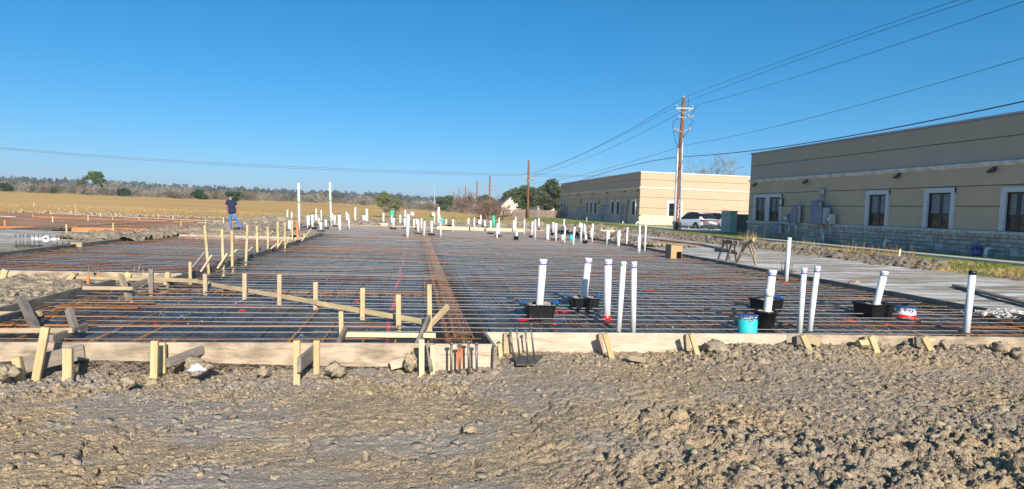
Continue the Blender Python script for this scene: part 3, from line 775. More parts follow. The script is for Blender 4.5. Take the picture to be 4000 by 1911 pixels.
plank((0.207, 7.6, 0.363), (0.063, 6.95, 0.168), 'grey diagonal brace falling to the front form from the screed end', 'grey_wood', .04, .085)
plank((-0.739, 7.3, 0.217), (0.278, 7.2, 0.23), 'bright yellow rail lying level just behind the front form', 'treated', .035, .055)
stake((-0.787, 7.3, 0.208, -0.798, 0.485), 'tan stake at the left end of the bright level rail', 'pine', .05, .04, .05)
plank((-0.738, 7.25, 0.292), (-0.781, 7.0, 0.199), 'short grey brace at the left end of the bright level rail', 'grey_wood', .04, .07)
# left bracing over the front corner
plank((-5.974, 12.3, 0.215), (-4.558, 11.6, 0.284), 'bright narrow rail in front of the smaller slab, upper of two', 'pine', .03, .055)
plank((-4.963, 10.4, 0.287), (-4.217, 10.3, 0.303), 'tan rail sitting on the dark left form, lower of two', 'tan_wood', .035, .055)
plank((-4.685, 11.0, 0.419), (-4.219, 10.2, 0.11), 'leaning tan plank crossing both short rails at the left', 'tan_wood', .05, .09, up=(0,1,0))
plank((-4.664, 11.2, 0.231), (-4.525, 11.6, 0.267), 'small grey brace behind the leaning tan plank', 'grey_wood', .04, .06)
plank((-4.642, 8.3, 0.431), (-4.113, 7.6, 0.215), 'grey leaning plank at the left edge with a pale lower end', 'grey_wood', .06, .085, up=(0,1,0))
plank((-5.098, 8.4, 0.227), (-4.322, 8.1, 0.288), 'tan board across the left edge above the trench, upper', 'tan_wood', .035, .06)
plank((-4.604, 7.5, 0.204), (-3.607, 7.35, 0.241), 'tan board across the left edge just above the front form, lower', 'tan_wood', .035, .055)
plank((-3.919, 7.9, 0.367), (-3.653, 7.5, 0.186), 'grey leaning stake with rough face right of the left edge boards', 'grey_wood', .06, .07, up=(0,1,0))
plank((-3.641, 7.7, 0.213), (-3.694, 7.1, 0.199), 'dark diagonal brace above the front form near the left edge', 'grey_wood', .04, .085)
plank((-4.419, 7.4, 0.327), (-4.512, 8.1, 0.298), 'grey diagonal brace in the trench at the very left edge', 'grey_wood', .04, .08)
GF = 'short stakes at the front form of the smaller slab'
stake((-7.4, 12.7, 0.14, -7.356, 0.287), 'yellow kicker stake at the left edge against the tan form', 'pine', .10, .04, group=GF)
stake((-6.307, 12.7, 0.098, -6.211, 0.243), 'yellow leaning kicker stake beside a grey one on the tan form', 'pine', .09, .05, group=GF)
stake((-6.255, 12.85, 0.095, -6.25, 0.231), 'grey stake end right beside the yellow kicker on the tan form', 'grey_wood', .06, .05, group=GF)
stake((-4.594, 12.7, 0.205, -4.58, 0.293), 'yellow stake end at the divider corner of the tan form', 'pine', .08, .06, group=GF)
stake((-5.331, 12.8, 0.2, -5.304, 0.259), 'yellow stub in the middle of the tan form, behind the bolts', 'pine', .10, .06, group=GF)
plank((-6.667, 12.458, 0.1), (-6.352, 12.181, 0.12), 'offcut block lying on the clods left of the front corner', 'tan_wood', .08, .06)
# divider stakes and their kickers
DV = [(-4.359, 13.217, 0.1, -4.366, 0.452), (-4.365, 14.369, 0.1, -4.456, 1.14), (-4.139, 14.623, 0.1, -4.174, 1.062), (-4.152, 15.365, 0.1, -4.172, 0.982), (-4.25, 16.943, 0.1, -4.223, 1.083), (-4.659, 19.881, 0.1, -4.691, 0.952), (-4.648, 21.206, 0.1, -4.665, 0.878), (-4.5, 21.991, 0.1, -4.521, 1.02), (-4.331, 22.31, 0.1, -4.353, 1.009), (-4.859, 26.44, 0.1, -4.872, 0.971), (-4.483, 26.999, 0.1, -4.498, 0.408)]
for i, s in enumerate(DV):
    stake(s, f'yellow stake along the divider form between the slabs, {ORD[i]} from the front', 'pine', .055, .04, .1, 'tall stakes along the divider')
stake((-4.687, 26.709, 0.1, -4.751, 0.958), 'orange-painted stake along the divider, behind the yellow ones', 'orange', .06, .05, .1)
DK = [((-4.554, 14.666, 0.513), (-4.736, 14.466, 0.2)), ((-4.151, 13.838, 0.53), (-4.302, 13.638, 0.2)), ((-4.047, 14.551, 0.511), (-4.188, 14.351, 0.2)), ((-4.681, 17.713, 0.366), (-4.82, 17.513, 0.2)), ((-4.709, 19.41, 0.316), (-4.787, 19.21, 0.2)), ((-4.286, 20.635, 0.351), (-4.418, 20.435, 0.2)), ((-6.113, 28.772, 0.386), (-6.259, 28.572, 0.2)), ((-4.166, 21.032, 0.471), (-4.31, 20.832, 0.2)), ((-4.306, 22.859, 0.423), (-4.375, 22.659, 0.2)), ((-4.358, 24.871, 0.416), (-4.459, 24.671, 0.2)), ((-3.977, 25.475, 0.69), (-4.302, 25.275, 0.2))]
for i, (a, b) in enumerate(DK):
    plank(a, b, f'short slanting kicker on the divider form, {ORD[i]} from the front', ('grey_wood','tan_wood','pine')[min(2, i)], .04, .07, 'kicker', up=(0,1,0), group='kickers along the divider', cat='kicker')
# stakes on the right front form
GR = 'stake pairs on the right front form'
RS = [((1.137, 7.33, 0.008, 1.132, 0.234),'weathered stake at the left end of the clean front form, behind the steel plate','tan_wood',.09),
      ((1.038, 7.2, 0.029, 1.025, 0.138),'yellow stake stub in the front corner beside the turned form','pine',.05),
      ((2.298, 7.3, 0.017, 2.269, 0.238),'upright brown stake of the first pair on the clean front form','tan_wood',.05),
      ((2.326, 7.05, 0.057, 2.25, 0.289),'yellow slanting stake of the first pair on the clean front form','pine',.06),
      ((3.41, 7.3, 0.055, 3.39, 0.236),'upright brown stake of the second pair on the front form','tan_wood',.05),
      ((3.388, 7.05, 0.125, 3.326, 0.296),'yellow slanting stake of the second pair on the front form','pine',.06),
      ((4.88, 7.25, 0.123, 4.866, 0.232),'dark stub beside the slanting stake at the joint of the front forms','grey_wood',.07),
      ((4.846, 7.0, 0.13, 4.752, 0.296),'yellow slanting stake at the joint of the two front forms','pine',.07),
      ((5.801, 7.2, 0.135, 5.782, 0.239),'brown stake end of the fourth pair, amid the clay','tan_wood',.06),
      ((5.744, 6.95, 0.106, 5.645, 0.296),'yellow slanting stake of the fourth pair, foot in the clay','pine',.07),
      ((6.499, 7.15, 0.144, 6.488, 0.245),'dark stake end of the fifth pair, near the black-capped pipe','grey_wood',.07),
      ((6.485, 6.95, 0.149, 6.39, 0.289),'yellow slanting stake of the fifth pair, near the black-capped pipe','pine',.08)]
for s, lab, m, w in RS: stake(s, lab, m, w, .045, .1, GR)
plank((5.638, 7.18, 0.156), (5.896, 7.14, 0.182), 'pale splintered scrap behind the fourth stake pair', 'pine', .03, .07)
plank((6.579, 7.12, 0.214), (6.684, 7.1, 0.219), 'small pale block nailed beside the fifth stake pair', 'pine', .04, .05)
plank((4.981, 7.17, 0.206), (5.076, 7.1, 0.173), 'pale splintered board scrap right of the form joint', 'pine', .03, .10)
plank((13.064, 13.34, 0.24), (11.441, 9.581, 0.24), 'long grey board lying on the pale lime strip at the right edge', 'grey_wood', .19, .05)

# ------------------------------------------------------------------ steel embed plates with their headed bolts
def bolt(parent, b, t, r=.011):
    mb = MB(); b = Vector(b); t = Vector(t); d = (t-b).normalized()
    mb.tube([b, t], r, 8); mb.tube([t-d*.004, t+d*.012], r*2.1, 6)
    return mb.build('bolt', MAT['bolt'], parent, True)
pl = empty('embed_plate', (1.311, 6.898, 0.02))
tag(pl, 'dark steel plate with four tall headed bolts lying on the clay', 'steel plate')
c4 = [(1.156, 7.012, 0.035), (1.524, 7.066, 0.035), (1.337, 6.658, 0.035), (1.14, 6.652, 0.035)]
mb = MB(); mb.add([(p[0],p[1],.012) for p in c4]+[(p[0],p[1],.037) for p in c4], [(3,2,1,0),(4,5,6,7),(0,1,5,4),(1,2,6,5),(2,3,7,6),(3,0,4,7)])
mb.build('plate', MAT['steel'], pl)
for bb, tt in [((1.148, 6.908, 0.036), (1.1, 6.908, 0.338)), ((1.232, 7.007, 0.036), (1.186, 7.007, 0.357)), ((1.295, 6.81, 0.036), (1.254, 6.81, 0.361)), ((1.406, 7.032, 0.036), (1.36, 7.032, 0.354))]:
    bolt(pl, bb, tt)
pl = empty('embed_plate', (0.544, 6.45, 0.064))
tag(pl, 'half-buried group of four headed bolts in front of the orange paint mark', 'steel plate')
for s in [(0.425, 6.5, -0.013, 0.416, 0.287), (0.515, 6.5, -0.013, 0.502, 0.265), (0.61, 6.5, -0.014, 0.595, 0.307), (0.695, 6.5, -0.014, 0.679, 0.285)]:
    bolt(pl, (s[0], s[1], s[2]-.05), (s[3], s[1], s[4]), .013)
mb = MB(); s = (0.55, 6.45, 0.037); mb.box(s[0]-.2, s[0]+.2, 6.36, 6.6, s[2]-.30, s[2]-.275); mb.build('plate', MAT['steel'], pl)
mb = MB(); a, b = ((0.495, 6.715, 0.232), (0.546, 6.715, -0.024))
mb.add([(a[0],6.712,a[2]),(b[0],6.712,a[2]),(b[0]+.01,6.712,(a[2]+b[2])/2),(b[0]-.005,6.712,b[2]),(a[0]+.008,6.712,b[2]),(a[0]-.012,6.712,(a[2]+b[2])/2)], [(0,5,4,3,2,1)])
tag(mb.build('paint_mark', MAT['orange']), 'orange spray paint stripe on the short pale form board', 'paint mark')
LB = [(-6.02, 12.736, 0.05, -5.98, 0.363), (-6.115, 13.256, 0.05, -6.096, 0.256), (-6.081, 13.261, 0.05, -6.053, 0.286), (-6.069, 13.48, 0.05, -6.05, 0.234), (-5.842, 14.22, 0.05, -5.783, 0.262), (-5.726, 14.141, 0.05, -5.646, 0.327), (-5.591, 14.114, 0.05, -5.566, 0.218)]
for gi, idx in enumerate([(0,1,2,3),(4,5,6)]):
    pl = empty('anchor_bolts', LB[idx[0]][:3]); tag(pl, ['group of dark anchor bolts with orange marks by the smaller slab front', 'group of dark anchor bolts by the divider corner of the smaller slab'][gi], 'anchor bolts')
    for j in idx:
        s = LB[j]; bolt(pl, (s[0],s[1],s[2]-.1), (s[3],s[1],s[4]), .013)
    s = LB[idx[0]]; MB().box(s[0]-.05, LB[idx[-1]][0]+.1, s[1]-.1, s[1]+.12, -.03, .02).build('plate', MAT['steel'], pl)
for i, (p, q) in enumerate([((-5.47, 11.6, 0.197), (-5.434, 11.6, 0.354)), ((-5.574, 12.2, 0.243), (-5.534, 12.2, 0.287))]):
    o = MB().box(p[0], q[0], p[1]-.02, p[1]+.0, p[2], q[2]).build('marker_lath', MAT['orange']); tag(o, ['tall orange marker lath among the anchor bolts', 'small orange marker behind the anchor bolts'][i], 'marker')
FB = [[(-10.998, 19.466, 0.2, -11.02, 0.52), (-10.952, 19.573, 0.2, -10.962, 0.517), (-10.85, 19.525, 0.2, -10.855, 0.522), (-10.761, 19.561, 0.2, -10.766, 0.523), (-10.713, 19.581, 0.2, -10.731, 0.523), (-10.711, 19.808, 0.2, -10.74, 0.513), (-10.554, 19.736, 0.2, -10.586, 0.52)],
      [(-9.949, 19.445, 0.2, -9.955, 0.509), (-10.309, 20.449, 0.2, -10.326, 0.466), (-10.175, 20.506, 0.2, -10.188, 0.467)],
      [(-10.458, 24.898, 0.2, -10.458, 0.437), (-10.216, 24.665, 0.2, -10.216, 0.464), (-10.23, 25.027, 0.2, -10.231, 0.428)],
      [(10.711, 16.931, 0.2, 10.698, 0.405), (10.684, 16.747, 0.2, 10.67, 0.418), (10.729, 16.55, 0.2, 10.715, 0.407), (10.803, 16.564, 0.2, 10.79, 0.401)]]
for k, (L, lab) in enumerate(zip(FB, ['rack of seven anchor bolts on a plate, standing on pale lime at left','three anchor bolts standing by the dark far-left form','three thin anchor bolts beyond the clod pile at left','four anchor bolts on the pale strip beside the slim pipe at right'])):
    pl = empty('anchor_bolts', L[0][:3]); tag(pl, lab, 'anchor bolts')
    for s in L: bolt(pl, (s[0],s[1],s[2]-.05), (s[3],s[1],s[4]), .014)
    xs2 = [s[0] for s in L]; ym = sum(s[1] for s in L)/len(L)
    MB().box(min(xs2)-.1, max(xs2)+.1, ym-.15, ym+.15, .19, .215).build('plate', MAT['steel'], pl)

# ------------------------------------------------------------------ pipes
def pipe(b, t, r, label, mat='pvc', cap=None, band=False, lip=False, coupling=None, text=False, group=None, name='pvc_pipe', n=14, tape=False, cat='pipe', green=None, strap=None):
    b = Vector(b); t = Vector(t); d = (t-b).normalized()
    parts = bool(cap or band or lip or coupling or text or tape or green or strap)
    def tb(a, c, rr, nm, m, par):
        mb = MB(); mb.tube([a, a+(c-a)*.5, c], rr, n); return mb.build(nm, m, par, True)
    if not parts:
        o = tb(b, t, r, name, MAT[mat], None); o.data.polygons.foreach_set('use_smooth', [p.vertices.__len__() == 4 for p in o.data.polygons]); return tag(o, label, cat, group)
    root = empty(name, b); tag(root, label, cat, group)
    tb(b, t, r, 'tube', MAT[mat], root)
    if cap: tb(t-d*.035, t+d*.022, r*1.13, 'cap', MAT[cap], root)
    if lip: tb(t-d*.05, t+d*.004, r*1.07, 'cap', MAT[mat], root)
    if band: tb(t-d*.085, t-d*.06, r*1.012, 'primer_band', MAT['purple'], root)
    if coupling is not None: tb(b+(t-b)*coupling-d*.05, b+(t-b)*coupling+d*.05, r*1.14, 'coupling', MAT[mat], root)
    if green: tb(b+(t-b)*green-d*.07, b+(t-b)*green+d*.07, r*1.02, 'level_mark', MAT['lime_green'], root)
    if strap: tb(b+(t-b)*strap-d*.03, b+(t-b)*strap+d*.03, r*1.9, 'strap', MAT['galv'], root)
    if tape:
        mb = MB(); mb.lathe([(r*1.6,0),(r*1.2,.02),(r*1.04,.06)], c=(b.x,b.y,b.z), n=n); mb.build('red_boot', MAT['red_tape'], root, True)
    if text:
        mb = MB()
        for i in range(26):
            a = b+(t-b)*(.55+.36*i/26); w = .004+.010*rng.random()
            mb.add([(a.x-.012,a.y-r*1.02,a.z),(a.x-.012+w,a.y-r*1.02,a.z),(a.x-.012+w,a.y-r*1.02,a.z+.006),(a.x-.012,a.y-r*1.02,a.z+.006)], [(0,1,2,3)])
        mb.build('printed_marking', plain('cyan_print', (.05,.45,.6), .5), root)
    return root
def tub(x, y, w, h, label, dpt=None, rot=0.0, tape=False, z0=.10, fill=True, group=None, flange=.025):
    dpt = dpt or w*.72; root = empty('plastic_tub', (x,y,z0)); tag(root, label, 'tub', group)
    M_ = Matrix.Translation((x,y,z0)) @ Matrix.Rotation(rot, 4, 'Z')
    a, b = w/2, dpt/2; k = .86; th = .012
    def rr(a_, b_, z): 
        c = .03
        return [(-a_+c,-b_,z),(a_-c,-b_,z),(a_,-b_+c,z),(a_,b_-c,z),(a_-c,b_,z),(-a_+c,b_,z),(-a_,b_-c,z),(-a_,-b_+c,z)]
    rings = [rr(a*k,b*k,0), rr(a*.97,b*.97,h*.88), rr(a,b,h*.9), rr(a,b,h), rr(a+flange,b+flange,h), rr(a+flange,b+flange,h-.01), rr(a+flange-.004,b+flange-.004,h+.004), rr(a-th,b-th,h+.004), rr(a*k-th,b*k-th,h*.3)]
    mb = MB(); vv = [p for R in rings for p in R]; ff = [tuple(range(7,-1,-1))]
    for i in range(len(rings)-1):
        for j in range(8): j2 = (j+1) % 8; ff.append((i*8+j, i*8+j2, (i+1)*8+j2, (i+1)*8+j))
    mb.add(vv, ff); mb.build('tub_wall', MAT['tub'], root, mw=M_)
    if fill:
        n = 14; xs = np.linspace(-a+th+.004, a-th-.004, n); ys = np.linspace(-b+th+.004, b-th-.004, n)
        X, Y = np.meshgrid(xs, ys); Z = h*.86+.03*fbm(X*9+x*3, Y*9+y*3, 3, 1)+clods(X+x, Y+y, .07, 4, .7)*.7
        V = np.stack([X.ravel(), Y.ravel(), Z.ravel()], 1); i = np.arange(n-1)[None,:]+n*np.arange(n-1)[:,None]
        link(bpy.data.objects.new('dirt_fill', np_mesh('dirt_fill', V, np.stack([i,i+1,i+1+n,i+n],-1).reshape(-1,4), MAT['sand'], True)), root, M_)
    if tape:
        for s in (-1, 1):
            mb = MB(); mb.add([(s*(a-.03),-b*.9,h+.006),(s*(a+.06),-b*.5,h+.02),(s*(a+.05),b*.9,h+.03),(s*(a-.03),b*.8,h+.008)], [(0,1,2,3)]); mb.build('blue_tape', MAT['blue_tape'], root, mw=M_)
    return root
def pot(x, y, r, h, label, z0=.10, group=None, fill=True, mat='tub'):
    root = empty('round_bucket', (x,y,z0)); tag(root, label, 'bucket', group)
    mb = MB(); mb.lathe([(0,0),(r*.78,0),(r*.80,.01),(r*.93,h*.78),(r*1.0,h*.79),(r*1.02,h*.9),(r*1.06,h*.9),(r*1.06,h),(r*.96,h),(r*.86,h*.55)], (x,y,z0), 20); mb.build('bucket_wall', MAT[mat], root, True)
    if fill:
        mb = MB(); n = 16; vv = [(x,y,z0+h*.97)]; ff = []
        for k in range(n): t = 2*math.pi*k/n; vv.append((x+r*.55*math.cos(t), y+r*.55*math.sin(t), z0+h*(.9+.14*rng.random())))
        for k in range(n): t = 2*math.pi*k/n; vv.append((x+r*.95*math.cos(t), y+r*.95*math.sin(t), z0+h*(.84+.08*rng.random())))
        for k in range(n): ff += [(0,1+k,1+(k+1) % n),(1+k,1+n+k,1+n+(k+1) % n,1+(k+1) % n)]
        mb.add(vv, ff); mb.build('dirt_fill', MAT['sand'], root)
    return root
R4, R3 = .057, .0445
def tubpipe(fx, fy, fz, w, h, tx, tz, r, tl, pl_, dpt=None, rot=0, tape=True, **kw):
    d = dpt or w*.72; cy = fy+d*.43
    tub(fx, cy, w, h, tl, d, rot, tape)
    pipe((fx-.01, cy, .1), (fx-.01+tx, cy, tz), r, pl_, **kw)
# near tubs: front-bottom point, then the pipe that stands in each
def _tp(f, wp, t): pass
TA = [((1.881, 8.987, 0.1), (1.911, 9.127, 0.986)), ((2.792, 9.815, 0.1), (2.845, 9.965, 0.954)), ((7.699, 9.272, 0.1), (7.847, 9.432, 0.89)), ((5.993, 9.71, 0.1), (5.513, 8.96, 0.91))]
g, t = TA[0]; tub(g[0], g[1]+.14, .45, .225, 'black tub with blue taped ends holding the leftmost near pipe', .32, 0, True); pipe((g[0]-.01,g[1]+.14,.1), t, R4, 'white pipe with purple band rising from the leftmost near tub', lip=True, band=True)
g, t = TA[1]; tub(g[0], g[1]+.15, .47, .215, 'black tub with blue taped ends set just behind and right of another', .34, .05, True); pipe((g[0]-.01,g[1]+.15,.1), t, R4, 'white pipe with purple band in the second near tub, tallest there', lip=True, band=True)
g, t = TA[2]; tub(g[0], g[1]+.18, .52, .25, 'large black square tub at right, next to the foil-topped sleeve', .44, .22, False); pipe((g[0],g[1]+.18,.1), t, R4, 'speckled white pipe with purple band in the large right tub', lip=True, band=True)
g, t = TA[3]; tub(g[0], g[1]+.16, .50, .24, 'black square tub behind the round black bucket at right', .36, .3, True)
b_ = (4.988, 8.105, 0.1); pot(b_[0], b_[1]+.12, .155, .30, 'round black bucket of clods between the teal sleeve and paired pipes')
pipe((b_[0]+.005, b_[1]+.12, .12), (5.061, 8.225, 0.975), R4*.98, 'white pipe with a coupling halfway rising from the round black bucket', lip=True, band=True, coupling=.62)
pipe((2.914, 9.073, 0.1), (2.897, 9.073, 1.009), R4, 'white pipe with red tape at its foot, right of the two taped tubs', lip=True, band=True, tape=True)
pipe((2.721, 7.95, 0.101), (2.751, 7.95, 1.07), .0365, 'slim white pipe without any band, leaning, behind the clean front form', lip=True)
pipe((2.928, 7.95, 0.102), (2.896, 7.95, 1.073), .0365, 'slim white pipe with purple band and printed lettering down its side', band=True, text=True, lip=True)
pipe((5.351, 7.95, 0.097), (5.366, 7.95, 1.041), .037, 'left pipe of the leaning white pair behind the joint of the front forms', band=True, lip=True)
pipe((5.5, 7.95, 0.09), (5.567, 7.95, 1.067), .038, 'right pipe of the leaning white pair behind the joint of the front forms', band=True, lip=True)
pipe((9.218, 14.363, 0.1), (9.241, 14.363, 1.248), .05, 'tall slim white pipe with red foot near the right-hand form', lip=True, tape=True)
pipe((7.954, 7.9, 0.071), (7.989, 7.9, 1.036), .046, 'white pipe with a black rubber cap at the far right front', cap='black_cap')
# wide sleeves wrapped in teal foam and foil
def sleeve(x, y, z0, r, h, label, mat='teal', foil=.35, blue=True, red=False):
    root = empty('pipe_sleeve', (x,y,z0)); tag(root, label, 'sleeve')
    mb = MB(); mb.lathe([(r,0),(r,h*.97),(r*.9,h*.97)], (x,y,z0), 24); mb.build('sleeve_wall', MAT[mat], root, True)
    n = 24; mb = MB(); vv = []; ff = []
    for k in range(n):
        t = 2*math.pi*k/n; dz = h*(1-foil*(.55+.45*math.sin(k*1.9)*math.cos(k*.7)))
        vv += [(x+r*1.03*math.cos(t), y+r*1.03*math.sin(t), z0+dz), (x+r*1.04*math.cos(t), y+r*1.04*math.sin(t), z0+h)]
    for k in range(n): k2 = (k+1) % n; ff.append((2*k,2*k2,2*k2+1,2*k+1))
    vv.append((x,y,z0+h-.01)); ff += [(2*k+1, 2*((k+1) % n)+1, 2*n) for k in range(n)]
    mb.add(vv, ff); mb.build('foil_cover', MAT['foil'], root)
    if blue:
        mb = MB(); mb.lathe([(r*1.05,h*.97),(r*1.06,h*1.005),(r*.8,h*1.01)], (x,y,z0), 24); mb.build('blue_tape', MAT['blue_tape'], root, True)
    if red:
        mb = MB(); mb.lathe([(r*1.35,.0),(r*1.15,.03),(r*1.05,.07)], (x,y,z0), 24); mb.build('red_boot', MAT['red_tape'], root, True)
s = (4.566, 7.95, 0.108); sleeve(s[0], 7.95, .08, .128, .30, 'wide teal foam sleeve topped with foil behind the front form')
s = (8.306, 9.297, 0.1); sleeve(s[0], s[1]+.14, .1, .15, .19, 'wide white sleeve topped with foil, red tape at its foot', 'pvc', .55, True, True)

# far pipes: x, y, z of the foot, x and z of the top, radius, look
FAR = [(-9.617, 50.0, 0.134, -9.572, 1.084, 0.046, 'strap'), (-6.709, 35.731, 0.1, -6.728, 0.67, 0.082, ''), (-9.253, 50.0, 0.146, -9.265, 0.943, 0.046, 'strap'), (-6.37, 36.69, 0.1, -6.459, 2.772, 0.062, 'tallg'), (-6.548, 40.549, 0.1, -6.585, 0.872, 0.043, ''), (-6.73, 42.244, 0.1, -6.761, 0.86, 0.045, ''), (-6.285, 40.775, 0.1, -6.33, 1.002, 0.075, 'bcap'), (-7.397, 49.619, 0.1, -7.417, 1.274, 0.038, ''), (-7.447, 50.0, 0.126, -7.46, 0.852, 0.107, 'cream'), (-6.651, 46.135, 0.1, -6.674, 0.608, 0.071, ''), (-5.316, 37.487, 0.1, -5.337, 0.656, 0.069, 'bcap'), (-7.055, 50.0, 0.521, -7.103, 1.146, 0.038, 'strap'), (-5.684, 42.22, 0.1, -5.695, 0.682, 0.065, 'bcap'), (-5.602, 44.288, 0.1, -5.749, 3.123, 0.061, 'tallg'), (-6.263, 50.0, 0.163, -6.284, 0.929, 0.061, ''), (-5.718, 47.073, 0.1, -5.739, 0.837, 0.072, ''), (-4.222, 37.279, 0.1, -4.291, 1.113, 0.08, 'bcap'), (-5.157, 50.0, 0.12, -5.214, 1.081, 0.054, ''), (-3.852, 39.061, 0.1, -3.972, 1.144, 0.042, 'redcap'), (-4.472, 49.325, 0.1, -4.478, 1.438, 0.061, ''), (-3.867, 50.0, 0.253, -3.879, 0.84, 0.12, 'strap'), (-3.602, 50.0, 0.246, -3.679, 1.357, 0.085, ''), (-2.374, 50.0, 0.323, -2.399, 1.099, 0.07, ''), (-1.71, 49.094, 0.1, -1.744, 0.901, 0.054, ''), (-1.673, 50.0, 0.384, -1.75, 1.377, 0.12, 'green'), (-1.438, 44.939, 0.1, -1.45, 0.87, 0.07, 'bcap'), (-1.071, 50.0, 0.247, -1.097, 0.971, 0.07, ''), (-0.677, 46.639, 0.1, -0.71, 0.849, 0.073, 'bcap'), (-0.689, 50.0, 0.337, -0.722, 1.366, 0.062, ''), (-0.32, 31.674, 0.1, -0.301, 1.29, 0.074, ''), (-0.003, 42.364, 0.1, -0.024, 0.909, 0.046, 'bcap'), (0.156, 48.489, 0.1, 0.182, 0.807, 0.068, 'bcap'), (0.24, 38.57, 0.1, 0.238, 0.874, 0.067, ''), (0.49, 42.396, 0.1, 0.473, 0.977, 0.047, 'bcap'), (0.522, 33.165, 0.1, 0.539, 1.002, 0.042, 'bcap'), (1.045, 38.122, 0.1, 1.036, 0.844, 0.072, ''), (1.58, 50.0, 0.211, 1.564, 1.052, 0.047, ''), (1.889, 50.0, 0.338, 1.873, 1.737, 0.094, 'cream'), (1.992, 50.0, 0.302, 1.97, 1.065, 0.055, ''), (1.412, 33.135, 0.1, 1.35, 0.987, 0.042, 'blcap'), (2.182, 50.0, 0.229, 2.148, 0.882, 0.11, 'teal'), (2.522, 50.0, 0.161, 2.497, 0.752, 0.071, ''), (2.625, 50.0, 0.14, 2.616, 0.44, 0.063, 'teal'), (2.491, 40.892, 0.1, 2.49, 1.005, 0.052, 'bcap'), (4.285, 50.0, 0.135, 4.261, 0.903, 0.071, ''), (3.984, 41.944, 0.1, 3.971, 1.146, 0.047, 'bcap'), (5.133, 50.0, 0.28, 5.117, 0.78, 0.064, ''), (5.258, 50.0, 0.363, 5.248, 1.174, 0.048, ''), (5.451, 48.635, 0.1, 5.429, 0.781, 0.07, ''), (5.088, 41.908, 0.1, 5.066, 0.969, 0.06, 'bcap'), (6.291, 50.0, 0.411, 6.263, 1.231, 0.104, 'green'), (4.405, 33.4, 0.1, 4.423, 0.998, 0.053, 'bcap'), (5.588, 41.461, 0.1, 5.574, 1.114, 0.04, ''), (5.287, 39.061, 0.1, 5.262, 0.474, 0.044, '')]
FAR += [(6.843, 43.117, 0.1, 6.847, 0.965, 0.069, ''), (6.325, 39.018, 0.1, 6.297, 1.239, 0.044, ''), (5.937, 36.235, 0.1, 5.927, 0.391, 0.07, ''), (6.946, 39.401, 0.1, 6.934, 1.133, 0.044, ''), (7.285, 38.524, 0.1, 7.295, 1.008, 0.062, ''), (6.512, 33.467, 0.1, 6.484, 1.277, 0.043, 'bcap'), (10.008, 50.0, 0.202, 9.983, 1.073, 0.065, ''), (6.99, 32.524, 0.1, 6.989, 0.97, 0.084, ''), (9.945, 44.394, 0.1, 9.933, 0.963, 0.065, 'bcap'), (8.582, 37.735, 0.1, 8.573, 0.957, 0.043, ''), (7.267, 31.724, 0.1, 7.271, 1.069, 0.046, ''), (7.95, 32.989, 0.1, 7.934, 0.502, 0.107, 'cream'), (11.412, 47.179, 0.1, 11.411, 1.112, 0.054, ''), (7.361, 30.208, 0.1, 7.365, 0.985, 0.034, ''), (8.345, 32.697, 0.1, 8.328, 0.5, 0.101, 'teal'), (7.314, 28.325, 0.1, 7.364, 1.058, 0.042, 'bcap'), (11.828, 43.978, 0.1, 11.806, 0.961, 0.05, ''), (8.643, 31.907, 0.1, 8.668, 1.17, 0.047, 'bcap'), (10.773, 38.977, 0.1, 10.77, 0.947, 0.051, ''), (10.462, 37.546, 0.1, 10.433, 0.787, 0.049, ''), (9.584, 34.29, 0.1, 9.582, 0.409, 0.067, ''), (10.265, 35.701, 0.1, 10.296, 0.774, 0.035, ''), (9.201, 31.711, 0.1, 9.208, 1.166, 0.042, 'bcap'), (11.983, 41.038, 0.1, 11.939, 0.637, 0.101, 'teal'), (9.412, 29.71, 0.1, 9.411, 0.8, 0.078, ''), (9.609, 28.651, 0.1, 9.612, 0.881, 0.08, ''), (10.227, 29.268, 0.1, 10.248, 1.045, 0.039, ''), (9.166, 24.67, 0.1, 9.163, 0.858, 0.066, ''), (10.509, 28.276, 0.1, 10.501, 1.17, 0.038, ''), (9.696, 25.412, 0.1, 9.705, 1.347, 0.038, '')]
FAR = [f for i, f in enumerate(FAR) if not any(abs(f[0]-g[0]) < .03 and abs(f[1]-g[1]) < .3 for g in FAR[:i])]
DESC = {'tallg': ('very tall green-marked white pipe', 'tall green-marked pipes'), 'strap': ('strapped white stub pipe', 'strapped stubs'), 'cream': ('cream-coloured pipe', 'cream pipes'),
        'bcap': ('black-capped white pipe', 'black-capped pipes'), 'redcap': ('white pipe with a red cap', None), 'blcap': ('white pipe with a blue cap', None), 'green': ('thick green pipe', 'green pipes'),
        'teal': ('thick teal-wrapped pipe', 'teal pipes')}
def fkey(f):
    if f[6]: return f[6]
    return 'thick' if f[5] > .062 else ('slim' if f[5] < .038 else 'mid')
DESC.update({'thick': ('thick plain white pipe', 'thick white pipes'), 'slim': ('slim plain white pipe', 'slim white pipes'), 'mid': ('medium plain white pipe', 'medium white pipes')})
NUM = ORD+['twenty-first','twenty-second','twenty-third','twenty-fourth','twenty-fifth','twenty-sixth','twenty-seventh','twenty-eighth','twenty-ninth','thirtieth']
cnt = {}; tot = {}
for f in FAR: tot[fkey(f)] = tot.get(fkey(f), 0)+1
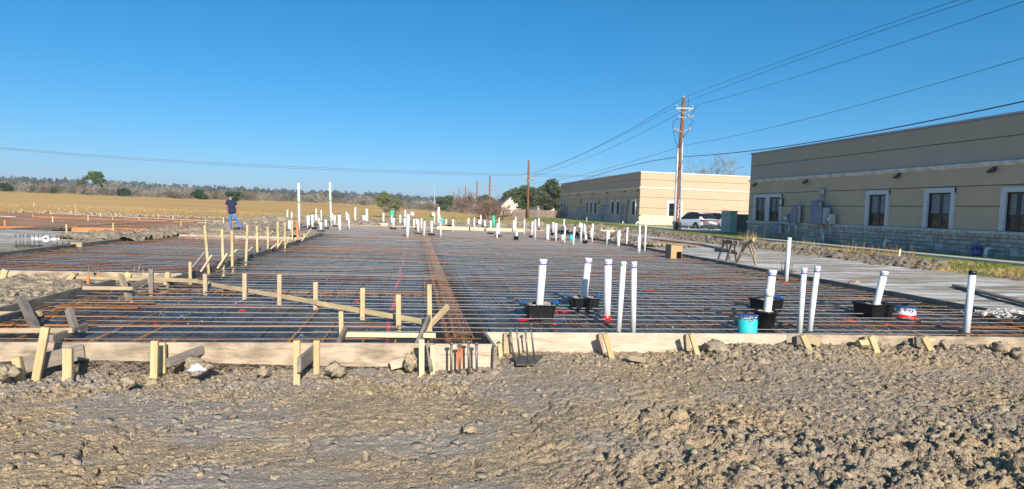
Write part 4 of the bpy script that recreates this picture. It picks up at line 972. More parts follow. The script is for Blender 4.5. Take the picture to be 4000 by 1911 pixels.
for f in sorted(FAR, key=lambda f: f[0]/f[1]):
    k = fkey(f); i = cnt.get(k, 0); cnt[k] = i+1
    d, g = DESC[k]
    lab = f'{d} at the far end of the slab' if tot[k] == 1 else f'{d} in the far cluster, {NUM[i]} such from the left'
    b = (f[0], f[1], min(f[2], .1)-.02); t = (f[3], f[1], f[4]); r = f[5]*1.12
    kw = dict(group=('far '+g) if g and tot[k] > 1 else None, n=10)
    if k in ('bcap','redcap','blcap'): pipe(b, t, r, lab, cap={'bcap':'black_cap','redcap':'red_tape','blcap':'blue_tape'}[k], **kw)
    elif k == 'tallg': pipe(b, t, r, lab, green=.6, **kw)
    elif k == 'strap': pipe(b, t, r, lab, strap=.45, **kw)
    elif k in ('cream','green','teal'): pipe(b, t, max(r, .05), lab, mat={'cream':'pvc_cream','green':'green_pvc','teal':'teal'}[k], cap='foil' if k == 'teal' else 'black_cap', **kw)
    else: pipe(b, t, r, lab, lip=(r > .04), **kw)
FT = [(-5.813, 37.635, 0.489, 0.219), (-4.95, 34.902, 0.455, 0.16), (-5.095, 38.197, 0.293, 0.223), (-5.148, 42.685, 0.308, 0.21), (-1.339, 41.139, 0.462, 0.212), (-1.089, 49.548, 0.448, 0.201), (-0.621, 43.134, 0.438, 0.182), (0.223, 35.428, 0.445, 0.183), (0.927, 33.858, 0.426, 0.234), (0.095, 42.262, 0.225, 0.185), (1.969, 51.994, 0.246, 0.205), (5.252, 51.286, 0.408, 0.204), (4.607, 37.787, 0.452, 0.211), (4.71, 34.903, 0.419, 0.195)]+[(7.511, 32.898, 0.47, 0.198), (9.403, 34.881, 0.325, 0.199)]
FT.sort(key=lambda f: f[0]/f[1])
for i, (x, y, w, h) in enumerate(FT):
    tub(x, y+w*.3, w*.92, max(h*.8, .12), f'black plastic tub round a pipe foot in the far cluster, {ORD[i]} from the left', None, rng.uniform(-.1,.1), False, .1, True, 'black tubs in the far cluster')
FP = [(5.153, 31.454, 0.288, 0.293), (6.551, 34.798, 0.292, 0.208), (9.357, 46.713, 0.302, 0.279), (8.706, 38.946, 0.265, 0.253), (9.306, 35.6, 0.174, 0.279), (8.303, 29.713, 0.272, 0.258)]
FP.sort(key=lambda f: f[0]/f[1])
for i, (x, y, w, h) in enumerate(FP):
    pot(x, y+w*.4, w*.46, max(h*.85, .15), f'round black bucket round a pipe foot in the far cluster, {ORD[i]} from the left', .1, 'round buckets in the far cluster')

# ------------------------------------------------------------------ buildings
MAT['stucco'] = plain('tan_stucco', (.56,.435,.29), .9, var=.05, scale=1.2, bmp=.003)
MAT['stucco_up'] = plain('taupe_stucco', (.47,.385,.295), .9, var=.05, scale=1.0, bmp=.003)
MAT['stucco_sunlit'] = plain('sunlit_stucco', (.535,.385,.25), .9, var=.03, scale=.8, bmp=.003)  # same paint as the shaded side, a separate copy toned for sunlight
MAT['joint'] = plain('joint_grey', (.17,.15,.125), .95)  # dark grey of the wall core, seen in the joints
MAT['trim'] = plain('pale_trim', (.66,.66,.67), .8, var=.06, scale=5)
MAT['mould'] = plain('stained_moulding', (.72,.67,.60), .85, var=.28, scale=2.2)
MAT['stone'] = plain('limestone', (.56,.52,.46), .9, var=.22, scale=4, bmp=.02, objvar=.35)
MAT['mortar'] = plain('mortar', (.30,.28,.255), .95, var=.1)
MAT['capstone'] = plain('cap_stone', (.62,.60,.56), .9, var=.3, scale=6, bmp=.02, objvar=.15)
MAT['coping'] = plain('metal_coping', (.40,.40,.41), .45, metal=.3)
MAT['win_frame'] = plain('dark_bronze_frame', (.022,.021,.020), .45)
MAT['door_grey'] = plain('grey_purple_door', (.22,.20,.23), .6)
MAT['box_shade_blue'] = plain('shade_blue_enamel', (.16,.21,.29), .5, var=.06)  # navy of the shaded box faces put into the enamel colour
MAT['box_grey_and_sun'] = plain('grey_enamel_and_sunlit_side', (.60,.61,.58), .5, var=.05)  # one meter box, and the sunlit box sides put in as colour
MAT['fixture'] = plain('black_fixture', (.03,.03,.03), .4)
MAT['frost'] = plain('frosted_lamp_glass', (.80,.78,.72), .3)
def glass_mat():
    m, t, b = nodes_of('window_glass')
    b.inputs['Base Color'].default_value = (.012,.014,.017,1); b.inputs['Roughness'].default_value = .06; b.inputs['Specular IOR Level'].default_value = .55
    bump(t, b, noise(t, coords(t), 1.5, 2), .01)
    return m
MAT['glass'] = glass_mat()
MAT['blind'] = plain('window_blind', (.20,.215,.235), .5, var=.15, scale=9)
def wall_lamp(root, x, y, z):
    mb = MB(); mb.box(x-.16, x, y-.05, y+.05, z-.22, z+.22).lathe([(.0,.26),(.10,.20),(.11,.17),(.10,.17)], (x-.18,y,z), 8); 
    for k in range(4):
        t = k*math.pi/2+.785; mb.tube([(x-.18+.105*math.cos(t), y+.105*math.sin(t), z+.17), (x-.18+.075*math.cos(t), y+.075*math.sin(t), z-.2)], .010, 4)
    mb.lathe([(.09,-.19),(.075,-.23),(0,-.23)], (x-.18,y,z), 8)
    o = mb.build('wall_lantern', MAT['fixture'], root)
    mb = MB(); mb.lathe([(0,-.19),(.07,-.19),(.095,.17),(0,.17)], (x-.18,y,z), 8); mb.build('lamp_glass', MAT['frost'], o)
def flood(root, x, y, z):
    mb = MB(); mb.box(x-.06, x, y-.06, y+.06, z-.02, z+.10).add([(x-.05,y-.12,z+.05),(x-.05,y+.12,z+.05),(x-.24,y+.13,z-.08),(x-.24,y-.13,z-.08),(x-.05,y-.12,z-.06),(x-.05,y+.12,z-.06),(x-.2,y+.13,z-.16),(x-.2,y-.13,z-.16)], [(0,1,2,3),(7,6,5,4),(0,4,5,1),(3,2,6,7),(0,3,7,4),(1,5,6,2)])
    mb.build('flood_light', MAT['fixture'], root)
def window_x(root, x, ya, yb, zb, zt, tw=.16, blind=False, panes=2):
    """window in a wall facing -x, between ya < yb, from sill zb to outer head zt"""
    fr = MB(); p = x-.075
    fr.box(p, x+.02, ya, ya+tw, zb, zt).box(p, x+.02, yb-tw, yb, zb, zt).box(p-.004, x+.02, ya-.02, yb+.02, zt-tw, zt+.03)
    fr.box(p-.03, x, ya-.02, ya+.05, zb, zt+.03).box(p-.03, x, yb-.05, yb+.02, zb, zt+.03)
    w = fr.build('window', MAT['trim'], root)
    a, b, z0, z1 = ya+tw, yb-tw, zb, zt-tw
    sash = MB(); f = .07; xm = x+.055
    sash.box(xm, xm+.06, a, a+f, z0, z1).box(xm, xm+.06, b-f, b, z0, z1).box(xm, xm+.06, a+f, b-f, z1-f, z1).box(xm, xm+.06, a+f, b-f, z0, z0+f)
    m = (a+b)/2; zm = z0+(z1-z0)*.40
    sash.box(xm+.004, xm+.056, m-.075, m+.075, z0+f, z1-f).box(xm+.006, xm+.054, a+f, m-.075, zm-.03, zm+.03).box(xm+.006, xm+.054, m+.075, b-f, zm-.03, zm+.03)
    sash.build('frame', MAT['win_frame'], w)
    for (s, e) in ((a+f, m-.075), (m+.075, b-f)):
        for q, (u, v) in enumerate(((z0+f, zm-.03), (zm+.03, z1-f))):
            MB().box(xm+.025, xm+.035, s+.001, e-.001, u+.001, v-.001).build('pane', MAT['blind'] if (blind and q) else MAT['glass'], w)
def stones_x(root, x, y0, y1, z0, z1, courses, lmin, lmax, limit):
    """coursed rubble: blocks of one, one and a half or two courses laid edge to edge, each a mesh of its own"""
    base = MB().box(x+.035, x+.2, y0, y1, z0-.25, z1).build('stone_wainscot', MAT['mortar'], root)
    hs = (z1-z0)/courses; n = 0; g = .010; extra = MB()
    occ = {}
    step = .08; N_ = int((y1-y0)/step)
    used = np.zeros((courses, N_), bool)
    for c in range(courses):
        i = 0
        while i < N_:
            if used[c, i]: i += 1; continue
            L = int(rng.uniform(lmin, lmax)/step); j = i
            while j < N_ and j-i < L and not used[c, j]: j += 1
            if 0 < N_-j < 3: j = N_
            hgt = 2 if (c+1 < courses and rng.random() < .32 and j-i <= 6 and not used[c+1, i:j].any()) else 1
            used[c:c+hgt, i:j] = True
            a, b = y0+i*step+g, y0+j*step-g; u, v = z0+c*hs+g, z0+(c+hgt)*hs-g
            d = rng.uniform(.0, .03); k = .02
            q = lambda: rng.uniform(-.012, .012)
            V = [(x+.05,a,u),(x+.05,b,u),(x+.05,b,v),(x+.05,a,v),(x-d,a+k+q(),u+k+q()),(x-d+q(),b-k+q(),u+k+q()),(x-d+q(),b-k+q(),v-k+q()),(x-d,a+k+q(),v-k+q())]
            F_ = [(7,6,5,4),(0,4,5,1),(1,5,6,2),(2,6,7,3),(3,7,4,0)]
            n += 1
            if n <= limit: MB().add(V, F_).build('stone', MAT['stone'], base)
            else: extra.add(V, F_)
            i = j
    if extra.v: tag(extra.build('stones', MAT['stone'], base), kind='stuff')
    return base
def caps_x(root, x, y0, y1, z, L=.45):
    y = y0
    base = MB().box(x-.02, x+.2, y0, y1, z, z+.075).build('ledge', MAT['mortar'], root)
    while y < y1-.05:
        e = min(y+L*rng.uniform(.8, 1.2), y1); q = lambda: rng.uniform(-.012, .012)
        V = [(x+.1,y+.005,z-.03),(x+.1,e-.005,z-.03),(x+.1,e-.005,z+.09),(x+.1,y+.005,z+.09),(x-.11+q(),y+.008,z-.03+q()),(x-.11+q(),e-.008,z-.03+q()),(x-.08+q(),e-.008,z+.085+q()*.3),(x-.08+q(),y+.008,z+.085+q()*.3)]
        MB().add(V, [(7,6,5,4),(0,4,5,1),(1,5,6,2),(2,6,7,3),(3,7,4,0)]).build('cap_stone', MAT['capstone'], base); y = e
def mould_x(root, x, y0, y1, z0, z1, name='moulding'):
    h = z1-z0; pr = [(.0,0),(-.05,.01),(-.06,h*.3),(-.10,h*.45),(-.13,h*.55),(-.13,h*.9),(-.10,h),(.0,h)]
    mb = MB(); vv = [(x+a, y0, z0+b) for a, b in pr]+[(x+a, y1, z0+b) for a, b in pr]; n = len(pr)
    mb.add(vv, [(i, i+1, n+i+1, n+i) for i in range(n-1)]+[tuple(range(n)), tuple(range(2*n-1, n-1, -1))]); mb.build(name, MAT['mould'], root)
def panels_x(root, x, y0, y1, bands, wins, mats, core_to):
    """stucco bands with recessed joints, cut away round the windows"""
    for (z0, z1), m in zip(bands, mats):
        edges = [y0]
        for w in wins:
            if w[2] < z1 and w[3] > z0: edges += [w[0], w[1]]
        edges.append(y1)
        for i in range(0, len(edges), 2):
            a, b = edges[i], edges[i+1]
            if b-a > .01: MB().box(x, x+.14, a, b, z0+.016, z1-.016).build('wall_panel', MAT[m], root)
        for w in wins:
            if w[2] < z1 and w[3] > z0:
                if w[3] < z1-.03: MB().box(x, x+.14, w[0]+.001, w[1]-.001, w[3]+.001, z1-.016).build('wall_panel', MAT[m], root)
                if w[2] > z0+.03: MB().box(x, x+.14, w[0]+.001, w[1]-.001, z0+.016, w[2]-.001).build('wall_panel', MAT[m], root)
def elbow(x, y, z, label, r=.062, h=.2):
    root = empty('drain_elbow', (x,y,z)); tag(root, label, 'drain pipe', 'white drain elbows along the buildings')
    mb = MB(); pts = [(x,y,z-.1),(x,y,z+h)]+[(x+(.16)*(1-math.cos(t))*.9, y, z+h+.16*math.sin(t)) for t in np.linspace(.25, 1.57, 6)]+[(x+.30,y,z+h+.15)]
    mb.tube(pts, r, 12); mb.build('pipe_bend', MAT['pvc'], root, True)
    mb = MB(); mb.tube([(x,y,z+h-.12),(x,y,z+h-.02)], r*1.1, 12); mb.build('coupling', MAT['pvc'], root, True)

BX, BY0, BY1 = 22.0, 11.0, 38.85
b1 = empty('commercial_building', (BX, BY1, .5)); tag(b1, 'long tan stucco building with dark windows and grey stone base at right', 'building')
MB().box(BX+.13, BX+18, BY0, BY1-.02, .2, 5.86).build('wall', MAT['joint'], b1)
W1 = [tuple(sorted((a, b)))+(1.55, zt) for a, b, zt in [(38.24, 36.72, 3.2), (36.64, 35.16, 3.2), (27.9, 26.45, 3.2), (24.32, 22.82, 3.21), (20.68, 19.53, 3.17)]]
W1.sort()
panels_x(b1, BX, BY0, BY1, [(1.52,2.48),(2.48,3.29),(3.29,4.04),(4.16,5.12),(5.12,5.90)], W1, ['stucco','stucco','stucco','stucco_up','stucco_up'], 0)
for w in W1: window_x(b1, BX, w[0], w[1], w[2], w[3], blind=True)
mould_x(b1, BX, BY0, BY1+.1, 4.02, 4.20)
MB().box(BX-.05, BX+.4, BY0, BY1+.06, 5.90, 5.985).build('roof_coping', MAT['coping'], b1)
MB().box(BX, BX+18, BY1, BY1+.14, 1.5, 5.90).build('wall_panel', MAT['stucco_up'], b1)
MB().box(BX-.05, BX+18, BY1-.1, BY1+.19, 5.901, 5.986).build('roof_coping', MAT['coping'], b1)
stones_x(b1, BX-.06, BY0, BY1+.12, .42, 1.44, 6, .22, .62, 290)
caps_x(b1, BX-.06, BY0, BY1+.16, 1.44)
for px_y in [38.245, 32.805, 25.922, 21.101]: flood(b1, BX-.02, px_y, 3.90)
ly = (22.0, 35.036, 2.723); wall_lamp(b1, BX, ly[1], ly[2])
def cabinet(root, name, ya, yb, z0, z1, dep, mat, x=BX, trimmat=None, handle=True):
    mb = MB(); mb.box(x-dep, x+.02, ya, yb, z0, z1); mb.box(x-dep-.02, x-dep-.004, ya+.015, yb-.015, z0+.02, z1-.02); mb.box(x-dep-.03, x+.02, ya-.02, yb+.02, z1+.001, z1+.025)
    o = mb.build(name, MAT[mat], root)
    MB().box(x-dep+.03, x-.03, ya-.008, ya-.0015, z0+.02, z1-.02).build('side_panel', MAT['box_grey_and_sun'], o)  # paler panel for the sunlit side, its light put into the colour
    if handle: MB().box(x-dep-.05, x-dep-.021, ya+(yb-ya)*.35, ya+(yb-ya)*.35+.03, (z0+z1)/2-.08, (z0+z1)/2+.08).build('handle', MAT['galv'], o)
    return o
EL = [(33.52, 32.96, 2.5, 1.53), (31.77, 31.13, 2.74, 1.5), (31.22, 30.41, 2.4, 1.51), (35.35, 34.73, 1.39, 0.79), (34.16, 33.8, 1.99, 1.54), (30.2, 29.95, 2.03, 1.53)]
for i, (a, b, zt, zb) in enumerate(EL):
    ya, yb = min(a, b), max(a, b)
    o = cabinet(b1, ['disconnect_box','tall_panel_box','electrical_cabinet','lower_service_box','meter_socket','meter_socket'][i], ya, yb, zb, zt, (.22,.2,.42,.28,.16,.2)[i], ('box_shade_blue','box_shade_blue','box_shade_blue','box_shade_blue','box_shade_blue','box_grey_and_sun')[i], x=BX-(.19 if zb < 1.6 else .003), handle=i < 4)
    if i >= 4:
        mb = MB(); yc, zc = (ya+yb)/2, (zt+zb)/2; xx = BX-.19-(.16,.2)[i-4]
        mb.tube([(xx, yc, zc), (xx-.16, yc, zc)], .085, 12); mb.build('meter_glass', MAT['frost'], o, True)
wh = [(21.85, 31.282, 2.694), (21.85, 31.354, 3.434)]
for k in (-.09, .09):
    mb = MB(); y_ = wh[0][1]+k; mb.tube([(BX-.1,y_,wh[0][2]-.1),(BX-.1,y_,wh[1][2]-.35)], .04, 8); mb.tube([(BX-.1,y_,wh[1][2]-.36),(BX-.12,y_,wh[1][2]+.02)], .075, 8); mb.build('weatherhead', MAT['galv'], b1, True)
for px in [33.9, 33.227, 30.91, 30.236]:
    mb = MB(); mb.tube([(BX-.22,px,.45),(BX-.22,px,1.75)], .045, 8); mb.build('conduit', MAT['galv'], b1, True)
mb = MB(); q = 30.756; mb.tube([(BX-.30,q-.1,.45),(BX-.30,q-.05,1.05)], .06, 10); mb.build('riser_pipe', MAT['pvc'], b1, True)
mb = MB(); s_ = (21.88, 21.127, 1.022); mb.tube([(BX-.11,s_[1],s_[2]),(BX-.2,s_[1],s_[2]),(BX-.22,s_[1],s_[2]-.06)], .02, 8); mb.build('hose_bib', MAT['galv'], b1, True)
for p, lab in zip([(23.148, 40.979, 0.52), (21.938, 26.519, 0.52), (22.533, 21.761, 0.52)], ['white drain elbow at the far corner of the right building','white drain elbow at the stone base behind the weeds','white drain elbow beside the blue bucket at the stone base']):
    elbow(BX-.45, p[1]*(BX-.45)/p[0], .5, lab)

# second building: sunlit cream end, shaded long side
CX, CY0, CY1 = 24.0, 65.0, 102.5
b2 = empty('commercial_building', (CX, CY0, .5)); tag(b2, 'farther stucco building with bright cream sunlit end and shaded side', 'building')
MB().box(CX+.13, CX+34, CY0+.13, CY1, .2, 6.15).build('wall', MAT['joint'], b2)
ZB = [(1.55,2.40),(2.40,3.55),(3.55,4.45),(4.58,5.45),(5.45,6.20)]
W2 = [tuple(sorted((a, b)))+(1.6, 3.25) for a, b in [(102.0, 100.52), (99.99, 98.39), (86.6, 85.09), (84.4, 82.97), (82.42, 80.82), (74.97, 73.48), (72.91, 71.36), (67.5, 65.99)]]
W2.sort()
panels_x(b2, CX, CY0, CY1, ZB, W2, ['stucco']*3+['stucco_up']*2, 0)
for w in W2: window_x(b2, CX, w[0], w[1], w[2], w[3], .2)
mould_x(b2, CX, CY0-.12, CY1+.1, 4.43, 4.62)
DR = [tuple(sorted(d)) for d in [(98.1, 96.93), (87.64, 86.69), (78.8, 77.81), (71.03, 70.08), (69.42, 68.58)]]
for a, b in DR:
    d_ = MB().box(CX-.055, CX+.1, a, b, .5, 2.75).build('door', MAT['door_grey'], b2); MB().box(CX-.09, CX-.056, a+.1, a+.16, 1.4, 1.55).build('handle', MAT['galv'], d_)
segs = []; y = CY0-.1
for a, b in sorted(DR)+[(CY1+.1, CY1+.2)]:
    if a-y > .4: segs.append((y, a-.05))
    y = b+.05
for a, b in segs:
    MB().box(CX-.05, CX+.1, a, b, .3, 1.5).build('stone_wainscot', MAT['stone'], b2); MB().box(CX-.14, CX+.1, a-.03, b+.03, 1.5, 1.6).build('ledge', MAT['capstone'], b2)
for px, py in [(98.955, 3.123), (88.96, 3.068), (79.91, 3.018), (68.578, 3.02)]: wall_lamp(b2, CX, px, py)
for px in [102.564, 96.702, 90.577, 83.084, 76.49, 69.837, 65.546]: flood(b2, CX-.02, px, 4.25)
for px, a, b in [(89.2, 3.7, 1.89), (76.75, 3.67, 1.69), (65.87, 3.33, 1.56)]:
    mb = MB(); mb.tube([(CX-.12,px,b),(CX-.12,px,a)], .07, 8); mb.build('conduit', MAT['galv'], b2, True)
for a, b, t, l in [(90.34, 89.37, 2.29, 1.51), (78.61, 76.75, 2.55, 1.48), (76.75, 75.42, 2.5, 1.4)]:
    cabinet(b2, 'electrical_cabinet', min(a,b), max(a,b), l, t, .35, 'box_shade_blue', x=CX)
for k, p in enumerate([(23.3, 64.138, 0.613), (23.3, 68.529, 0.617), (23.3, 88.751, 0.629), (23.3, 94.964, 0.618)]):
    elbow(CX-.6, p[1], .5, f'small white drain elbow on the farther building, {ORD[k]} from its cream corner', .07, .15)
# sunlit end wall, facing the camera
wx0, wx1 = [27.1, 28.86]
for k, (z0, z1) in enumerate(ZB):
    for a, b in ([(CX-.002, wx0), (wx1, CX+34)] if k < 2 else [(CX-.002, CX+34)]):
        MB().box(a, b, CY0-.006, CY0+.12, z0+.016, z1-.016).build('wall_panel', MAT['stucco_sunlit'], b2)
    if k == 1: MB().box(wx0+.001, wx1-.001, CY0-.006, CY0+.12, 3.21, z1-.016).build('wall_panel', MAT['stucco_sunlit'], b2)
w = MB().box(wx0, wx0+.22, CY0-.08, CY0+.02, 1.6, 3.2).box(wx1-.22, wx1, CY0-.08, CY0+.02, 1.6, 3.2).box(wx0-.03, wx1+.03, CY0-.084, CY0+.02, 2.98, 3.23).build('window', MAT['trim'], b2)
MB().box(wx0+.22, wx1-.22, CY0+.08, CY0+.1, 1.6, 2.98).build('pane', MAT['glass'], w)
fr = MB(); xm_ = (wx0+wx1)/2; fr.box(xm_-.05, xm_+.05, CY0+.03, CY0+.079, 1.6, 2.98).box(wx0+.22, xm_-.051, CY0+.04, CY0+.078, 2.2, 2.28).box(xm_+.051, wx1-.22, CY0+.04, CY0+.078, 2.2, 2.28); fr.build('frame', MAT['win_frame'], w)
mb = MB(); pr = [(0,0),(-.06,.02),(-.13,.1),(-.13,.17),(0,.19)]
mb.add([(CX-.13, CY0+a, 4.43+b) for a, b in pr]+[(CX+34, CY0+a, 4.43+b) for a, b in pr], [(i+1, i, 5+i, 6+i) for i in range(4)]+[(4,3,2,1,0),(5,6,7,8,9)]); mb.build('moulding', plain('sunlit_moulding', (.80,.74,.62), .85, var=.15, scale=1.5), b2)  # moulding of the sunlit end, sunlight put into a paler colour
MB().box(CX-.06, CX+34, CY0-.06, CY0+.4, 6.20, 6.30).build('roof_coping', plain('sunlit_coping', (.78,.76,.70), .6), b2)  # coping over the sunlit end, a lighter copy with the sun in its colour
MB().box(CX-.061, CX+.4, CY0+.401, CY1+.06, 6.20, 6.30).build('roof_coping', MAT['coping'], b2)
MAT['stone_sunlit'] = plain('sunlit_limestone', (.72,.64,.50), .9, var=.18, scale=3, bmp=.02, objvar=.12)  # lit copy of the limestone, sunlight put into the colour
base = MB().box(CX-.08, CX+34, CY0-.03, CY0+.1, .2, 1.5).build('stone_wainscot', MAT['mortar'], b2)
n = 0; x = CX-.06; rows = 5
for rrow in range(rows):
    x = CX-.08
    while x < CX+17:
        e = x+rng.uniform(.35, .95); z0 = .45+rrow*.21; MB().box(x+.012, e-.012, CY0-.075+rng.uniform(-.01,.01), CY0-.031, z0+.012, z0+.198).build('stone', MAT['stone_sunlit'], base); x = e
MB().box(CX-.15, CX+34, CY0-.13, CY0+.1, 1.50, 1.60).build('ledge', MAT['stone_sunlit'], b2)

# ------------------------------------------------------------------ cabinets, bucket, cars by the buildings
MAT['green_box'] = plain('pale_green_enamel', (.36,.44,.33), .5, var=.06)
MAT['green_box_shade'] = plain('shade_green_enamel', (.33,.41,.32), .5, var=.06)  # door side of the cabinet, its shade put into a darker green
tc = (24.569, 46.112, 0.45); tl_ = 47.667; tr_ = 25.102; tz = 2.138
tf = empty('transformer_cabinet', (tc[0],tc[1],.45)); tag(tf, 'tall pale green utility cabinet with padlock beside the white car', 'utility cabinet')
MB().box(tc[0], tr_, tc[1], tl_, .5, tz).build('cabinet_body', MAT['green_box'], tf)
MB().box(tc[0]-.03, tr_+.05, tc[1]-.03, tl_+.03, tz+.001, tz+.05).build('lid', MAT['green_box'], tf)
d_ = MB().box(tc[0]-.025, tc[0]-.002, tc[1]+.03, (tc[1]+tl_)/2-.01, .78, tz-.04).build('door', MAT['green_box_shade'], tf); MB().box(tc[0]-.06, tc[0]-.026, (tc[1]+tl_)/2-.12, (tc[1]+tl_)/2-.05, 1.15, 1.38).build('padlock', MAT['galv'], d_)
MB().box(tc[0]-.025, tc[0]-.002, (tc[1]+tl_)/2+.01, tl_-.03, .78, tz-.04).build('door', MAT['green_box_shade'], tf)
MB().box(tc[0]-.25, tr_+.3, tc[1]-.25, tl_+.3, .3, .50).build('pad', MAT['concrete'], tf)
t2 = empty('transformer_cabinet', (tr_+.1, tc[1]+1.2, .45)); tag(t2, 'low utility box coloured dark for shade between the green cabinet and the right building', 'utility cabinet')
MB().box(tr_+.35, tr_+1.7, tc[1]+.6, tc[1]+2.0, .4, tz-.22).build('cabinet_body', plain('shade_dark_enamel', (.10,.12,.11), .5), t2)  # box standing in shadow, the shade put into its dark colour
MB().box(tr_+.30, tr_+1.75, tc[1]+.55, tc[1]+2.05, tz-.219, tz-.17).build('lid', plain('shade_dark_lid', (.16,.18,.16), .5), t2)
def text_mesh(s, size, mat, name, parent, mw, ext=.0):
    cu = bpy.data.curves.new(name, 'FONT'); cu.body = s; cu.size = size; cu.align_x = 'CENTER'; cu.extrude = ext
    ob = bpy.data.objects.new(name+'_curve', cu); C.objects.link(ob); bpy.context.view_layer.update()
    me = bpy.data.meshes.new_from_object(ob.evaluated_get(bpy.context.evaluated_depsgraph_get()))
    bpy.data.objects.remove(ob); me.materials.clear(); me.materials.append(mat)
    return link(bpy.data.objects.new(name, me), parent, mw)
FACE_Y = Matrix.Rotation(math.pi/2, 4, 'X')
sg = empty('hydrant_sign', (29.363, 56.231, 1.897)); tag(sg, 'small red sign reading FDC above the green utility cabinet', 'sign')
sp_ = (29.354, 56.252, 2.239); MB().box(sp_[0]-.18, sp_[0]+.18, sp_[1]-.01, sp_[1]+.01, sp_[2]-.17, sp_[2]+.15).build('sign_plate', plain('red_sign', (.62,.03,.06), .4), sg)
text_mesh('FDC', .20, plain('white_print', (.85,.85,.85), .5), 'lettering', sg, Matrix.Translation((sp_[0], sp_[1]-.014, sp_[2]-.09)) @ FACE_Y)
mb = MB(); mb.tube([(sp_[0],sp_[1]+.02,.3),(sp_[0],sp_[1]+.02,sp_[2])], .025, 6); mb.build('post', MAT['galv'], sg)
bp = (21.749, 21.403, 0.53)
bk = empty('blue_bucket', (bp[0],bp[1],.52)); tag(bk, 'bright blue bucket with white lettering standing against the stone base', 'bucket')
MAT['blue_plastic'] = plain('blue_plastic', (.01,.055,.52), .3, var=.06)
mb = MB(); mb.lathe([(0,0),(.135,0),(.138,.01),(.165,.30),(.172,.30),(.172,.32),(.165,.32),(.168,.36),(.176,.36),(.176,.38),(.158,.38),(.13,.05)], (bp[0],bp[1],.53), 24); mb.build('bucket_wall', MAT['blue_plastic'], bk, True)
mb = MB(); mb.tube([(bp[0]-.17,bp[1],.86)]+[(bp[0]+.17*math.cos(t),bp[1]-.06-.12*math.sin(-t+math.pi),.86-.16*math.sin(t)) for t in np.linspace(math.pi,0,8)]+[(bp[0]+.17,bp[1],.86)], .006, 5); mb.build('handle', MAT['galv'], bk)
lz = Matrix.Rotation(math.radians(-42), 4, 'Z')
text_mesh('DO IT', .085, plain('bucket_white', (.8,.8,.82), .5), 'lettering', bk, Matrix.Translation((bp[0],bp[1],.71)) @ lz @ Matrix.Translation((0,-.163,0)) @ FACE_Y)
text_mesh('RIGHT', .085, plain('bucket_white2', (.8,.8,.82), .5), 'lettering', bk, Matrix.Translation((bp[0],bp[1],.62)) @ lz @ Matrix.Translation((0,-.158,0)) @ FACE_Y)

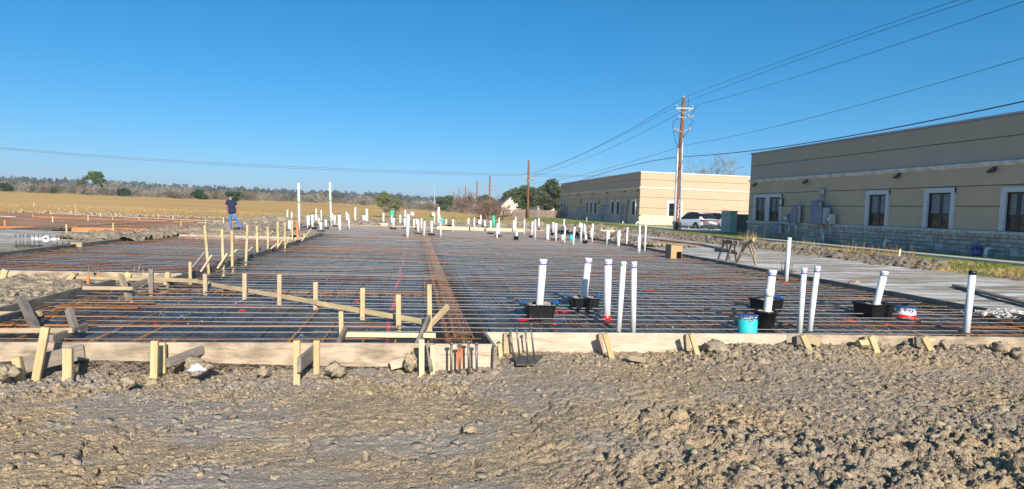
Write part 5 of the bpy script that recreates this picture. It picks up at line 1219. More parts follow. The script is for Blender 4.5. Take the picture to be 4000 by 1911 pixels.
MAT['car_paint'] = plain('white_car_paint', (.80,.81,.82), .22, var=.01)
MAT['car_glass'] = plain('car_glass', (.015,.017,.02), .08)
MAT['car_black'] = plain('car_black_plastic', (.025,.025,.027), .5)
MAT['tyre'] = plain('tyre_rubber', (.018,.018,.018), .8)
MAT['rim'] = plain('alloy_rim', (.45,.46,.47), .3, metal=.7)
MAT['tail'] = plain('tail_lamp_red', (.30,.008,.012), .15)
def car(pos, heading, label):
    """suv: local x forward from the rear bumper, y to its left, z up"""
    root = empty('parked_car', pos); tag(root, label, 'car')
    Mx = Matrix.Translation(pos) @ Matrix.Rotation(heading, 4, 'Z')
    # station: x, sill z, bumper/waist z, belt z, roof z, half width waist, half width belt, half width roof
    st = [(0.00,.52,.66,1.00,1.02,.80,.74,.60),(0.10,.40,.66,1.06,1.10,.88,.82,.64),(.32,.36,.66,1.09,1.42,.93,.86,.58),(.62,.35,.66,1.09,1.58,.945,.88,.60),(1.2,.33,.66,1.07,1.66,.95,.885,.62),(2.0,.32,.66,1.04,1.68,.95,.885,.63),(2.7,.32,.66,1.01,1.62,.95,.885,.61),(3.25,.33,.66,.99,1.32,.95,.88,.60),(3.6,.34,.66,.98,1.02,.945,.87,.62),(4.2,.36,.64,.92,.95,.93,.82,.62),(4.62,.40,.60,.80,.82,.86,.72,.55),(4.80,.48,.58,.68,.70,.72,.60,.45)]
    vv = []; ff = []
    for x, zs, zw, zb, zr, hw, hb, hr in st:
        half = [(hw-.04, zs), (hw, (zs+zw)/2), (hw, zw), ((hw+hb)/2+.02, (zw+zb)/2+.05), (hb, zb), ((hb+hr)/2+.02, (zb+zr)/2+.02), (hr, zr-.02), (hr*.5, zr+.012)]
        vv += [(x, y, z) for y, z in half]+[(x, 0, zr+.018)]+[(x, -y, z) for y, z in reversed(half)]
    n = 17
    for i in range(len(st)-1):
        for j in range(n-1): ff.append((i*n+j, i*n+j+1, (i+1)*n+j+1, (i+1)*n+j))
        ff.append((i*n+n-1, i*n, (i+1)*n, (i+1)*n+n-1))
    ff += [tuple(range(n)), tuple((len(st)-1)*n+k for k in range(n-1,-1,-1))]
    MB().add(vv, ff).build('body', MAT['car_paint'], root, True, Mx)
    def patch(i0, i1, j0, j1, name, mat, par=root, out=.012, sx=0.0):
        V = []; F_ = []; w = j1-j0+1
        for i in range(i0, i1+1):
            for j in range(j0, j1+1):
                p = Vector(vv[i*n+j]); c = Vector((2.4, 0, .9)); d = p-c; d.x *= .35; d.normalize(); V.append(p+d*out)
        for i in range(i1-i0):
            for j in range(w-1): F_.append((i*w+j, i*w+j+1, (i+1)*w+j+1, (i+1)*w+j))
        return MB().add(V, F_).build(name, mat, par, True, Mx)
    patch(3, 4, 4, 6, 'side_window', MAT['car_glass']); patch(4, 5, 4, 6, 'side_window', MAT['car_glass']); patch(5, 7, 4, 6, 'side_window', MAT['car_glass'])
    patch(3, 4, 10, 12, 'side_window', MAT['car_glass']); patch(4, 5, 10, 12, 'side_window', MAT['car_glass']); patch(5, 7, 10, 12, 'side_window', MAT['car_glass'])
    patch(1, 3, 5, 11, 'rear_window', MAT['car_glass'], out=.02); patch(6, 8, 6, 10, 'windscreen', MAT['car_glass'])
    MB().box(-.03, .35, -.90, .90, .26, .52).build('rear_bumper', MAT['car_black'], root, mw=Mx)
    MB().box(.6, 3.6, .90, .955, .25, .36).box(.6, 3.6, -.955, -.90, .25, .36).build('sill_trim', MAT['car_black'], root, mw=Mx)
    for s in (1, -1):
        MB().add([(-.015,s*.42,.96),(-.01,s*.80,1.0),(.30,s*.945,1.04),(.30,s*.95,.92),(.0,s*.86,.84),(-.02,s*.48,.90),(.15,s*.42,.96),(.15,s*.8,.9)], [(0,1,4,5),(1,2,3,4),(0,6,7,1)] if s > 0 else [(5,4,1,0),(4,3,2,1),(1,7,6,0)]).build('tail_light', MAT['tail'], root, mw=Mx)
        MB().box(1.0, 2.6, s*.66-.02, s*.66+.02, 1.66, 1.71).build('roof_rail', MAT['car_black'], root, mw=Mx)
        MB().box(3.05, 3.25, s*.93-.02, s*.93+.2*s, 1.02, 1.16).build('mirror', MAT['car_black'], root, mw=Mx) if s > 0 else MB().box(3.05, 3.25, -1.13, -.91, 1.02, 1.16).build('mirror', MAT['car_black'], root, mw=Mx)
    MB().box(-.035, -.012, -.26, .26, .74, .88).build('license_plate', plain('plate_white', (.7,.7,.68), .5), root, mw=Mx)
    for x in (.95, 3.80):
        for s in (1, -1):
            W = Mx @ Matrix.Translation((x, s*.86, .36)) @ Matrix.Rotation(math.pi/2, 4, 'X')
            wo = empty('wheel_hub', (0,0,0)); bpy.data.objects.remove(wo)
            t_ = MB(); t_.lathe([(.23,-.11),(.33,-.12),(.36,-.09),(.36,.09),(.33,.12),(.23,.11)], n=20); to = t_.build('wheel', MAT['tyre'], root, True, W)
            r_ = MB(); r_.lathe([(.23,-.10),(.22,-.085),(.21,.085),(.23,.10)], n=20)
            for k in range(5):
                a = k*2*math.pi/5
                for zz_ in (-.105, .105):
                    c_, s_2 = math.cos(a), math.sin(a); r_.add([(.02*-s_2,.02*c_,zz_),(.235*c_-.035*s_2,.235*s_2+.035*c_,zz_),(.235*c_+.035*s_2,.235*s_2-.035*c_,zz_),(.02*s_2,-.02*c_,zz_)], [(0,1,2,3)])
            r_.build('rim', MAT['rim'], to, False, W)
            a_ = MB(); a_.lathe([(.37,-.13),(.42,-.13),(.42,.115),(.37,.115)], n=20); 
            MB().lathe([(.0,.0),(.40,.0)], n=20).build('wheel_arch', MAT['car_black'], root, False, Mx @ Matrix.Translation((x, s*.958, .40)) @ Matrix.Rotation(math.pi/2, 4, 'X'))
    return root
rl = (25.756, 54.683, 0.356)
hd = math.atan2(.92, -.38)+math.radians(-8.9)
fwd = Vector((math.cos(hd), math.sin(hd), 0)); lft = Vector((-fwd.y, fwd.x, 0))
cp = Vector(rl)-fwd*.95-lft*.86
car(cp, hd, 'white sport utility car with dark rear window parked beyond the utility pole')
cp2 = cp+Vector((3.1, 1.9, 0)); car(cp2, hd, 'white car mostly hidden between the parked utility car and the green cabinet')

# ------------------------------------------------------------------ utility poles and wires
MAT['pole'] = wood('creosote_pole', (.17,.075,.035), (.26,.12,.055), (.20,.09,.045), .4, .15, .25)
MAT['insulator'] = plain('grey_porcelain', (.42,.42,.44), .3)
def round_post(name, b, t, r0, r1, mat, parent, n=12):
    m, L = axes(b, t); mb = MB(); mb.tube([(L*i/6, 0, 0) for i in range(7)], [r0+(r1-r0)*i/6 for i in range(7)], n); return mb.build(name, mat, parent, True, m)
PY = 48.8
PB, PT = ((21.241, 48.8, 0.155), (21.345, 48.8, 11.185))
up_ = empty('utility_pole', PB); tag(up_, 'tall brown utility pole with crossarm, fuse cutouts and pale conduits, nearest', 'utility pole')
round_post('shaft', PB, PT, .20, .14, MAT['pole'], up_)
AR = {'arm': ((20.621, 48.8, 10.34), (22.115, 48.8, 10.387)), 'cut': ((20.853, 48.8, 9.675), (22.104, 48.8, 9.767)), 'low': ((20.579, 48.8, 8.629), (21.985, 48.8, 8.705)), 'tops': [(21.361, 48.8, 11.289), (20.699, 48.8, 10.53), (22.039, 48.8, 10.568)], 'cuts': [(20.873, 48.8, 9.717), (21.726, 48.8, 9.828), (22.059, 48.8, 9.785)], 'brace': (21.324, 48.8, 9.929), 'lows': [(20.596, 48.8, 8.713), (20.821, 48.8, 8.622), (21.848, 48.8, 8.78)]}
beam('crossarm', Vector(AR['arm'][0])+Vector((0,-.18,0)), Vector(AR['arm'][1])+Vector((0,-.18,0)), .10, .12, MAT['insulator'], up_)
for e in AR['arm']:
    mb = MB(); a = Vector(e)*.86+Vector(((AR['arm'][0][0]+AR['arm'][1][0])/2, PY, e[2]))*.14; mb.tube([a+Vector((0,-.24,-.05)), Vector(AR['brace'])+Vector((0,-.2,0))], .022, 5); mb.build('brace', MAT['insulator'], up_)
mb = MB(); a, b = Vector(AR['cut'][0]), Vector(AR['cut'][1]); mid = (a+b)/2; mb.tube([a+Vector((0,-.2,0)), mid+Vector((0,-.1,-.12)), b+Vector((0,-.2,0))], .035, 6); mb.build('cutout_arm', MAT['insulator'], up_)
mb = MB(); a, b = Vector(AR['low'][0]), Vector(AR['low'][1]); mid = (a+b)/2; mb.tube([a+Vector((0,-.2,.05)), mid+Vector((0,-.1,-.2)), b+Vector((0,-.2,.05))], .035, 6); mb.build('terminal_arm', MAT['insulator'], up_)
for e in AR['tops']:
    mb = MB(); mb.lathe([(0,-.16),(.03,-.16),(.03,-.05),(.08,-.05),(.09,0),(.05,.03),(.075,.05),(.06,.10),(0,.11)], (e[0],e[1]-.18 if e[2] < PT[2]-.2 else e[1],e[2]), 10); mb.build('insulator', MAT['insulator'], up_, True)
for e in AR['cuts']+AR['lows']:
    mb = MB(); mb.tube([(e[0],e[1]-.24,e[2]-.28),(e[0],e[1]-.24,e[2]+.1)], .055, 8); mb.tube([(e[0]-.1,e[1]-.24,e[2]+.12),(e[0]+.12,e[1]-.24,e[2]+.06)], .03, 5); mb.build('fuse_cutout', plain('grey_cutout', (.30,.31,.33), .4) if 'cutm' not in MAT else MAT['cutm'], up_, True); MAT['cutm'] = bpy.data.materials['grey_cutout']
for a, b, r_ in [((20.994, 48.6, 0.262), (20.964, 48.6, 7.164), 0.1), ((21.513, 48.62, 0.234), (21.325, 48.62, 7.968), 0.075)]: round_post('conduit', a, b, r_, r_, MAT['galv'], up_, 10)
for k, (a, m_, b) in enumerate([((20.795, 48.6, 9.541), (20.42, 48.6, 9.192), (20.487, 48.6, 8.744)), ((22.023, 48.6, 9.57), (22.144, 48.6, 9.37), (21.799, 48.6, 8.815)), ((20.522, 48.6, 8.5), (20.688, 48.6, 7.83), (20.964, 48.6, 7.164)), ((21.766, 48.6, 8.608), (21.563, 48.6, 8.287), (21.338, 48.6, 7.966)), ((21.671, 48.6, 11.192), (21.656, 48.6, 10.658), (21.623, 48.6, 10.04)), ((22.411, 48.6, 10.539), (22.205, 48.6, 10.28), (21.961, 48.6, 9.895)), ((20.978, 48.6, 8.565), (21.015, 48.6, 7.847), (21.007, 48.6, 7.166))]):
    mb = MB(); mb.tube([a, m_, b], .022, 5); mb.build('jumper_wire', MAT['wire'], up_, True)
# painted marks low on the pole, facing the street
mb = MB()
for i in range(9):
    z = 2.9-.17*i+rng.uniform(-.03,.03); x = PB[0]+.02+(z-PB[2])*(PT[0]-PB[0])/(PT[2]-PB[2])+.03*math.sin(i*2.1); w = rng.uniform(.03,.07); h = rng.uniform(.05,.10)
    mb.box(x-w, x+w, PY-.215, PY-.205, z-h/2, z+h/2)
mb.build('white_tag', plain('white_pole_tag', (.75,.74,.7), .6), up_)
def wire(pts, r, label, group='overhead wires', sag=None):
    pts = [Vector(p) for p in pts]
    if sag is not None and len(pts) == 2:
        a, b = pts; n = 24; pts = [a.lerp(b, i/n)-Vector((0,0,4*sag*(i/n)*(1-i/n))) for i in range(n+1)]
    elif len(pts) == 3:
        a, m, b = pts; n = 24; q = []
        for i in range(n+1):
            t = i/n; q.append(a*((1-t)*(1-2*t))+m*(4*t*(1-t))+b*(t*(2*t-1)))
        pts = q
    mb = MB(); mb.tube(pts, r, 5); return tag(mb.build('power_line', MAT['wire'], smooth=True), label, 'wire', group)
tops = AR['tops']
for i, (st_, pxs, lab) in enumerate([(tops[0], [(21.361, 22.729, 10.744), (21.361, 29.476, 10.95)], 'top wire from the nearest pole rising to the upper right'),
                                     ((tops[1][0],tops[1][1]-.18,tops[1][2]), [(20.699, 21.347, 10.249), (20.699, 28.541, 10.435)], 'second wire from the nearest pole rising to the upper right'),
                                     ((tops[2][0],tops[2][1]-.18,tops[2][2]), [(22.039, 20.657, 10.05), (22.039, 28.426, 10.033)], 'third wire from the nearest pole rising to the upper right'),
                                     ((21.567, 48.8, 7.419), [(21.3, 19.65, 7.739), (21.3, 27.95, 7.41)], 'lower thin wire crossing above the right building'),
                                     ((21.483, 48.8, 6.502), [(21.2, 19.428, 6.162), (21.2, 28.224, 5.95)], 'thick lowest cable just above the right building roof')]):
    a = Vector(st_); m, e = Vector(pxs[1]), Vector(pxs[0])
    # parabola through the three points, carried on towards the street
    t1 = (m.y-a.y); t2 = (e.y-a.y)
    def zz_(y, a=a, m=m, e=e, t1=t1, t2=t2):
        t = y-a.y; A_ = ((e.z-a.z)/t2-(m.z-a.z)/t1)/(t2-t1); B_ = (m.z-a.z)/t1-A_*t1; return a.z+B_*t+A_*t*t
    ys = np.linspace(a.y, min(e.y, 18)-6, 30)
    wire([(a.x+(e.x-a.x)*(y-a.y)/t2, y, zz_(y)) for y in ys], .026 if i == 4 else .011, lab)
FPB, FPT = ((17.775, 98.0, 0.562), (17.567, 98.0, 9.519))
def far_pole(b, t, r, label, arms=()):
    o = empty('utility_pole', b); tag(o, label, 'utility pole', 'poles receding behind the field')
    round_post('shaft', (b[0],b[1],b[2]-.5), t, r, r*.75, MAT['pole'], o, 8)
    for (z, w) in arms: beam('crossarm', (t[0]-w,b[1]-.2,z), (t[0]+w,b[1]-.2,z), .12, .14, MAT['grey_wood'], o)
far_pole(FPB, FPT, .20, 'bare-topped brown pole in front of the wooden fence', ((7.029,1.15),(6.385,1.0)))
FPS = [(17.699, 150, 1.734, 17.625, 9.572), (18.574, 190, 2.149, 18.478, 10.039), (18.343, 230, 2.283, 18.204, 9.848), (18.124, 262, 2.265, 18.0, 9.915), (17.708, 290, 2.242, 17.616, 9.291)]
for i, s in enumerate(FPS):
    far_pole((s[0],s[1],s[2]), (s[3],s[1],s[4]), .22, f'distant pole left of the fence, {ORD[i]} nearest of the receding row', ((s[4]-2.5,1.9),(s[4]-3.2,1.9)) if i == 0 else ((s[4]-1.0,1.2),))
for i, (k, lab) in enumerate([(0,'top wire running back to the bare-topped pole'),(1,'left arm wire running back to the bare-topped pole'),(2,'right arm wire running back to the bare-topped pole')]):
    e = (FPT[0]+(0,-1.0,1.0)[i], 97.8, 7.029+.15)
    wire([tops[k], e], .016, lab, sag=.7)
wire([(21.567, 48.8, 7.419), (FPT[0]-.1, 97.9, 5.781)], .014, 'lower thin wire passing back over the farther building corner', sag=.5)
wire([(21.483, 48.8, 6.502), (23.3, 72.108, 6.819), (23.6, 100.973, 5.577)], .03, 'thick cable drooping across the shaded side of the farther building')
wire([(-81.743, 120.0, 9.94), (-28.575, 120.0, 8.163), (44.114, 120.0, 9.18)], .020, 'upper of two wires crossing the whole sky at left')
wire([(-82.154, 120.6, 9.853), (-28.714, 120.6, 7.871), (44.347, 120.6, 8.963)], .020, 'lower of two wires crossing the whole sky at left')

# ------------------------------------------------------------------ sawhorses, cardboard box, odds and ends
def sawhorse(name, label, mat, topbeam, legs, brace, bw=.05, bh=.14):
    o = empty('sawhorse', legs[0][1]); tag(o, label, 'sawhorse')
    beam('top_beam', topbeam[0], topbeam[1], bw, bh, MAT[mat], o)
    for a, b in legs: beam('leg', b, a, .04, .085, MAT[mat], o, up=(0,1,0))
    for a, b in brace: beam('brace', a, b, .03, .09, MAT[mat], o)
sawhorse('a', 'grey weathered sawhorse with dark shaded beam on the pale strip', 'grey_wood', ((10.802, 20.75, 0.846), (10.903, 19.9, 0.834)),
         [((10.798, 20.6, 0.899), (10.845, 21.103, 0.19)), ((10.712, 19.9, 0.899), (10.807, 20.448, 0.19)), ((10.859, 20.6, 0.837), (11.301, 21.1, 0.136)), ((10.825, 20.0, 0.844), (11.155, 20.4, 0.193))], [((10.486, 20.7, 0.523), (10.559, 19.75, 0.557)), ((11.049, 20.7, 0.474), (10.979, 20.0, 0.47))])
sawhorse('b', 'bright tan sawhorse with splayed legs, right of the grey one', 'orange_wood' if False else 'tan_wood', ((10.537, 18.85, 0.787), (10.497, 18.2, 1.019)),
         [((10.506, 18.6, 0.9), (10.746, 19.628, 0.19)), ((10.482, 18.5, 0.946), (11.0, 18.847, 0.19)), ((10.551, 18.5, 0.948), (11.279, 19.4, 0.419)), ((10.494, 18.7, 0.853), (10.782, 19.5, 0.426))], [((10.463, 18.9, 0.549), (10.696, 18.4, 0.51))], .06, .11)
plank((10.589, 20.9, 0.996), (10.483, 18.6, 0.989), 'dark plank lying across the two sawhorses', 'grey_wood', .20, .045)
cb_ = ((8.973, 20.949, 0.17), (9.395, 20.845, 0.17))
bx0, bx1, byf = cb_[0][0], cb_[1][0], cb_[0][1]; bh = 0.654
cbx = empty('cardboard_box', ((bx0+bx1)/2, byf, .17)); tag(cbx, 'open cardboard box standing at the right-hand form', 'box')
mid = bx0+(bx1-bx0)*.50; zmid = .17+(bh-.17)*.52
MB().box(bx0, mid, byf, byf+.012, .17, zmid).build('front_panel', MAT['cardboard'], cbx)
MB().box(bx0, bx1, byf, byf+.012, zmid, bh).build('front_panel', MAT['cardboard'], cbx)
MB().box(bx0, bx0+.012, byf+.0125, byf+.50, .17, bh).build('side_panel', MAT['cardboard'], cbx)
MB().box(bx1-.012, bx1, byf+.0125, byf+.50, .17, bh).build('side_panel', MAT['cardboard'], cbx)
MB().box(bx0, bx1, byf+.5005, byf+.512, .17, bh).build('back_panel', MAT['cardboard'], cbx)
MB().add([(bx0,byf,bh),(bx1,byf,bh),(bx1,byf+.22,bh+.03),(bx0,byf+.22,bh+.03),(bx0,byf,bh-.01),(bx1,byf,bh-.01),(bx1,byf+.22,bh+.02),(bx0,byf+.22,bh+.02)], [(0,1,2,3),(7,6,5,4),(0,4,5,1),(3,2,6,7),(0,3,7,4),(1,5,6,2)]).build('flap', MAT['cardboard'], cbx)
MB().add([(bx0,byf+.51,bh),(bx1,byf+.51,bh),(bx1,byf+.26,bh+.015),(bx0,byf+.26,bh+.015),(bx0,byf+.51,bh-.01),(bx1,byf+.51,bh-.01),(bx1,byf+.26,bh+.005),(bx0,byf+.26,bh+.005)], [(3,2,1,0),(4,5,6,7),(1,5,4,0),(7,6,2,3),(4,7,3,0),(2,6,5,1)]).build('flap', MAT['cardboard'], cbx)
# white trap fitting lying on the lime at left
fp = (-11.563, 21.794, 0.18)
ft = empty('pipe_fitting', fp); tag(ft, 'white plastic trap fitting lying on the pale lime at left', 'pipe fitting')
mb = MB(); mb.tube([(fp[0]-.30,fp[1],.27),(fp[0]-.05,fp[1],.25)], .055, 12); mb.build('socket', MAT['pvc'], ft, True)
mb = MB(); mb.tube([(fp[0]+.10+.085*math.cos(t),fp[1]-.02,.27+.075*math.sin(t)) for t in np.linspace(0, 6.2, 14)], .035, 10); mb.build('bend', MAT['pvc'], ft, True)
mb = MB(); mb.tube([(fp[0]+.24,fp[1],.26),(fp[0]+.46,fp[1]+.05,.27)], .05, 12); mb.build('socket', MAT['pvc'], ft, True)
def white_bucket(p, label):
    r_ = empty('white_bucket', p); tag(r_, label, 'bucket', 'white buckets beyond the slab')
    mb = MB(); mb.lathe([(0,0),(.14,0),(.16,.34),(.175,.34),(.175,.37),(.15,.37),(.12,.1)], n=16)
    mb.build('bucket_wall', MAT['pvc'], r_, True, Matrix.Translation((p[0],p[1],p[2]+.2)) @ Matrix.Rotation(1.2, 4, 'X') @ Matrix.Rotation(.5, 4, 'Y'))
    mb = MB(); mb.tube([(p[0]-.18,p[1]-.1,p[2]+.3),(p[0],p[1]-.25,p[2]+.16),(p[0]+.18,p[1]-.1,p[2]+.3)], .008, 5); mb.build('handle', MAT['galv'], r_)
white_bucket((-0.352, 52.0, 0.765), 'white bucket tipped over beyond the far pipes, left of two')
white_bucket((1.358, 52.0, 0.78), 'white bucket tipped over beyond the far pipes, beside the cream pipe')
# lath rail beyond the far right corner
pr0, pr1 = ((13.293, 44.0, 0.401), (14.454, 44.0, 0.413))
plank(pr0, pr1, 'pale lath rail on stakes beyond the far right of the slab', 'treated', .03, .10)
for i, s in enumerate([(13.479, 44.05, 0.252, 13.463, 0.614), (14.181, 44.05, 0.164, 14.161, 0.598), (14.3, 44.05, 0.349, 14.298, 0.726)]):
    stake(s, f'thin stake at the pale lath rail, {ORD[i]} from the left', 'treated', .04, .03, .1, 'lath rail stakes')
for i, (s, m, lab) in enumerate([((21.902, 44.246, 0.45, 21.787, 1.081), 'treated', 'white lath leaning in the soil before the parked car'),((24.396, 53.254, 0.45, 24.382, 0.718), 'treated', 'small pale stake left of the leaning lath by the parked car'),((17.126, 38.208, 0.25, 17.118, 0.41), 'pine', 'short pine stake at the foot of the soil bank near the pole'),((17.833, 20.781, 0.45, 17.863, 0.747), 'treated', 'pale square stake in the weeds before the right building'),((20.308, 72.556, 0.5, 20.282, 1.091), 'treated', 'pale square post on the lawn by the farther building')]):
    stake(s, lab, m, .07 if i in (3,4) else .05, .04, .1)
# rusty form rails lying past the pale strip
for i, (a, b) in enumerate([((14.53, 47.5, 0.162), (18.165, 45.5, 0.116)), ((13.268, 37.883, 0.25), (14.513, 29.966, 0.25)), ((14.513, 29.966, 0.25), (13.469, 24.585, 0.25)), ((17.927, 46.5, 0.302), (17.115, 41.0, 0.154))]):
    plank(a, b, f'rusty brown edge rail lying along the soil bank, {ORD[i]} from the far end', 'orange_wood' if i == 1 else 'grey_wood', .10, .10)

# ------------------------------------------------------------------ far left pads
MAT['rust_soil'] = dirt_mat('rusty_sand_pad', (.15,.095,.07), (.22,.145,.10), (.06,.04,.03), .8, bmp=.02, fine=8)
MAT['rebar_brown'] = plain('brown_rusted_bar', (.22,.13,.085), .8, var=.35, scale=.8)
PADS = [(-30.0,-9.9,30.7,33.9,'near'),(-30.0,-12.2,33.95,42.9,'middle'),(-32.0,-13.6,43.4,52.5,'far')]
for i, (x0, x1, y0, y1, w) in enumerate(PADS):
    sheet('ground', x0, x1, y0, y1, .2, lambda x, y: .085+fbm(x, y, 3, 1)*.02, MAT['rust_soil'])
    pm = empty('rebar_mat', ((x0+x1)/2, y0, .1)); tag(pm, f'rust-brown rebar grid of the {w} pad behind the orange boards at left', 'rebar mat', 'rusty pads at left')
    y = y0+.15
    while y < y1-.1:
        for s, e in sticks(x0+.1, x1-.1, 12, rng.uniform(.4,.9)): bar('cross_bar', (s, y, .19), (e, y, .19), .010, MAT['rebar_brown'], pm, 4)
        y += .36
    x = x0+.2
    while x < x1:
        bar('long_bar', (x, y0+.1, .17), (x, y1-.1, .17), .010, MAT['rebar_brown'], pm, 4); x += .45
LF = [(((-23.611, 43.614, 0.235)),((-19.061, 42.905, 0.235)),'orange_wood','orange-painted form board of the middle pad, left length'),(((-19.061, 42.905, 0.235)),((-13.817, 42.431, 0.235)),'orange_wood','orange-painted form board of the middle pad, right length'),
      (((-27.123, 52.038, 0.235)),((-20.601, 48.648, 0.235)),'form_fresh','pale form board at the back of the far pad, left length'),(((-20.601, 48.648, 0.235)),((-15.374, 46.194, 0.235)),'form_fresh','pale form board at the back of the far pad, right length'),
      (((-17.982, 29.22, 0.235)),((-16.573, 30.571, 0.235)),'orange_wood','orange form board at the left edge before the middle pad'),(((-15.057, 30.589, 0.235)),((-10.104, 31.454, 0.235)),'orange_wood','faded orange form board at the front of the middle pad'),
      (((-16.48, 27.212, 0.235)),((-15.844, 31.642, 0.235)),'grey_wood','dark form board slanting back at the left edge'),(((-15.515, 31.962, 0.235)),((-15.065, 43.536, 0.235)),'grey_wood','dark form board slanting back between the orange boards'),
      (((-25.52, 42.612, 0.235)),((-23.841, 42.174, 0.235)),'form_fresh','pale board end at the upper left edge'),(((-15.451, 46.078, 0.235)),((-9.89, 46.028, 0.235)),'form','tan form board running behind the man'),(((-13.38, 41.689, 0.235)),((-9.152, 42.97, 0.235)),'form_fresh','pale form board just behind the man, nearer one')]
for a, b, m, lab in LF: form(a, b, lab, m, .22)
LSK = [(-29.585, 53.007, 0.15, -29.583, 0.415), (-34.982, 64.625, 0.15, -34.994, 0.815), (-25.564, 49.146, 0.15, -25.581, 0.517), (-30.145, 59.269, 0.15, -30.159, 0.533), (-25.53, 51.799, 0.15, -25.536, 0.471), (-23.129, 47.589, 0.15, -23.195, 1.021), (-21.799, 48.099, 0.15, -21.805, 0.485), (-21.05, 48.678, 0.15, -21.057, 0.434), (-17.444, 43.494, 0.15, -17.45, 0.399), (-17.198, 45.879, 0.15, -17.206, 0.576), (-16.805, 47.404, 0.15, -16.812, 0.465), (-18.818, 36.392, 0.15, -18.825, 0.495), (-18.493, 39.335, 0.15, -18.497, 0.526), (-18.424, 42.146, 0.15, -18.429, 0.365), (-12.52, 25.121, 0.15, -12.542, 0.596), (-12.725, 29.162, 0.15, -12.728, 0.533), (-12.098, 35.246, 0.15, -12.104, 0.505), (-12.148, 39.354, 0.15, -12.156, 0.531), (-11.835, 41.745, 0.15, -11.844, 0.562)]
LSK.sort(key=lambda s: s[0]/s[1])
for i, s in enumerate(LSK): stake(s, f'thin pale stake among the left pads, {ORD[i]} from the left', 'pine' if i % 3 else 'treated', .055, .04, .1, 'stakes among the left pads')
for i, s in enumerate([(-18.043, 31.149, 0.15, -18.041, 0.43), (-23.754, 43.772, 0.15, -23.759, 0.338)]): stake(s, ['bright orange stake at the left edge','bright orange stake end at the left end of the orange board'][i], 'orange', .09, .06)

# ------------------------------------------------------------------ the man on the far soil
MAT['skin'] = plain('skin', (.45,.22,.15), .5, var=.05)
MAT['shirt'] = plain('navy_shirt', (.012,.020,.060), .85, var=.2, scale=12, bmp=.01)
MAT['jeans'] = plain('blue_jeans', (.075,.18,.42), .8, var=.25, scale=8, bmp=.012)
MAT['cap'] = plain('black_cap_cloth', (.012,.012,.013), .8)
MAT['boot'] = plain('brown_boot', (.10,.07,.05), .8)
def skin_obj(name, pts, edges, mat, parent, mw, lv=2):
    me = bpy.data.meshes.new(name); me.from_pydata([p[:3] for p in pts], edges, []); me.materials.append(mat)
    o = bpy.data.objects.new(name, me); link(o, parent, mw)
    sk = o.modifiers.new('skin', 'SKIN'); sk.use_smooth_shade = True
    for i, p in enumerate(pts):
        r_ = p[3] if isinstance(p[3], tuple) else (p[3], p[3]); me.skin_vertices[0].data[i].radius = r_; me.skin_vertices[0].data[i].use_root = (i == 0)
    ss_ = o.modifiers.new('subd', 'SUBSURF'); ss_.levels = lv; ss_.render_levels = lv
    return o
mp = (-8.842, 32.517, 0.22)
man = empty('person', mp); tag(man, 'person in a navy t-shirt, blue jeans and black cap standing with back turned', 'person')
MM = Matrix.Translation(mp)
body = skin_obj('body', [(0,0,.84,.10),(0,0,1.02,.09),(-.02,0,1.25,.09),(-.04,.01,1.40,.065),(-.07,.02,1.50,.052),(-.09,.03,1.58,.085),(-.095,.04,1.66,.095),(-.10,.035,1.72,.07),
    (-.20,.0,1.38,.05),(-.27,.02,1.14,.042),(-.25,.14,.92,.032),(-.215,.17,.86,.034),(.13,.0,1.38,.05),(.20,.05,1.14,.042),(.14,.18,.93,.032),(.11,.20,.87,.034),
    (-.10,0,.78,.085),(-.075,.01,.44,.058),(-.05,-.02,.09,.042),(.10,0,.78,.085),(.27,-.02,.45,.058),(.47,-.06,.12,.042),
    (-.20,.20,.80,.014),(-.185,.205,.79,.012),(.105,.22,.81,.014),(.12,.215,.80,.012)],
    [(0,1),(1,2),(2,3),(3,4),(4,5),(5,6),(6,7),(3,8),(8,9),(9,10),(10,11),(3,12),(12,13),(13,14),(14,15),(0,16),(16,17),(17,18),(0,19),(19,20),(20,21),(11,22),(11,23),(15,24),(15,25)], MAT['skin'], man, MM)
skin_obj('t_shirt', [(0,0,.74,(.175,.14)),(0,0,.86,(.185,.14)),(0,0,1.05,(.18,.13)),(-.02,0,1.25,(.195,.135)),(-.04,.0,1.40,(.15,.11)),(-.06,.01,1.475,.07),(-.21,.0,1.40,.078),(-.255,.01,1.22,.075),(.14,.0,1.40,.078),(.19,.03,1.22,.075)], [(0,1),(1,2),(2,3),(3,4),(4,5),(4,6),(6,7),(4,8),(8,9)], MAT['shirt'], man, MM)
skin_obj('jeans', [(0,0,.86,(.165,.125)),(0,0,.80,(.15,.125)),(-.095,0,.74,.098),(-.08,.01,.44,.078),(-.05,-.02,.07,.066),(.10,0,.74,.098),(.265,-.02,.45,.078),(.465,-.06,.10,.066)], [(0,1),(1,2),(2,3),(3,4),(1,5),(5,6),(6,7)], MAT['jeans'], man, MM)
mb = MB(); mb.lathe([(.112,-.04),(.115,.02),(.10,.075),(.055,.105),(0,.112)], (-.10,.03,1.70), 14); mb.build('cap', MAT['cap'], man, True, MM)
mb = MB(); mb.add([(-.17,.10,1.675),(-.10,.14,1.675),(-.17,.24,1.655),(-.25,.17,1.655),(-.17,.10,1.69),(-.10,.14,1.69),(-.17,.24,1.668),(-.25,.17,1.668)], [(3,2,1,0),(4,5,6,7),(0,1,5,4),(1,2,6,5),(2,3,7,6),(3,0,4,7)]); mb.build('cap_brim', MAT['cap'], man, False, MM)
mb = MB(); mb.tube([(-.115,.11,1.60),(-.12,.145,1.585)], [.02,.012], 6); mb.build('nose', MAT['skin'], man, True, MM)
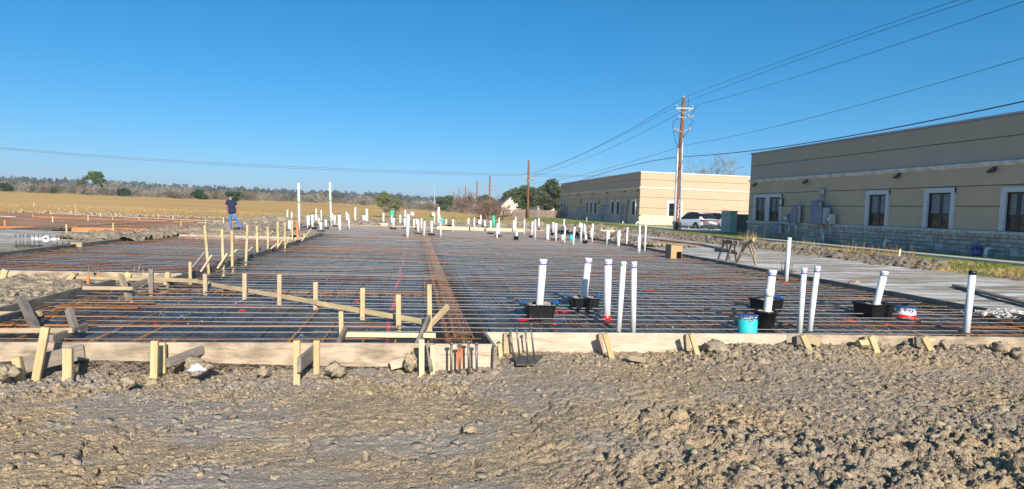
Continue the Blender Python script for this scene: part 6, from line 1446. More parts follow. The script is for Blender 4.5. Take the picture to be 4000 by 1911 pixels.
for sx in (-.195, -.0):
    mb = MB(); mb.lathe([(0,-.03),(.018,-.02),(.022,.01),(.012,.03),(0,.032)], (sx,.035,1.62), 8, .5, 1); mb.build('ear', MAT['skin'], man, True, MM)
mb = MB(); mb.lathe([(.098,0),(.10,.05)], (-.095,.03,1.62), 12, .98, .9); mb.build('hair', plain('dark_hair', (.03,.022,.018), .8), man, True, MM)
for (x, y, a) in ((-.05,.03,.1),(.50,-.02,-.5)):
    mb = MB(); mb.tube([(x,y-.12,.045),(x,y,.055),(x-.03*a,y+.16,.04)], [.045,.055,.038], 8); mb.build('shoe', MAT['boot'], man, True, MM)

# ------------------------------------------------------------------ fence and houses at the back
MAT['fence'] = wood('grey_brown_fence', (.20,.145,.115), (.33,.25,.20), (.26,.19,.15), .8, .35, .3)
fa, fb = ((15.477, 98.6, 0.761), (23.07, 98.6, 0.683))
fz = hz1(fa[0], 98.6)-.1
fe = empty('wooden_fence', (fa[0], 98.6, fz)); tag(fe, 'weathered grey-brown plank fence behind the bare-topped pole', 'fence')
x = fa[0]; i = 0
while x < fb[0]+1:
    hgt = 1.72+rng.uniform(-.04,.05); tl = rng.uniform(-.012,.012)
    o = MB().add([(0,0,0),(.132,0,0),(.132,.02,0),(0,.02,0),(tl,0,hgt),(.132+tl,0,hgt),(.132+tl,.02,hgt),(tl,.02,hgt)], [(3,2,1,0),(4,5,6,7),(0,1,5,4),(1,2,6,5),(2,3,7,6),(3,0,4,7)]).build('fence_board', MAT['fence'], fe, mw=Matrix.Translation((x, 98.6+rng.uniform(-.01,.01), fz)))
    x += .145; i += 1
for z in (.4, 1.4): MB().box(fa[0], fb[0]+1, 98.63, 98.68, fz+z, fz+z+.09).build('rail', MAT['fence'], fe)
fc = (13.384, 98.6, 0.692)
f2 = empty('wooden_fence', (fc[0], 98.6, fz)); tag(f2, 'open rail fence with a reddish end post, left of the plank fence', 'fence')
for x in np.linspace(fc[0], fa[0]-.1, 5): MB().box(x-.06, x+.06, 98.56, 98.68, fz, fz+1.5).build('post', MAT['fence'], f2)
for z in (.35, .95, 1.4): MB().box(fc[0], fa[0]-.1, 98.5, 98.55, fz+z, fz+z+.1).build('rail', MAT['fence'], f2)
MAT['siding'] = plain('white_siding', (.60,.55,.46), .7, var=.04, scale=2)
MAT['shingle'] = plain('dark_shingle', (.10,.09,.085), .9, var=.25, scale=3)
def house(x0, x1, y0, y1, z0, zw, zr, label, wall, roof, group=None, gable='y', win=2):
    o = empty('house', ((x0+x1)/2, y0, z0)); tag(o, label, 'house', group)
    MB().box(x0, x1, y0, y1, z0-1, zw).build('wall', wall, o)
    e = (x1-x0)*.06; xm = (x0+x1)/2; ym = (y0+y1)/2
    if gable == 'y':      # gable faces the camera
        MB().add([(x0,y0,zw),(x1,y0,zw),(xm,y0,zr-.1),(x0,y1,zw),(x1,y1,zw),(xm,y1,zr-.1)], [(0,1,2),(5,4,3)]).build('gable', wall, o)
        MB().add([(x0-e,y0-e,zw-.15),(xm,y0-e,zr),(xm,y1+e,zr),(x0-e,y1+e,zw-.15),(x1+e,y0-e,zw-.15),(x1+e,y1+e,zw-.15),(x0-e,y0-e,zw-.3),(xm,y0-e,zr-.15),(x1+e,y0-e,zw-.3)], [(0,1,2,3),(1,4,5,2),(0,6,7,1),(1,7,8,4)]).build('roof', roof, o)
    else:
        MB().add([(x0-e,y0-e,zw-.1),(x1+e,y0-e,zw-.1),(x1-e,ym,zr),(x0+e,ym,zr),(x0-e,y1+e,zw-.1),(x1+e,y1+e,zw-.1)], [(0,1,2,3),(5,4,3,2),(4,0,3),(1,5,2)]).build('roof', roof, o)
    for k in range(win):
        xx = x0+(x1-x0)*(k+.7)/(win+.4); w_ = MB().box(xx-.5, xx+.5, y0-.06, y0-.002, z0+.9, z0+2.1).build('window', MAT['trim'], o); MB().box(xx-.42, xx+.42, y0-.075, y0-.061, z0+.98, z0+2.02).build('pane', MAT['glass'], w_)
    return o
h0, h1, h2 = ((17.575, 128.0, 2.289), (21.736, 128.0, 2.436), (19.571, 128.0, 4.623))
house(h0[0], h1[0], 128, 140, hz1(h0[0],128), h0[2]+.3, h2[2], 'white gabled house half hidden behind the oak', MAT['siding'], MAT['shingle'], win=0)
h0, h1, h2 = ((22.427, 114.0, 2.465), (25.617, 114.0, 2.578), (23.601, 114.0, 3.311))
house(h0[0], h1[0], 114, 122, hz1(h0[0],114), h0[2]+.2, h2[2]+.1, 'low house with dark shingle roof behind the plank fence', MAT['siding'], MAT['shingle'], gable='x', win=1)
h0, h1, h2 = ((-7.167, 560.0, 4.646), (13.795, 560.0, 5.406), (2.098, 560.0, 7.683))
for k in range(5):
    a = h0[0]+(h1[0]-h0[0])*k/5; b = h0[0]+(h1[0]-h0[0])*(k+.92)/5
    house(a, b, 560, 572, h0[2]-3, h0[2]+1.3, h2[2]+.2, f'far white apartment block on the skyline, {ORD[k]} from the left', MAT['siding'], MAT['shingle'], 'far apartment blocks', gable='x', win=3)
MAT['brick_far'] = plain('tan_brick_far', (.46,.30,.20), .9, var=.12, scale=.3)
for k, (a, b, yb, yt) in enumerate([(-121.575, -117.458, 3.474, 6.695), (-118.393, -115.762, 3.641, 6.252), (-113.986, -109.738, 3.9, 7.54), (-110.848, -107.335, 3.405, 5.92)]):
    house(a, b, 420+5*k, 432+5*k, yb-1, yb+2.0, yt, f'far tan brick house on the rise behind the man, {ORD[k]} from the left', MAT['brick_far'], MAT['shingle'], 'far brick houses', win=1)
# far sign, mast, water tank
sg = ((-79.083, 520.0, 8.742), (-76.296, 520.0, 7.218))
so = empty('highway_sign', sg[0]); tag(so, 'small green highway sign far away on the skyline', 'sign')
MB().box(sg[0][0], sg[1][0], 520, 520.1, sg[1][2], sg[0][2]).build('sign_panel', MAT['green_pvc'], so)
for k in (.15, .85): MB().box(sg[0][0]+(sg[1][0]-sg[0][0])*k-.1, sg[0][0]+(sg[1][0]-sg[0][0])*k+.1, 520.11, 520.3, sg[1][2]-9, sg[1][2]+.5).build('post', MAT['galv'], so)
for i, (px, lab, m) in enumerate([((-77.005, 525, 5.83, -77.393, 16.924), 'thin antenna mast beside the far green sign', 'galv'), ((10.147, 330, 2.761, 9.892, 11.934), 'slim light mast left of the dark oak', 'galv'), ((-101.73, 300, 3.273, -101.863, 8.053), 'thin far pole above the brush left of the man', 'pole'), ((-102.862, 200, 2.891, -102.916, 5.395), 'thin grey pole in the left brush', 'grey_wood')]):
    mb = MB(); mb.tube([(px[0],px[1],px[2]-3),(px[3],px[1],px[4])], [.16,.08], 6); tag(mb.build('mast', MAT[m]), lab, 'mast')
wt = ((-78.885, 600.0, 7.232), (-78.974, 600.0, 12.181))
wo = empty('water_tower', wt[0]); tag(wo, 'round white water tower far off beside a tall pipe', 'water tower')
mb = MB(); mb.lathe([(0,-2.2),(1.8,-1.3),(2.3,0),(1.8,1.3),(0,2.2)], (wt[1][0],600,wt[1][2]), 14); mb.build('tank', MAT['pvc'], wo, True)
mb = MB(); mb.tube([(wt[1][0],600,wt[0][2]-6),(wt[1][0],600,wt[1][2]-1.8)], .5, 8); mb.build('stem', MAT['pvc'], wo, True)

# ------------------------------------------------------------------ trees and brush
def leaf_mat(name, a, b):
    m, t, bs = nodes_of(name); n = noise(t, coords(t), 1.2, 4, .7); c = ramp(t, n, [(.3, a), (.7, b)])
    t.links.new(c, bs.inputs['Base Color']); bs.inputs['Roughness'].default_value = .7; bs.inputs['Specular IOR Level'].default_value = .25
    return m
MAT['oak'] = leaf_mat('live_oak_leaves', (.035,.055,.018), (.11,.14,.045))
MAT['juniper'] = leaf_mat('juniper_leaves', (.02,.045,.018), (.05,.085,.03))
MAT['pine_leaf'] = leaf_mat('pine_needles', (.05,.085,.022), (.13,.17,.05))
MAT['shrub_leaf'] = leaf_mat('shrub_leaves', (.10,.13,.04), (.24,.24,.09))
MAT['twig'] = plain('bare_twigs', (.165,.14,.10), .9, var=.25, scale=.6)
MAT['twig_pale'] = plain('pale_bare_twigs', (.27,.245,.20), .9, var=.2, scale=.6)
MAT['twig_red'] = plain('reddish_bare_twigs', (.21,.14,.10), .9, var=.25, scale=.6)
MAT['bark'] = plain('bark', (.15,.12,.10), .9, var=.3, scale=3)
def tri_cloud(P, size, asp=.5, flat=0.0):
    n = len(P); A = nrng.normal(size=(n,3)); B = nrng.normal(size=(n,3)); A[:,2] *= 1-flat
    A /= np.linalg.norm(A, axis=1)[:,None]; B -= A*(A*B).sum(1)[:,None]; B /= np.linalg.norm(B, axis=1)[:,None]
    s = (size*(.6+.8*nrng.random(n)))[:,None]; V = np.stack([P-A*s, P+B*s*asp, P+A*s, P-B*s*asp], 1).reshape(-1,3)
    return V, np.arange(4*n).reshape(n,4)
def crown_points(cl, n):
    """points spread through clumps (centre, radii), denser towards each clump's skin"""
    w = np.array([c[3]*c[4]*c[5] for c in cl])**.67; w /= w.sum(); k = nrng.choice(len(cl), n, p=w); c = np.array(cl)[k]
    d = nrng.normal(size=(n,3)); d /= np.linalg.norm(d, axis=1)[:,None]; r_ = nrng.random(n)**.45
    return c[:,:3]+d*c[:,3:]*r_[:,None]
def clumps(cx, cy, cz, rx, ry, rz, n, s):
    out = []
    for _ in range(n):
        d = Vector((rng.gauss(0,1), rng.gauss(0,1), rng.gauss(0,1))).normalized(); q = rng.uniform(.45, .95)
        k = s*rng.uniform(.6, 1.25); out.append((cx+d.x*rx*q, cy+d.y*ry*q, cz+d.z*rz*q, k*rx, k*ry, k*rz*.8))
    return out
def branch(mb, p, d, L, r, depth, spread, segs=3, n=4, droop=0.0, minr=.012):
    pts = [p.copy()]; q = p.copy(); dd = d.copy()
    for i in range(segs):
        dd = (dd+Vector((rng.gauss(0,.16),rng.gauss(0,.16),rng.gauss(0,.10)-droop))).normalized(); q = q+dd*(L/segs); pts.append(q.copy())
    mb.tube(pts, [max(minr, r*(1-.45*i/segs)) for i in range(segs+1)], n if depth > 1 else 3, False)
    if depth <= 0: return
    for _ in range(3 if depth > 1 else 4):
        i = rng.randint(1, segs); ax = Vector((rng.gauss(0,1),rng.gauss(0,1),rng.gauss(.25,.6))).normalized()
        nd = (dd*(1-spread)+ax*spread).normalized(); branch(mb, pts[i], nd, L*rng.uniform(.55,.8), r*.5, depth-1, spread, segs, n, droop, minr)
def bare_tree(x, y, h, label, mat='twig_pale', depth=4, spread=.55, group=None, r=None, name='bare_tree', minr=.02, trunks=1):
    z = hz1(x, y)-.1; o = empty(name, (x,y,z)); tag(o, label, 'tree', group)
    for k in range(trunks):
        mb = MB(); branch(mb, Vector((x+k*.3,y,z)), Vector((rng.gauss(0,.12+.2*(trunks>1)),rng.gauss(0,.1),1)).normalized(), h*.42, r or h*.022, depth, spread, minr=minr); mb.build('trunk' if k == 0 else 'limb', MAT[mat], o)
    P_ = []
    for _ in range(int(60*h)):
        d = Vector((rng.gauss(0,1),rng.gauss(0,1),rng.gauss(0,1))).normalized()*rng.random()**.4; P_.append((x+d.x*h*.36, y+d.y*h*.36, z+h*.68+d.z*h*.30))
    V, F_ = tri_cloud(np.array(P_), .16*np.ones(len(P_))*max(1, h/5), .045); link(bpy.data.objects.new('crown', np_mesh('crown', V, F_, MAT[mat])), o)
    return o
def leafy_tree(x, y, h, rx, label, leaf, size, n, clump=.42, nc=22, base=.35, group=None, name='tree', trunk=True, rz=None):
    z = hz1(x, y)-.1; o = empty(name, (x,y,z)); tag(o, label, 'tree' if name != 'shrub' else 'shrub', group)
    cz = z+h*(base+1)/2; rz = rz or h*(1-base)/2
    if trunk:
        mb = MB(); branch(mb, Vector((x,y,z)), Vector((.05,0,1)), h*.4, h*.035, 3, .5, minr=.03); mb.build('trunk', MAT['bark'], o)
    P_ = crown_points(clumps(x, y, cz, rx*.78, rx*.78, rz*.78, nc, clump), n); P_[:,2] = np.maximum(P_[:,2], z+.05)
    V, F_ = tri_cloud(P_, size*np.ones(n), .55); link(bpy.data.objects.new('crown', np_mesh('crown', V, F_, MAT[leaf])), o)
    return o
for i, (px, top, Yd, rx, lab) in enumerate([(19.76, 6.889, 112, 3.6, 'dark live oak behind the bare-topped pole'), (24.228, 7.952, 113, 3.4, 'live oak next to the farther building, tallest of the oaks'), (20.32, 7.035, 135, 2.6, 'sparser oak left of the white gabled house'), (27.309, 6.849, 118, 2.4, 'olive-leaved oak at the end of the plank fence')]):
    leafy_tree(px, Yd, top-hz1(px,Yd)+.1, rx, lab, 'oak', .20, 7000 if i < 2 else 4000, .40, 30, .12, 'live oaks', 'oak_tree')
leafy_tree(8.762, 175, 6.843-1.6, 3.6, 'round dark oak at the field edge right of the slim mast', 'oak', .26, 5000, .42, 26, .05, None, 'oak_tree')
leafy_tree(18.122, 160, 6.282-1.5, 3.0, 'dark oak behind the receding poles', 'oak', .26, 3500, .42, 22, .1, None, 'oak_tree')
for i, (px, t, Yd, w, nt) in enumerate([(12.945, 7.069, 165, 3.2, 3), (13.911, 6.18, 150, 3.0, 3), (11.508, 5.879, 185, 3.0, 3)]):
    bare_tree(px, Yd, t-hz1(px,Yd), f'reddish bare tree among the receding poles, {ORD[i]} of three', 'twig_red', 5, .6, 'reddish bare trees', trunks=nt)
for i, (px, t, Yd) in enumerate([(10.647, 3.708, 92), (12.237, 3.419, 94), (10.227, 3.265, 97)]):
    bare_tree(px, Yd, t-hz1(px,Yd)+.4, f'twiggy brown bare bush before the white house, {ORD[i]} of three', 'twig_red', 5, .7, 'brown bare bushes', trunks=4, name='bare_bush', minr=.012)
bare_tree(42.87, 84, 10.012-.2, 'leafless tree showing above the cream building roof', 'twig_pale', 5, .5, None, minr=.02, trunks=3)
sx0, st0 = (-3.717, 3.557)
leafy_tree(sx0, 74, st0-hz1(sx0,74), 1.45, 'loose green shrub standing alone in the dry field, larger of two', 'shrub_leaf', .07, 2600, .34, 26, .30, 'field shrubs', 'shrub')
sx0, st0 = (-2.324, 3.06)
leafy_tree(sx0, 76, st0-hz1(sx0,76), 1.2, 'loose green shrub standing alone in the dry field, smaller of two', 'shrub_leaf', .07, 1700, .36, 22, .25, 'field shrubs', 'shrub')
# tall pine and named trees of the left hedge
px_, pt_ = (-73.932, 7.142)
pz = hz1(px_,160); pn = empty('pine_tree', (px_,160,pz)); tag(pn, 'tall pine with a flat dark crown above the left brush', 'tree')
mb = MB(); mb.tube([(px_+.3,160,pz),(px_+.25,160,pz+3.2),(px_,160,pt_-1.2)], [.22,.17,.1], 6)
for k in range(9):
    t = rng.uniform(.55,.95); q = Vector((px_+.2*(1-t),160,pz+(pt_-pz)*t)); mb.tube([q, q+Vector((rng.uniform(-2.2,2.2),rng.uniform(-1.5,1.5),rng.uniform(-.2,.8)))], [.07,.03], 4)
mb.build('trunk', MAT['bark'], pn)
cl = [(px_+dx, 160+rng.uniform(-1,1), pt_+dz, w, w, h) for dx, dz, w, h in [(-.2,-.5,1.5,.55),(.9,-1.0,1.2,.5),(-1.1,-1.2,1.0,.45),(1.6,-2.0,1.0,.5),(-.2,-1.5,1.1,.4),(-2.4,-2.5,.9,.45),(-2.9,-3.1,.7,.4),(1.9,-3.0,.8,.45),(.6,-2.2,.8,.4),(2.2,-3.9,.6,.5),(-1.8,-1.8,.6,.35)]]
V, F_ = tri_cloud(crown_points(cl, 2600), .24*np.ones(2600), .5); link(bpy.data.objects.new('crown', np_mesh('crown', V, F_, MAT['pine_leaf'])), pn)
LT = [(-76.026,5.309,158,'twig','dead snag with a flat top left of the pine',3),(-70.8,6.091,160,'twig_pale','pale bare tree right of the pine, tallest',5),(-68.279,5.398,158,'twig_pale','pale bare tree second right of the pine',5),
      (-69.018,5.163,165,'twig_pale','wide pale bare tree standing a little right of the pine group',5),(-61.054,4.577,160,'twig_pale','grey bare tree with pale trunk left of the junipers',4),(-58.345,4.929,160,'twig_pale','grey bare tree just before the first juniper',4),(-58.054,4.675,163,'twig_pale','spindly bare tree behind the first juniper',4),(-64.44,3.602,158,'twig_pale','low pale bush of bare limbs in the left brush',4)]
for x, t, Yd, m, lab, dp in LT: bare_tree(x, Yd, t-hz1(x,Yd), lab, m, dp, .55, 'bare trees of the left hedge', trunks=2)
for i, (px, top, Yd, rx) in enumerate([(-55.115,3.502,156,1.9),(-47.475,3.764,150,2.0),(-39.067,3.654,146,2.0),(-65.218,3.459,154,2.0),(-73.211,2.997,155,1.3),(-86.63,3.754,150,1.6)]):
    leafy_tree(px, Yd, top-hz1(px,Yd)+.15, rx, f'dark green juniper bush at the field edge, {ORD[[3,4,5,2,1,0][i]]} from the left', 'juniper', .26, 1700, .5, 14, 0.0, 'junipers at the field edge', 'juniper_bush', False)
# the brush behind the field: a tangle nobody could count
def brush(name, label, n, xr, yr, hr, mats_, twigs=150, lw=.035, wide=1.0):
    for mi, (m, frac) in enumerate(mats_):
        VV = []; FF = []; off = 0
        for _ in range(int(n*frac)):
            x = rng.uniform(*xr); y = rng.uniform(*yr); z = hz1(x,y); h = rng.uniform(*hr); w = h*rng.uniform(.45,.8)*wide
            d = nrng.normal(size=(twigs,3)); d /= np.linalg.norm(d,axis=1)[:,None]; r_ = nrng.random(twigs)**.5
            Pp = np.array([x,y,z+h*.45])+d*np.array([w,w,h*.52])*r_[:,None]; Pp[:,2] = np.maximum(Pp[:,2], z)
            V, F_ = tri_cloud(Pp, h*.16*np.ones(twigs), lw*3); VV.append(V); FF.append(F_+off); off += len(V)
        o = link(bpy.data.objects.new(name, np_mesh(name, np.concatenate(VV), np.concatenate(FF), MAT[m]))); tag(o, label+(' of %s growth' % ['grey-brown','pale','dark green','reddish'][mi]), 'brush', kind='stuff')
x0_, x1_ = (-110.477, -39.183)
brush('brush_thicket', 'tangled winter brush behind the field at left', 330, (x0_, x1_), (152,182), (1.3,2.6), [('twig',.55),('twig_pale',.2),('juniper',.15),('twig_red',.1)], 150)
x0_, x1_ = (-44.133, 18.416)
brush('brush_thicket', 'low winter brush behind the middle of the field', 210, (x0_, x1_), (164,200), (1.0,2.4), [('twig',.55),('twig_pale',.15),('juniper',.15),('twig_red',.15)], 120)
x0_, x1_ = (-204.686, 9.586)
brush('brush_thicket', 'farther belt of brush in the middle distance', 260, (x0_, x1_), (230,420), (2.4,4.6), [('twig',.6),('twig_pale',.1),('juniper',.2),('twig_red',.1)], 70, .06)
MAT['far_wood'] = leaf_mat('far_tree_line', (.025,.04,.025), (.06,.075,.04))
VV = []; FF = []; off = 0
for k in range(520):
    y = rng.uniform(480, 800); x = rng.uniform(-620, 260)*y/600; z = hz1(x,y)
    h = rng.uniform(4.0, 7.5)+3.0*max(0, fbm(np.array([x*.01]), np.array([y*.01]), 3, 1)[0])+2.0*float(ss(-50,-500,np.array([x]))[0]); w = rng.uniform(3, 7)
    d = nrng.normal(size=(46,3)); d /= np.linalg.norm(d,axis=1)[:,None]; Pp = np.array([x,y,z+h*.5])+d*np.array([w,w,h*.55])*(nrng.random(46)**.4)[:,None]
    V, F_ = tri_cloud(Pp, 1.3*np.ones(46), .7); VV.append(V); FF.append(F_+off); off += len(V)
tag(link(bpy.data.objects.new('far_wood', np_mesh('far_wood', np.concatenate(VV), np.concatenate(FF), MAT['far_wood']))), 'dark far wood along the skyline', 'wood', kind='stuff')

# ------------------------------------------------------------------ grass and weeds
def blade_mat(name, a, b):
    m, t, bs = nodes_of(name); c = ramp(t, noise(t, coords(t), 2.2, 4, .7), [(.3, a), (.7, b)]); t.links.new(c, bs.inputs['Base Color']); bs.inputs['Roughness'].default_value = .8; bs.inputs['Specular IOR Level'].default_value = .2
    return m
MAT['dry_blade'] = blade_mat('dry_grass_blades', (.42,.27,.10), (.62,.46,.20))
MAT['green_blade'] = blade_mat('green_grass_blades', (.10,.17,.03), (.24,.27,.06))
MAT['rust_blade'] = blade_mat('rust_weed_seedheads', (.34,.16,.05), (.46,.26,.10))
def blades(name, label, x, y, z, h, w, mat, lean=.35):
    n = len(x); a = nrng.random(n)*6.283; l = lean*h*nrng.random(n); dx = np.cos(a)*w; dy = np.sin(a)*w; b = nrng.random(n)*6.283
    tx = x+np.cos(b)*l; ty = y+np.sin(b)*l
    V = np.stack([np.stack([x-dx,y-dy,z],1), np.stack([x+dx,y+dy,z],1), np.stack([tx,ty,z+h],1)], 1).reshape(-1,3)
    return tag(link(bpy.data.objects.new(name, np_mesh(name, V, np.arange(3*n).reshape(n,3), MAT[mat]))), label, 'grass', kind='stuff')
def bank_z(x, y): return .17+.10*ss(15.7,16.6,x)*(.5+vnoise(x*.6,y*.6,2))*ss(18.6,17.0,x)+.36*ss(16.2,18.6,x)-.12
def scatter(n, x0, x1, y0, y1, f):
    x = x0+(x1-x0)*nrng.random(n); y = y0+(y1-y0)*nrng.random(n); k = nrng.random(n) < f(x, y); return x[k], y[k]
x, y = scatter(90000, 16.2, 19.0, 8, 34, lambda x, y: ss(16.3,17.0,x-.006*(y-12)**1.0)*np.clip(1.6*vnoise(x*1.3,y*1.3,1)-.15,0,1)*(1-.75*ss(24,31,y)*ss(18.2,17.2,x)))
z = np.maximum(bank_z(x,y), hz(x,y))-.02; blades('dry_grass', 'dry tan grass on the bank before the right building', x, y, z, (.03+.12*nrng.random(len(x))**1.8)*np.where(x > 18.3, .5, 1), .006+.004*nrng.random(len(x)), 'dry_blade', .7)
x, y = scatter(60000, 16.1, 19.0, 8, 26, lambda x, y: np.clip(2.6*vnoise(x*.9+4,y*.9,3)-1.25,0,1)*ss(16.1,16.5,x))
z = np.maximum(bank_z(x,y), hz(x,y))-.02; blades('green_grass', 'patches of green weeds on the bank before the right building', x, y, z, .03+.09*nrng.random(len(x)), .007+.005*nrng.random(len(x)), 'green_blade', .8)
x, y = scatter(26000, 19.97, 21.9, 10, 40, lambda x, y: .9+0*x)
blades('green_grass', 'short mown grass between the walk and the stone base', x, y, hz(x,y), .03+.05*nrng.random(len(x)), .006*np.ones(len(x)), 'green_blade', .6)
x, y = scatter(1500, 18.0, 19.0, 24, 33, lambda x, y: np.clip(3*vnoise(x*.7,y*.5,5)-1.3,0,1))
blades('tall_weeds', 'tall dry weed stalks standing before the stone base', x, y, hz(x,y), .25+.45*nrng.random(len(x))**2, .006*np.ones(len(x)), 'dry_blade', .5)
x = nrng.normal(18.2,.35,200); y = 22.3+nrng.normal(0,.8,200)
blades('tall_weeds', 'rusty seed-headed weeds before the elbow on the stone base', x, y, hz(x,y), .10+.45*nrng.random(200)**1.5, .008*np.ones(200), 'rust_blade', .7)
x, y = scatter(14000, -60, 14, 50, 75, lambda x, y: ss(53,57,y-.12*x)*np.clip(1.7*vnoise(x*.35,y*.6,1)-.3,0,1))
blades('dry_grass', 'dry golden grass tufts along the near edge of the field', x, y, hz(x,y)-.02, .04+.14*nrng.random(len(x))**2, .02+.015*nrng.random(len(x)), 'dry_blade', .8)
x, y = scatter(30000, -8, 24, 56, 100, lambda x, y: ss(58,66,y)*np.clip(2*vnoise(x*.3,y*.3,4)-.7,0,1))
blades('green_grass', 'greener grass across the field towards the fence', x, y, hz(x,y)-.02, .05+.15*nrng.random(len(x))**2, .03*np.ones(len(x)), 'green_blade', .8)

# ------------------------------------------------------------------ clods
import bmesh
def ico(sub):
    bm = bmesh.new(); bmesh.ops.create_icosphere(bm, subdivisions=sub, radius=1.0); bm.verts.ensure_lookup_table()
    V = np.array([v.co[:] for v in bm.verts]); F_ = np.array([[v.index for v in f.verts] for f in bm.faces]); bm.free(); return V, F_
I1, I2, I3 = ico(1), ico(2), ico(3)
def lumpify(V, seed, amt=.35):
    q = V.copy(); k = 1+amt*(fbm(V[:,0]*1.6+seed, V[:,1]*1.6+V[:,2]*1.1, 3, seed)+.6*fbm(V[:,2]*3+seed, V[:,0]*3-V[:,1]*2, 2, seed+1)); return q*k[:,None]
def scatter_clods(name, label, x, y, z, s, mat, base=I1, sink=.55):
    n = len(x); V0, F0 = base; vs_ = [lumpify(V0, i, .95)*(1+.16*np.random.default_rng(i).normal(size=len(V0)))[:,None] for i in range(8)]; VV = np.empty((n, len(V0), 3))
    for i in range(n):
        a = nrng.random()*6.283; c, q = math.cos(a), math.sin(a); v = vs_[i % 8]*np.array([1+.4*nrng.random(), .8+.4*nrng.random(), .55+.35*nrng.random()])*s[i]
        VV[i,:,0] = x[i]+v[:,0]*c-v[:,1]*q; VV[i,:,1] = y[i]+v[:,0]*q+v[:,1]*c; VV[i,:,2] = z[i]+v[:,2]+s[i]*(.5-sink)
    F_ = (F0[None]+len(V0)*np.arange(n)[:,None,None]).reshape(-1,3)
    return tag(link(bpy.data.objects.new(name, np_mesh(name, VV.reshape(-1,3), F_, MAT[mat]))), label, 'clods', kind='stuff')
x, y = scatter(24000, -5.5, 10.5, 2.6, 7.3, lambda x, y: np.where(x < .9, y < 6.7, 1)*np.clip(.05+.9*ss(.6,2.8,x)*(.25+.6*ss(5.7,4,y))*(.35+.9*vnoise(x*1.2,y*1.2,2))+np.where(x < .95, .7*ss(5.5,6.2,y), .55*ss(6.3,6.9,y)), 0, 1))
scatter_clods('clods', 'crumbled clay clods strewn over the foreground', x, y, near_h(x,y), .006+.026*nrng.random(len(x))**3.5, 'clod')
x, y = scatter(900, -5.2, 10.5, 3.2, 7.25, lambda x, y: np.where(x < .9, y < 6.62, 1)*np.clip(.002+.10*ss(1.2,3.0,x)*ss(5.5,4.2,y)+np.where(x < .95, .7*ss(5.7,6.3,y), .7*ss(6.6,7.0,y)*ss(2.2,3.4,x)), 0, 1))
scatter_clods('clods', 'fist-sized clay lumps heaped towards the form boards', x, y, near_h(x,y), .022+.045*nrng.random(len(x))**2, 'clod', I2)
for i, (px, w, h, lab) in enumerate([((-2.013, 6.3, 0.138), 0.3, 0.16, 'big clay clod with a white lime patch in front of the left form'), ((-0.733, 6.35, 0.077), 0.26, 0.12, 'rounded clay clod right of the short dark kicker'), ((0.002, 6.5, 0.134), 0.17, 0.18, 'upright clay clod leaning on the left form by the pale stakes'), ((-3.603, 6.2, 0.121), 0.22, 0.13, 'dark clay clod at the left edge'), ((-2.456, 5.9, 0.079), 0.17, 0.09, 'cracked clay clod below the stakes at left'), ((0.471, 4.811, -0.01), 0.15, 0.05, 'flat oval clod lying alone on the smooth clay'), ((3.663, 7.05, 0.144), 0.32, 0.14, 'clay heap against the front form at the middle right'), ((4.753, 6.9, 0.105), 0.24, 0.12, 'clay heap in front of the joint of the front forms'), ((6.749, 7.0, 0.197), 0.15, 0.1, 'round clay clod on the front form near the black-capped pipe'), ((7.514, 6.9, 0.187), 0.24, 0.17, 'tall dark clay clod at the right end of the front form'), ((7.565, 6.7, 0.134), 0.3, 0.18, 'large dark clay clod at the right edge'), ((-1.441, 6.4, 0.047), 0.16, 0.09, 'clay lump left of the short dark kicker'), ((3.82, 6.9, 0.075), 0.18, 0.09, 'clay lump right of the lumber offcut'), ((10.654, 14.6, 0.147), 0.26, 0.12, 'lime-crusted lump on the pale strip by the right form'), ((11.001, 14.2, 0.188), 0.3, 0.15, 'rounded tan lump on the pale strip by the right form')]):
    V0 = lumpify(I3[0], i+1, .55); V0 = V0+(.34*fbm(I3[0][:,0]*5+i, I3[0][:,1]*5+I3[0][:,2]*4, 3, 2, .7)+.10*nrng.normal(size=len(I3[0])))[:,None]*I3[0]; V0 = V0*np.array([w*.40, w*.34, h*.52])
    o = link(bpy.data.objects.new('dirt_clod', np_mesh('dirt_clod', V0, I3[1], MAT['clod'])), None, Matrix.Translation((px[0], px[1], px[2]-h*.2)) @ Matrix.Rotation(i*1.3, 4, 'Z'))
    tag(o, lab, 'clod', 'large clods along the forms')
# white crust on the big clod and the spilled grout at the right edge
c_ = (-1.986, 6.3, 0.113); V0 = (lumpify(I3[0], 3, .8)*(1+.04*nrng.normal(size=len(I3[0])))[:,None])*np.array([.07,.03,.05])
o = link(bpy.data.objects.new('lime_chunk', np_mesh('lime_chunk', V0, I3[1], plain('white_lime', (.66,.65,.62), .9, var=.2, scale=20, bmp=.01))), None, Matrix.Translation((c_[0], c_[1]-.11, c_[2]))); tag(o, 'white lime chunk stuck in the big clay clod', 'lime chunk')
g_ = (10.409, 9.487, 0.2); gx_ = g_[0]+nrng.normal(0,.30,900); gy_ = g_[1]+nrng.normal(0,.20,900); MAT['grout'] = plain('white_grout', (.50,.47,.41), .95, var=.3, scale=15)
scatter_clods('grout_spill', 'crumbled white grout spilled on the pale strip at the right edge', gx_, gy_, .185+.07*np.exp(-((gx_-g_[0])/.3)**2-((gy_-g_[1])/.2)**2), .006+.030*nrng.random(900)**3, 'grout', I1, .6)
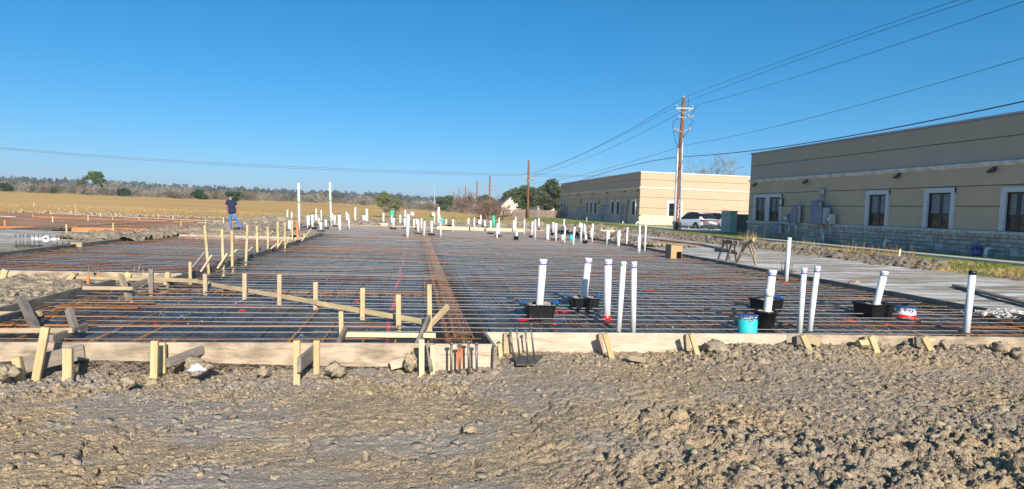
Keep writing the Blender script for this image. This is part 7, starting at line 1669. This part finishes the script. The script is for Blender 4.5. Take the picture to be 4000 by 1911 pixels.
def flakes(name, label, x, y, z, s, mat):
    n = len(x); k = 6; VV = np.empty((n, 2*k, 3)); ang = np.arange(k)*2*np.pi/k
    for i in range(n):
        r_ = s[i]*(.55+.6*nrng.random(k)); px2 = r_*np.cos(ang+.5*nrng.random()); py2 = r_*np.sin(ang)*.75; tx, ty = nrng.normal(0,.22,2); th = .004+.22*s[i]*nrng.random()
        base = z[i]+tx*px2+ty*py2
        VV[i,:k] = np.stack([x[i]+px2, y[i]+py2, base-.006], 1); VV[i,k:] = np.stack([x[i]+px2*.93, y[i]+py2*.93, base+th+.004], 1)
    F_ = []
    for j in range(k): F_ += [(j, (j+1) % k, k+(j+1) % k), (j, k+(j+1) % k, k+j)]
    F_ += [(k, k+j, k+j+1) for j in range(1, k-1)]
    F_ = (np.array(F_)[None]+2*k*np.arange(n)[:,None,None]).reshape(-1,3)
    return tag(link(bpy.data.objects.new(name, np_mesh(name, VV.reshape(-1,3), F_, MAT[mat]))), label, 'clods', kind='stuff')
x, y = scatter(5200, -5.0, 8.5, 2.9, 6.5, lambda x, y: np.clip(1.9*vnoise(x*1.4,y*2.1,3)-.75, 0, 1)*np.where(x < 1.5, 1, .7))
flakes('clay_flakes', 'curled flakes of dried clay over the foreground', x, y, near_h(x,y), .010+.045*nrng.random(len(x))**2.2, 'dirt')
x, y = scatter(160, -4.8, 8.5, 2.9, 6.9, lambda x, y: .8+0*x); n_ = len(x); a_ = nrng.random(n_)*6.28; l_ = .02+.06*nrng.random(n_); z_ = near_h(x,y)+.012
V_ = np.stack([np.stack([x-np.cos(a_)*l_, y-np.sin(a_)*l_, z_],1), np.stack([x+np.sin(a_)*.003, y-np.cos(a_)*.003, z_+.004],1), np.stack([x+np.cos(a_)*l_, y+np.sin(a_)*l_, z_],1)],1).reshape(-1,3)
tag(link(bpy.data.objects.new('straw', np_mesh('straw', V_, np.arange(3*n_).reshape(n_,3), MAT['dry_blade']))), 'bits of straw and splinters lying on the clay', 'straw', kind='stuff')
x, y = scatter(5000, -12.5, -5.3, 7, 13, lambda x, y: .8+0*x)
scatter_clods('clods', 'clods strewn left of the front corner', x, y, .06+0*x, .015+.05*nrng.random(len(x))**3, 'clod')
x, y = scatter(2200, -12.2, -4.6, 24, 31.8, lambda x, y: np.where((x > -9.95) & (y < 27.3), 0, .9))
scatter_clods('clods', 'clods on the soil where the man stands', x, y, .17+0*x, .03+.09*nrng.random(len(x))**2, 'clod')
x, y = scatter(3200, -30, 17, 46.8, 56, lambda x, y: np.where(x < -10, ss(50,52,y), 1.))
scatter_clods('clods', 'clods and stones along the far edge of the site', x, y, np.maximum(.22, hz(x,y)+.02), .03+.13*nrng.random(len(x))**3, 'clod')
x, y = scatter(1400, 10.7, 14.0, 28, 46, lambda x, y: ss(14,11.5,x))
scatter_clods('clods', 'clods heaped right of the slab towards its far end', x, y, .28+.14*ss(34,40,y)-.10*ss(11.5,14,x), .03+.10*nrng.random(len(x))**2, 'clod')
x, y = scatter(2600, 16.0, 18.6, 18, 46, lambda x, y: ss(16,16.4,x)*ss(18.8,17.6,x)*np.clip(.15+ss(22,30,y)+1.5*vnoise(x*.8,y*.8,2)-.7, 0, 1))
scatter_clods('clods', 'dark clods on the soil bank before the buildings', x, y, bank_z(x,y)+.06, .03+.09*nrng.random(len(x))**2, 'berm', I1)
x, y = scatter(2400, -4.2, 9.9, 7.6, 12, lambda x, y: .12*np.exp(-((x-2.0)**2+(y-8.9)**2)/1.5)+.10*np.exp(-((x-5.6)**2+(y-8.8)**2)/1.5)+.03)
scatter_clods('gravel', 'crumbs of sand and gravel spilled on the plastic', x, y, poly_h(MAIN)(x,y)+.003, .004+.012*nrng.random(len(x))**2, 'sand')

# ------------------------------------------------------------------ thin winter haze between here and the skyline
hm = bpy.data.materials.new('haze_air'); hm.use_nodes = True; ht = hm.node_tree; ht.nodes.remove(ht.nodes['Principled BSDF'])
pv = ht.nodes.new('ShaderNodeVolumePrincipled'); pv.inputs['Color'].default_value = (.80,.88,1.0,1); pv.inputs['Density'].default_value = .00045
ht.links.new(pv.outputs[0], ht.nodes['Material Output'].inputs['Volume'])
hzb = MB().box(-1480, 1480, -58, 1590, -2.2, 34).build('haze', hm); tag(hzb, kind='stuff', label='thin blue winter haze over the whole site', cat='haze')
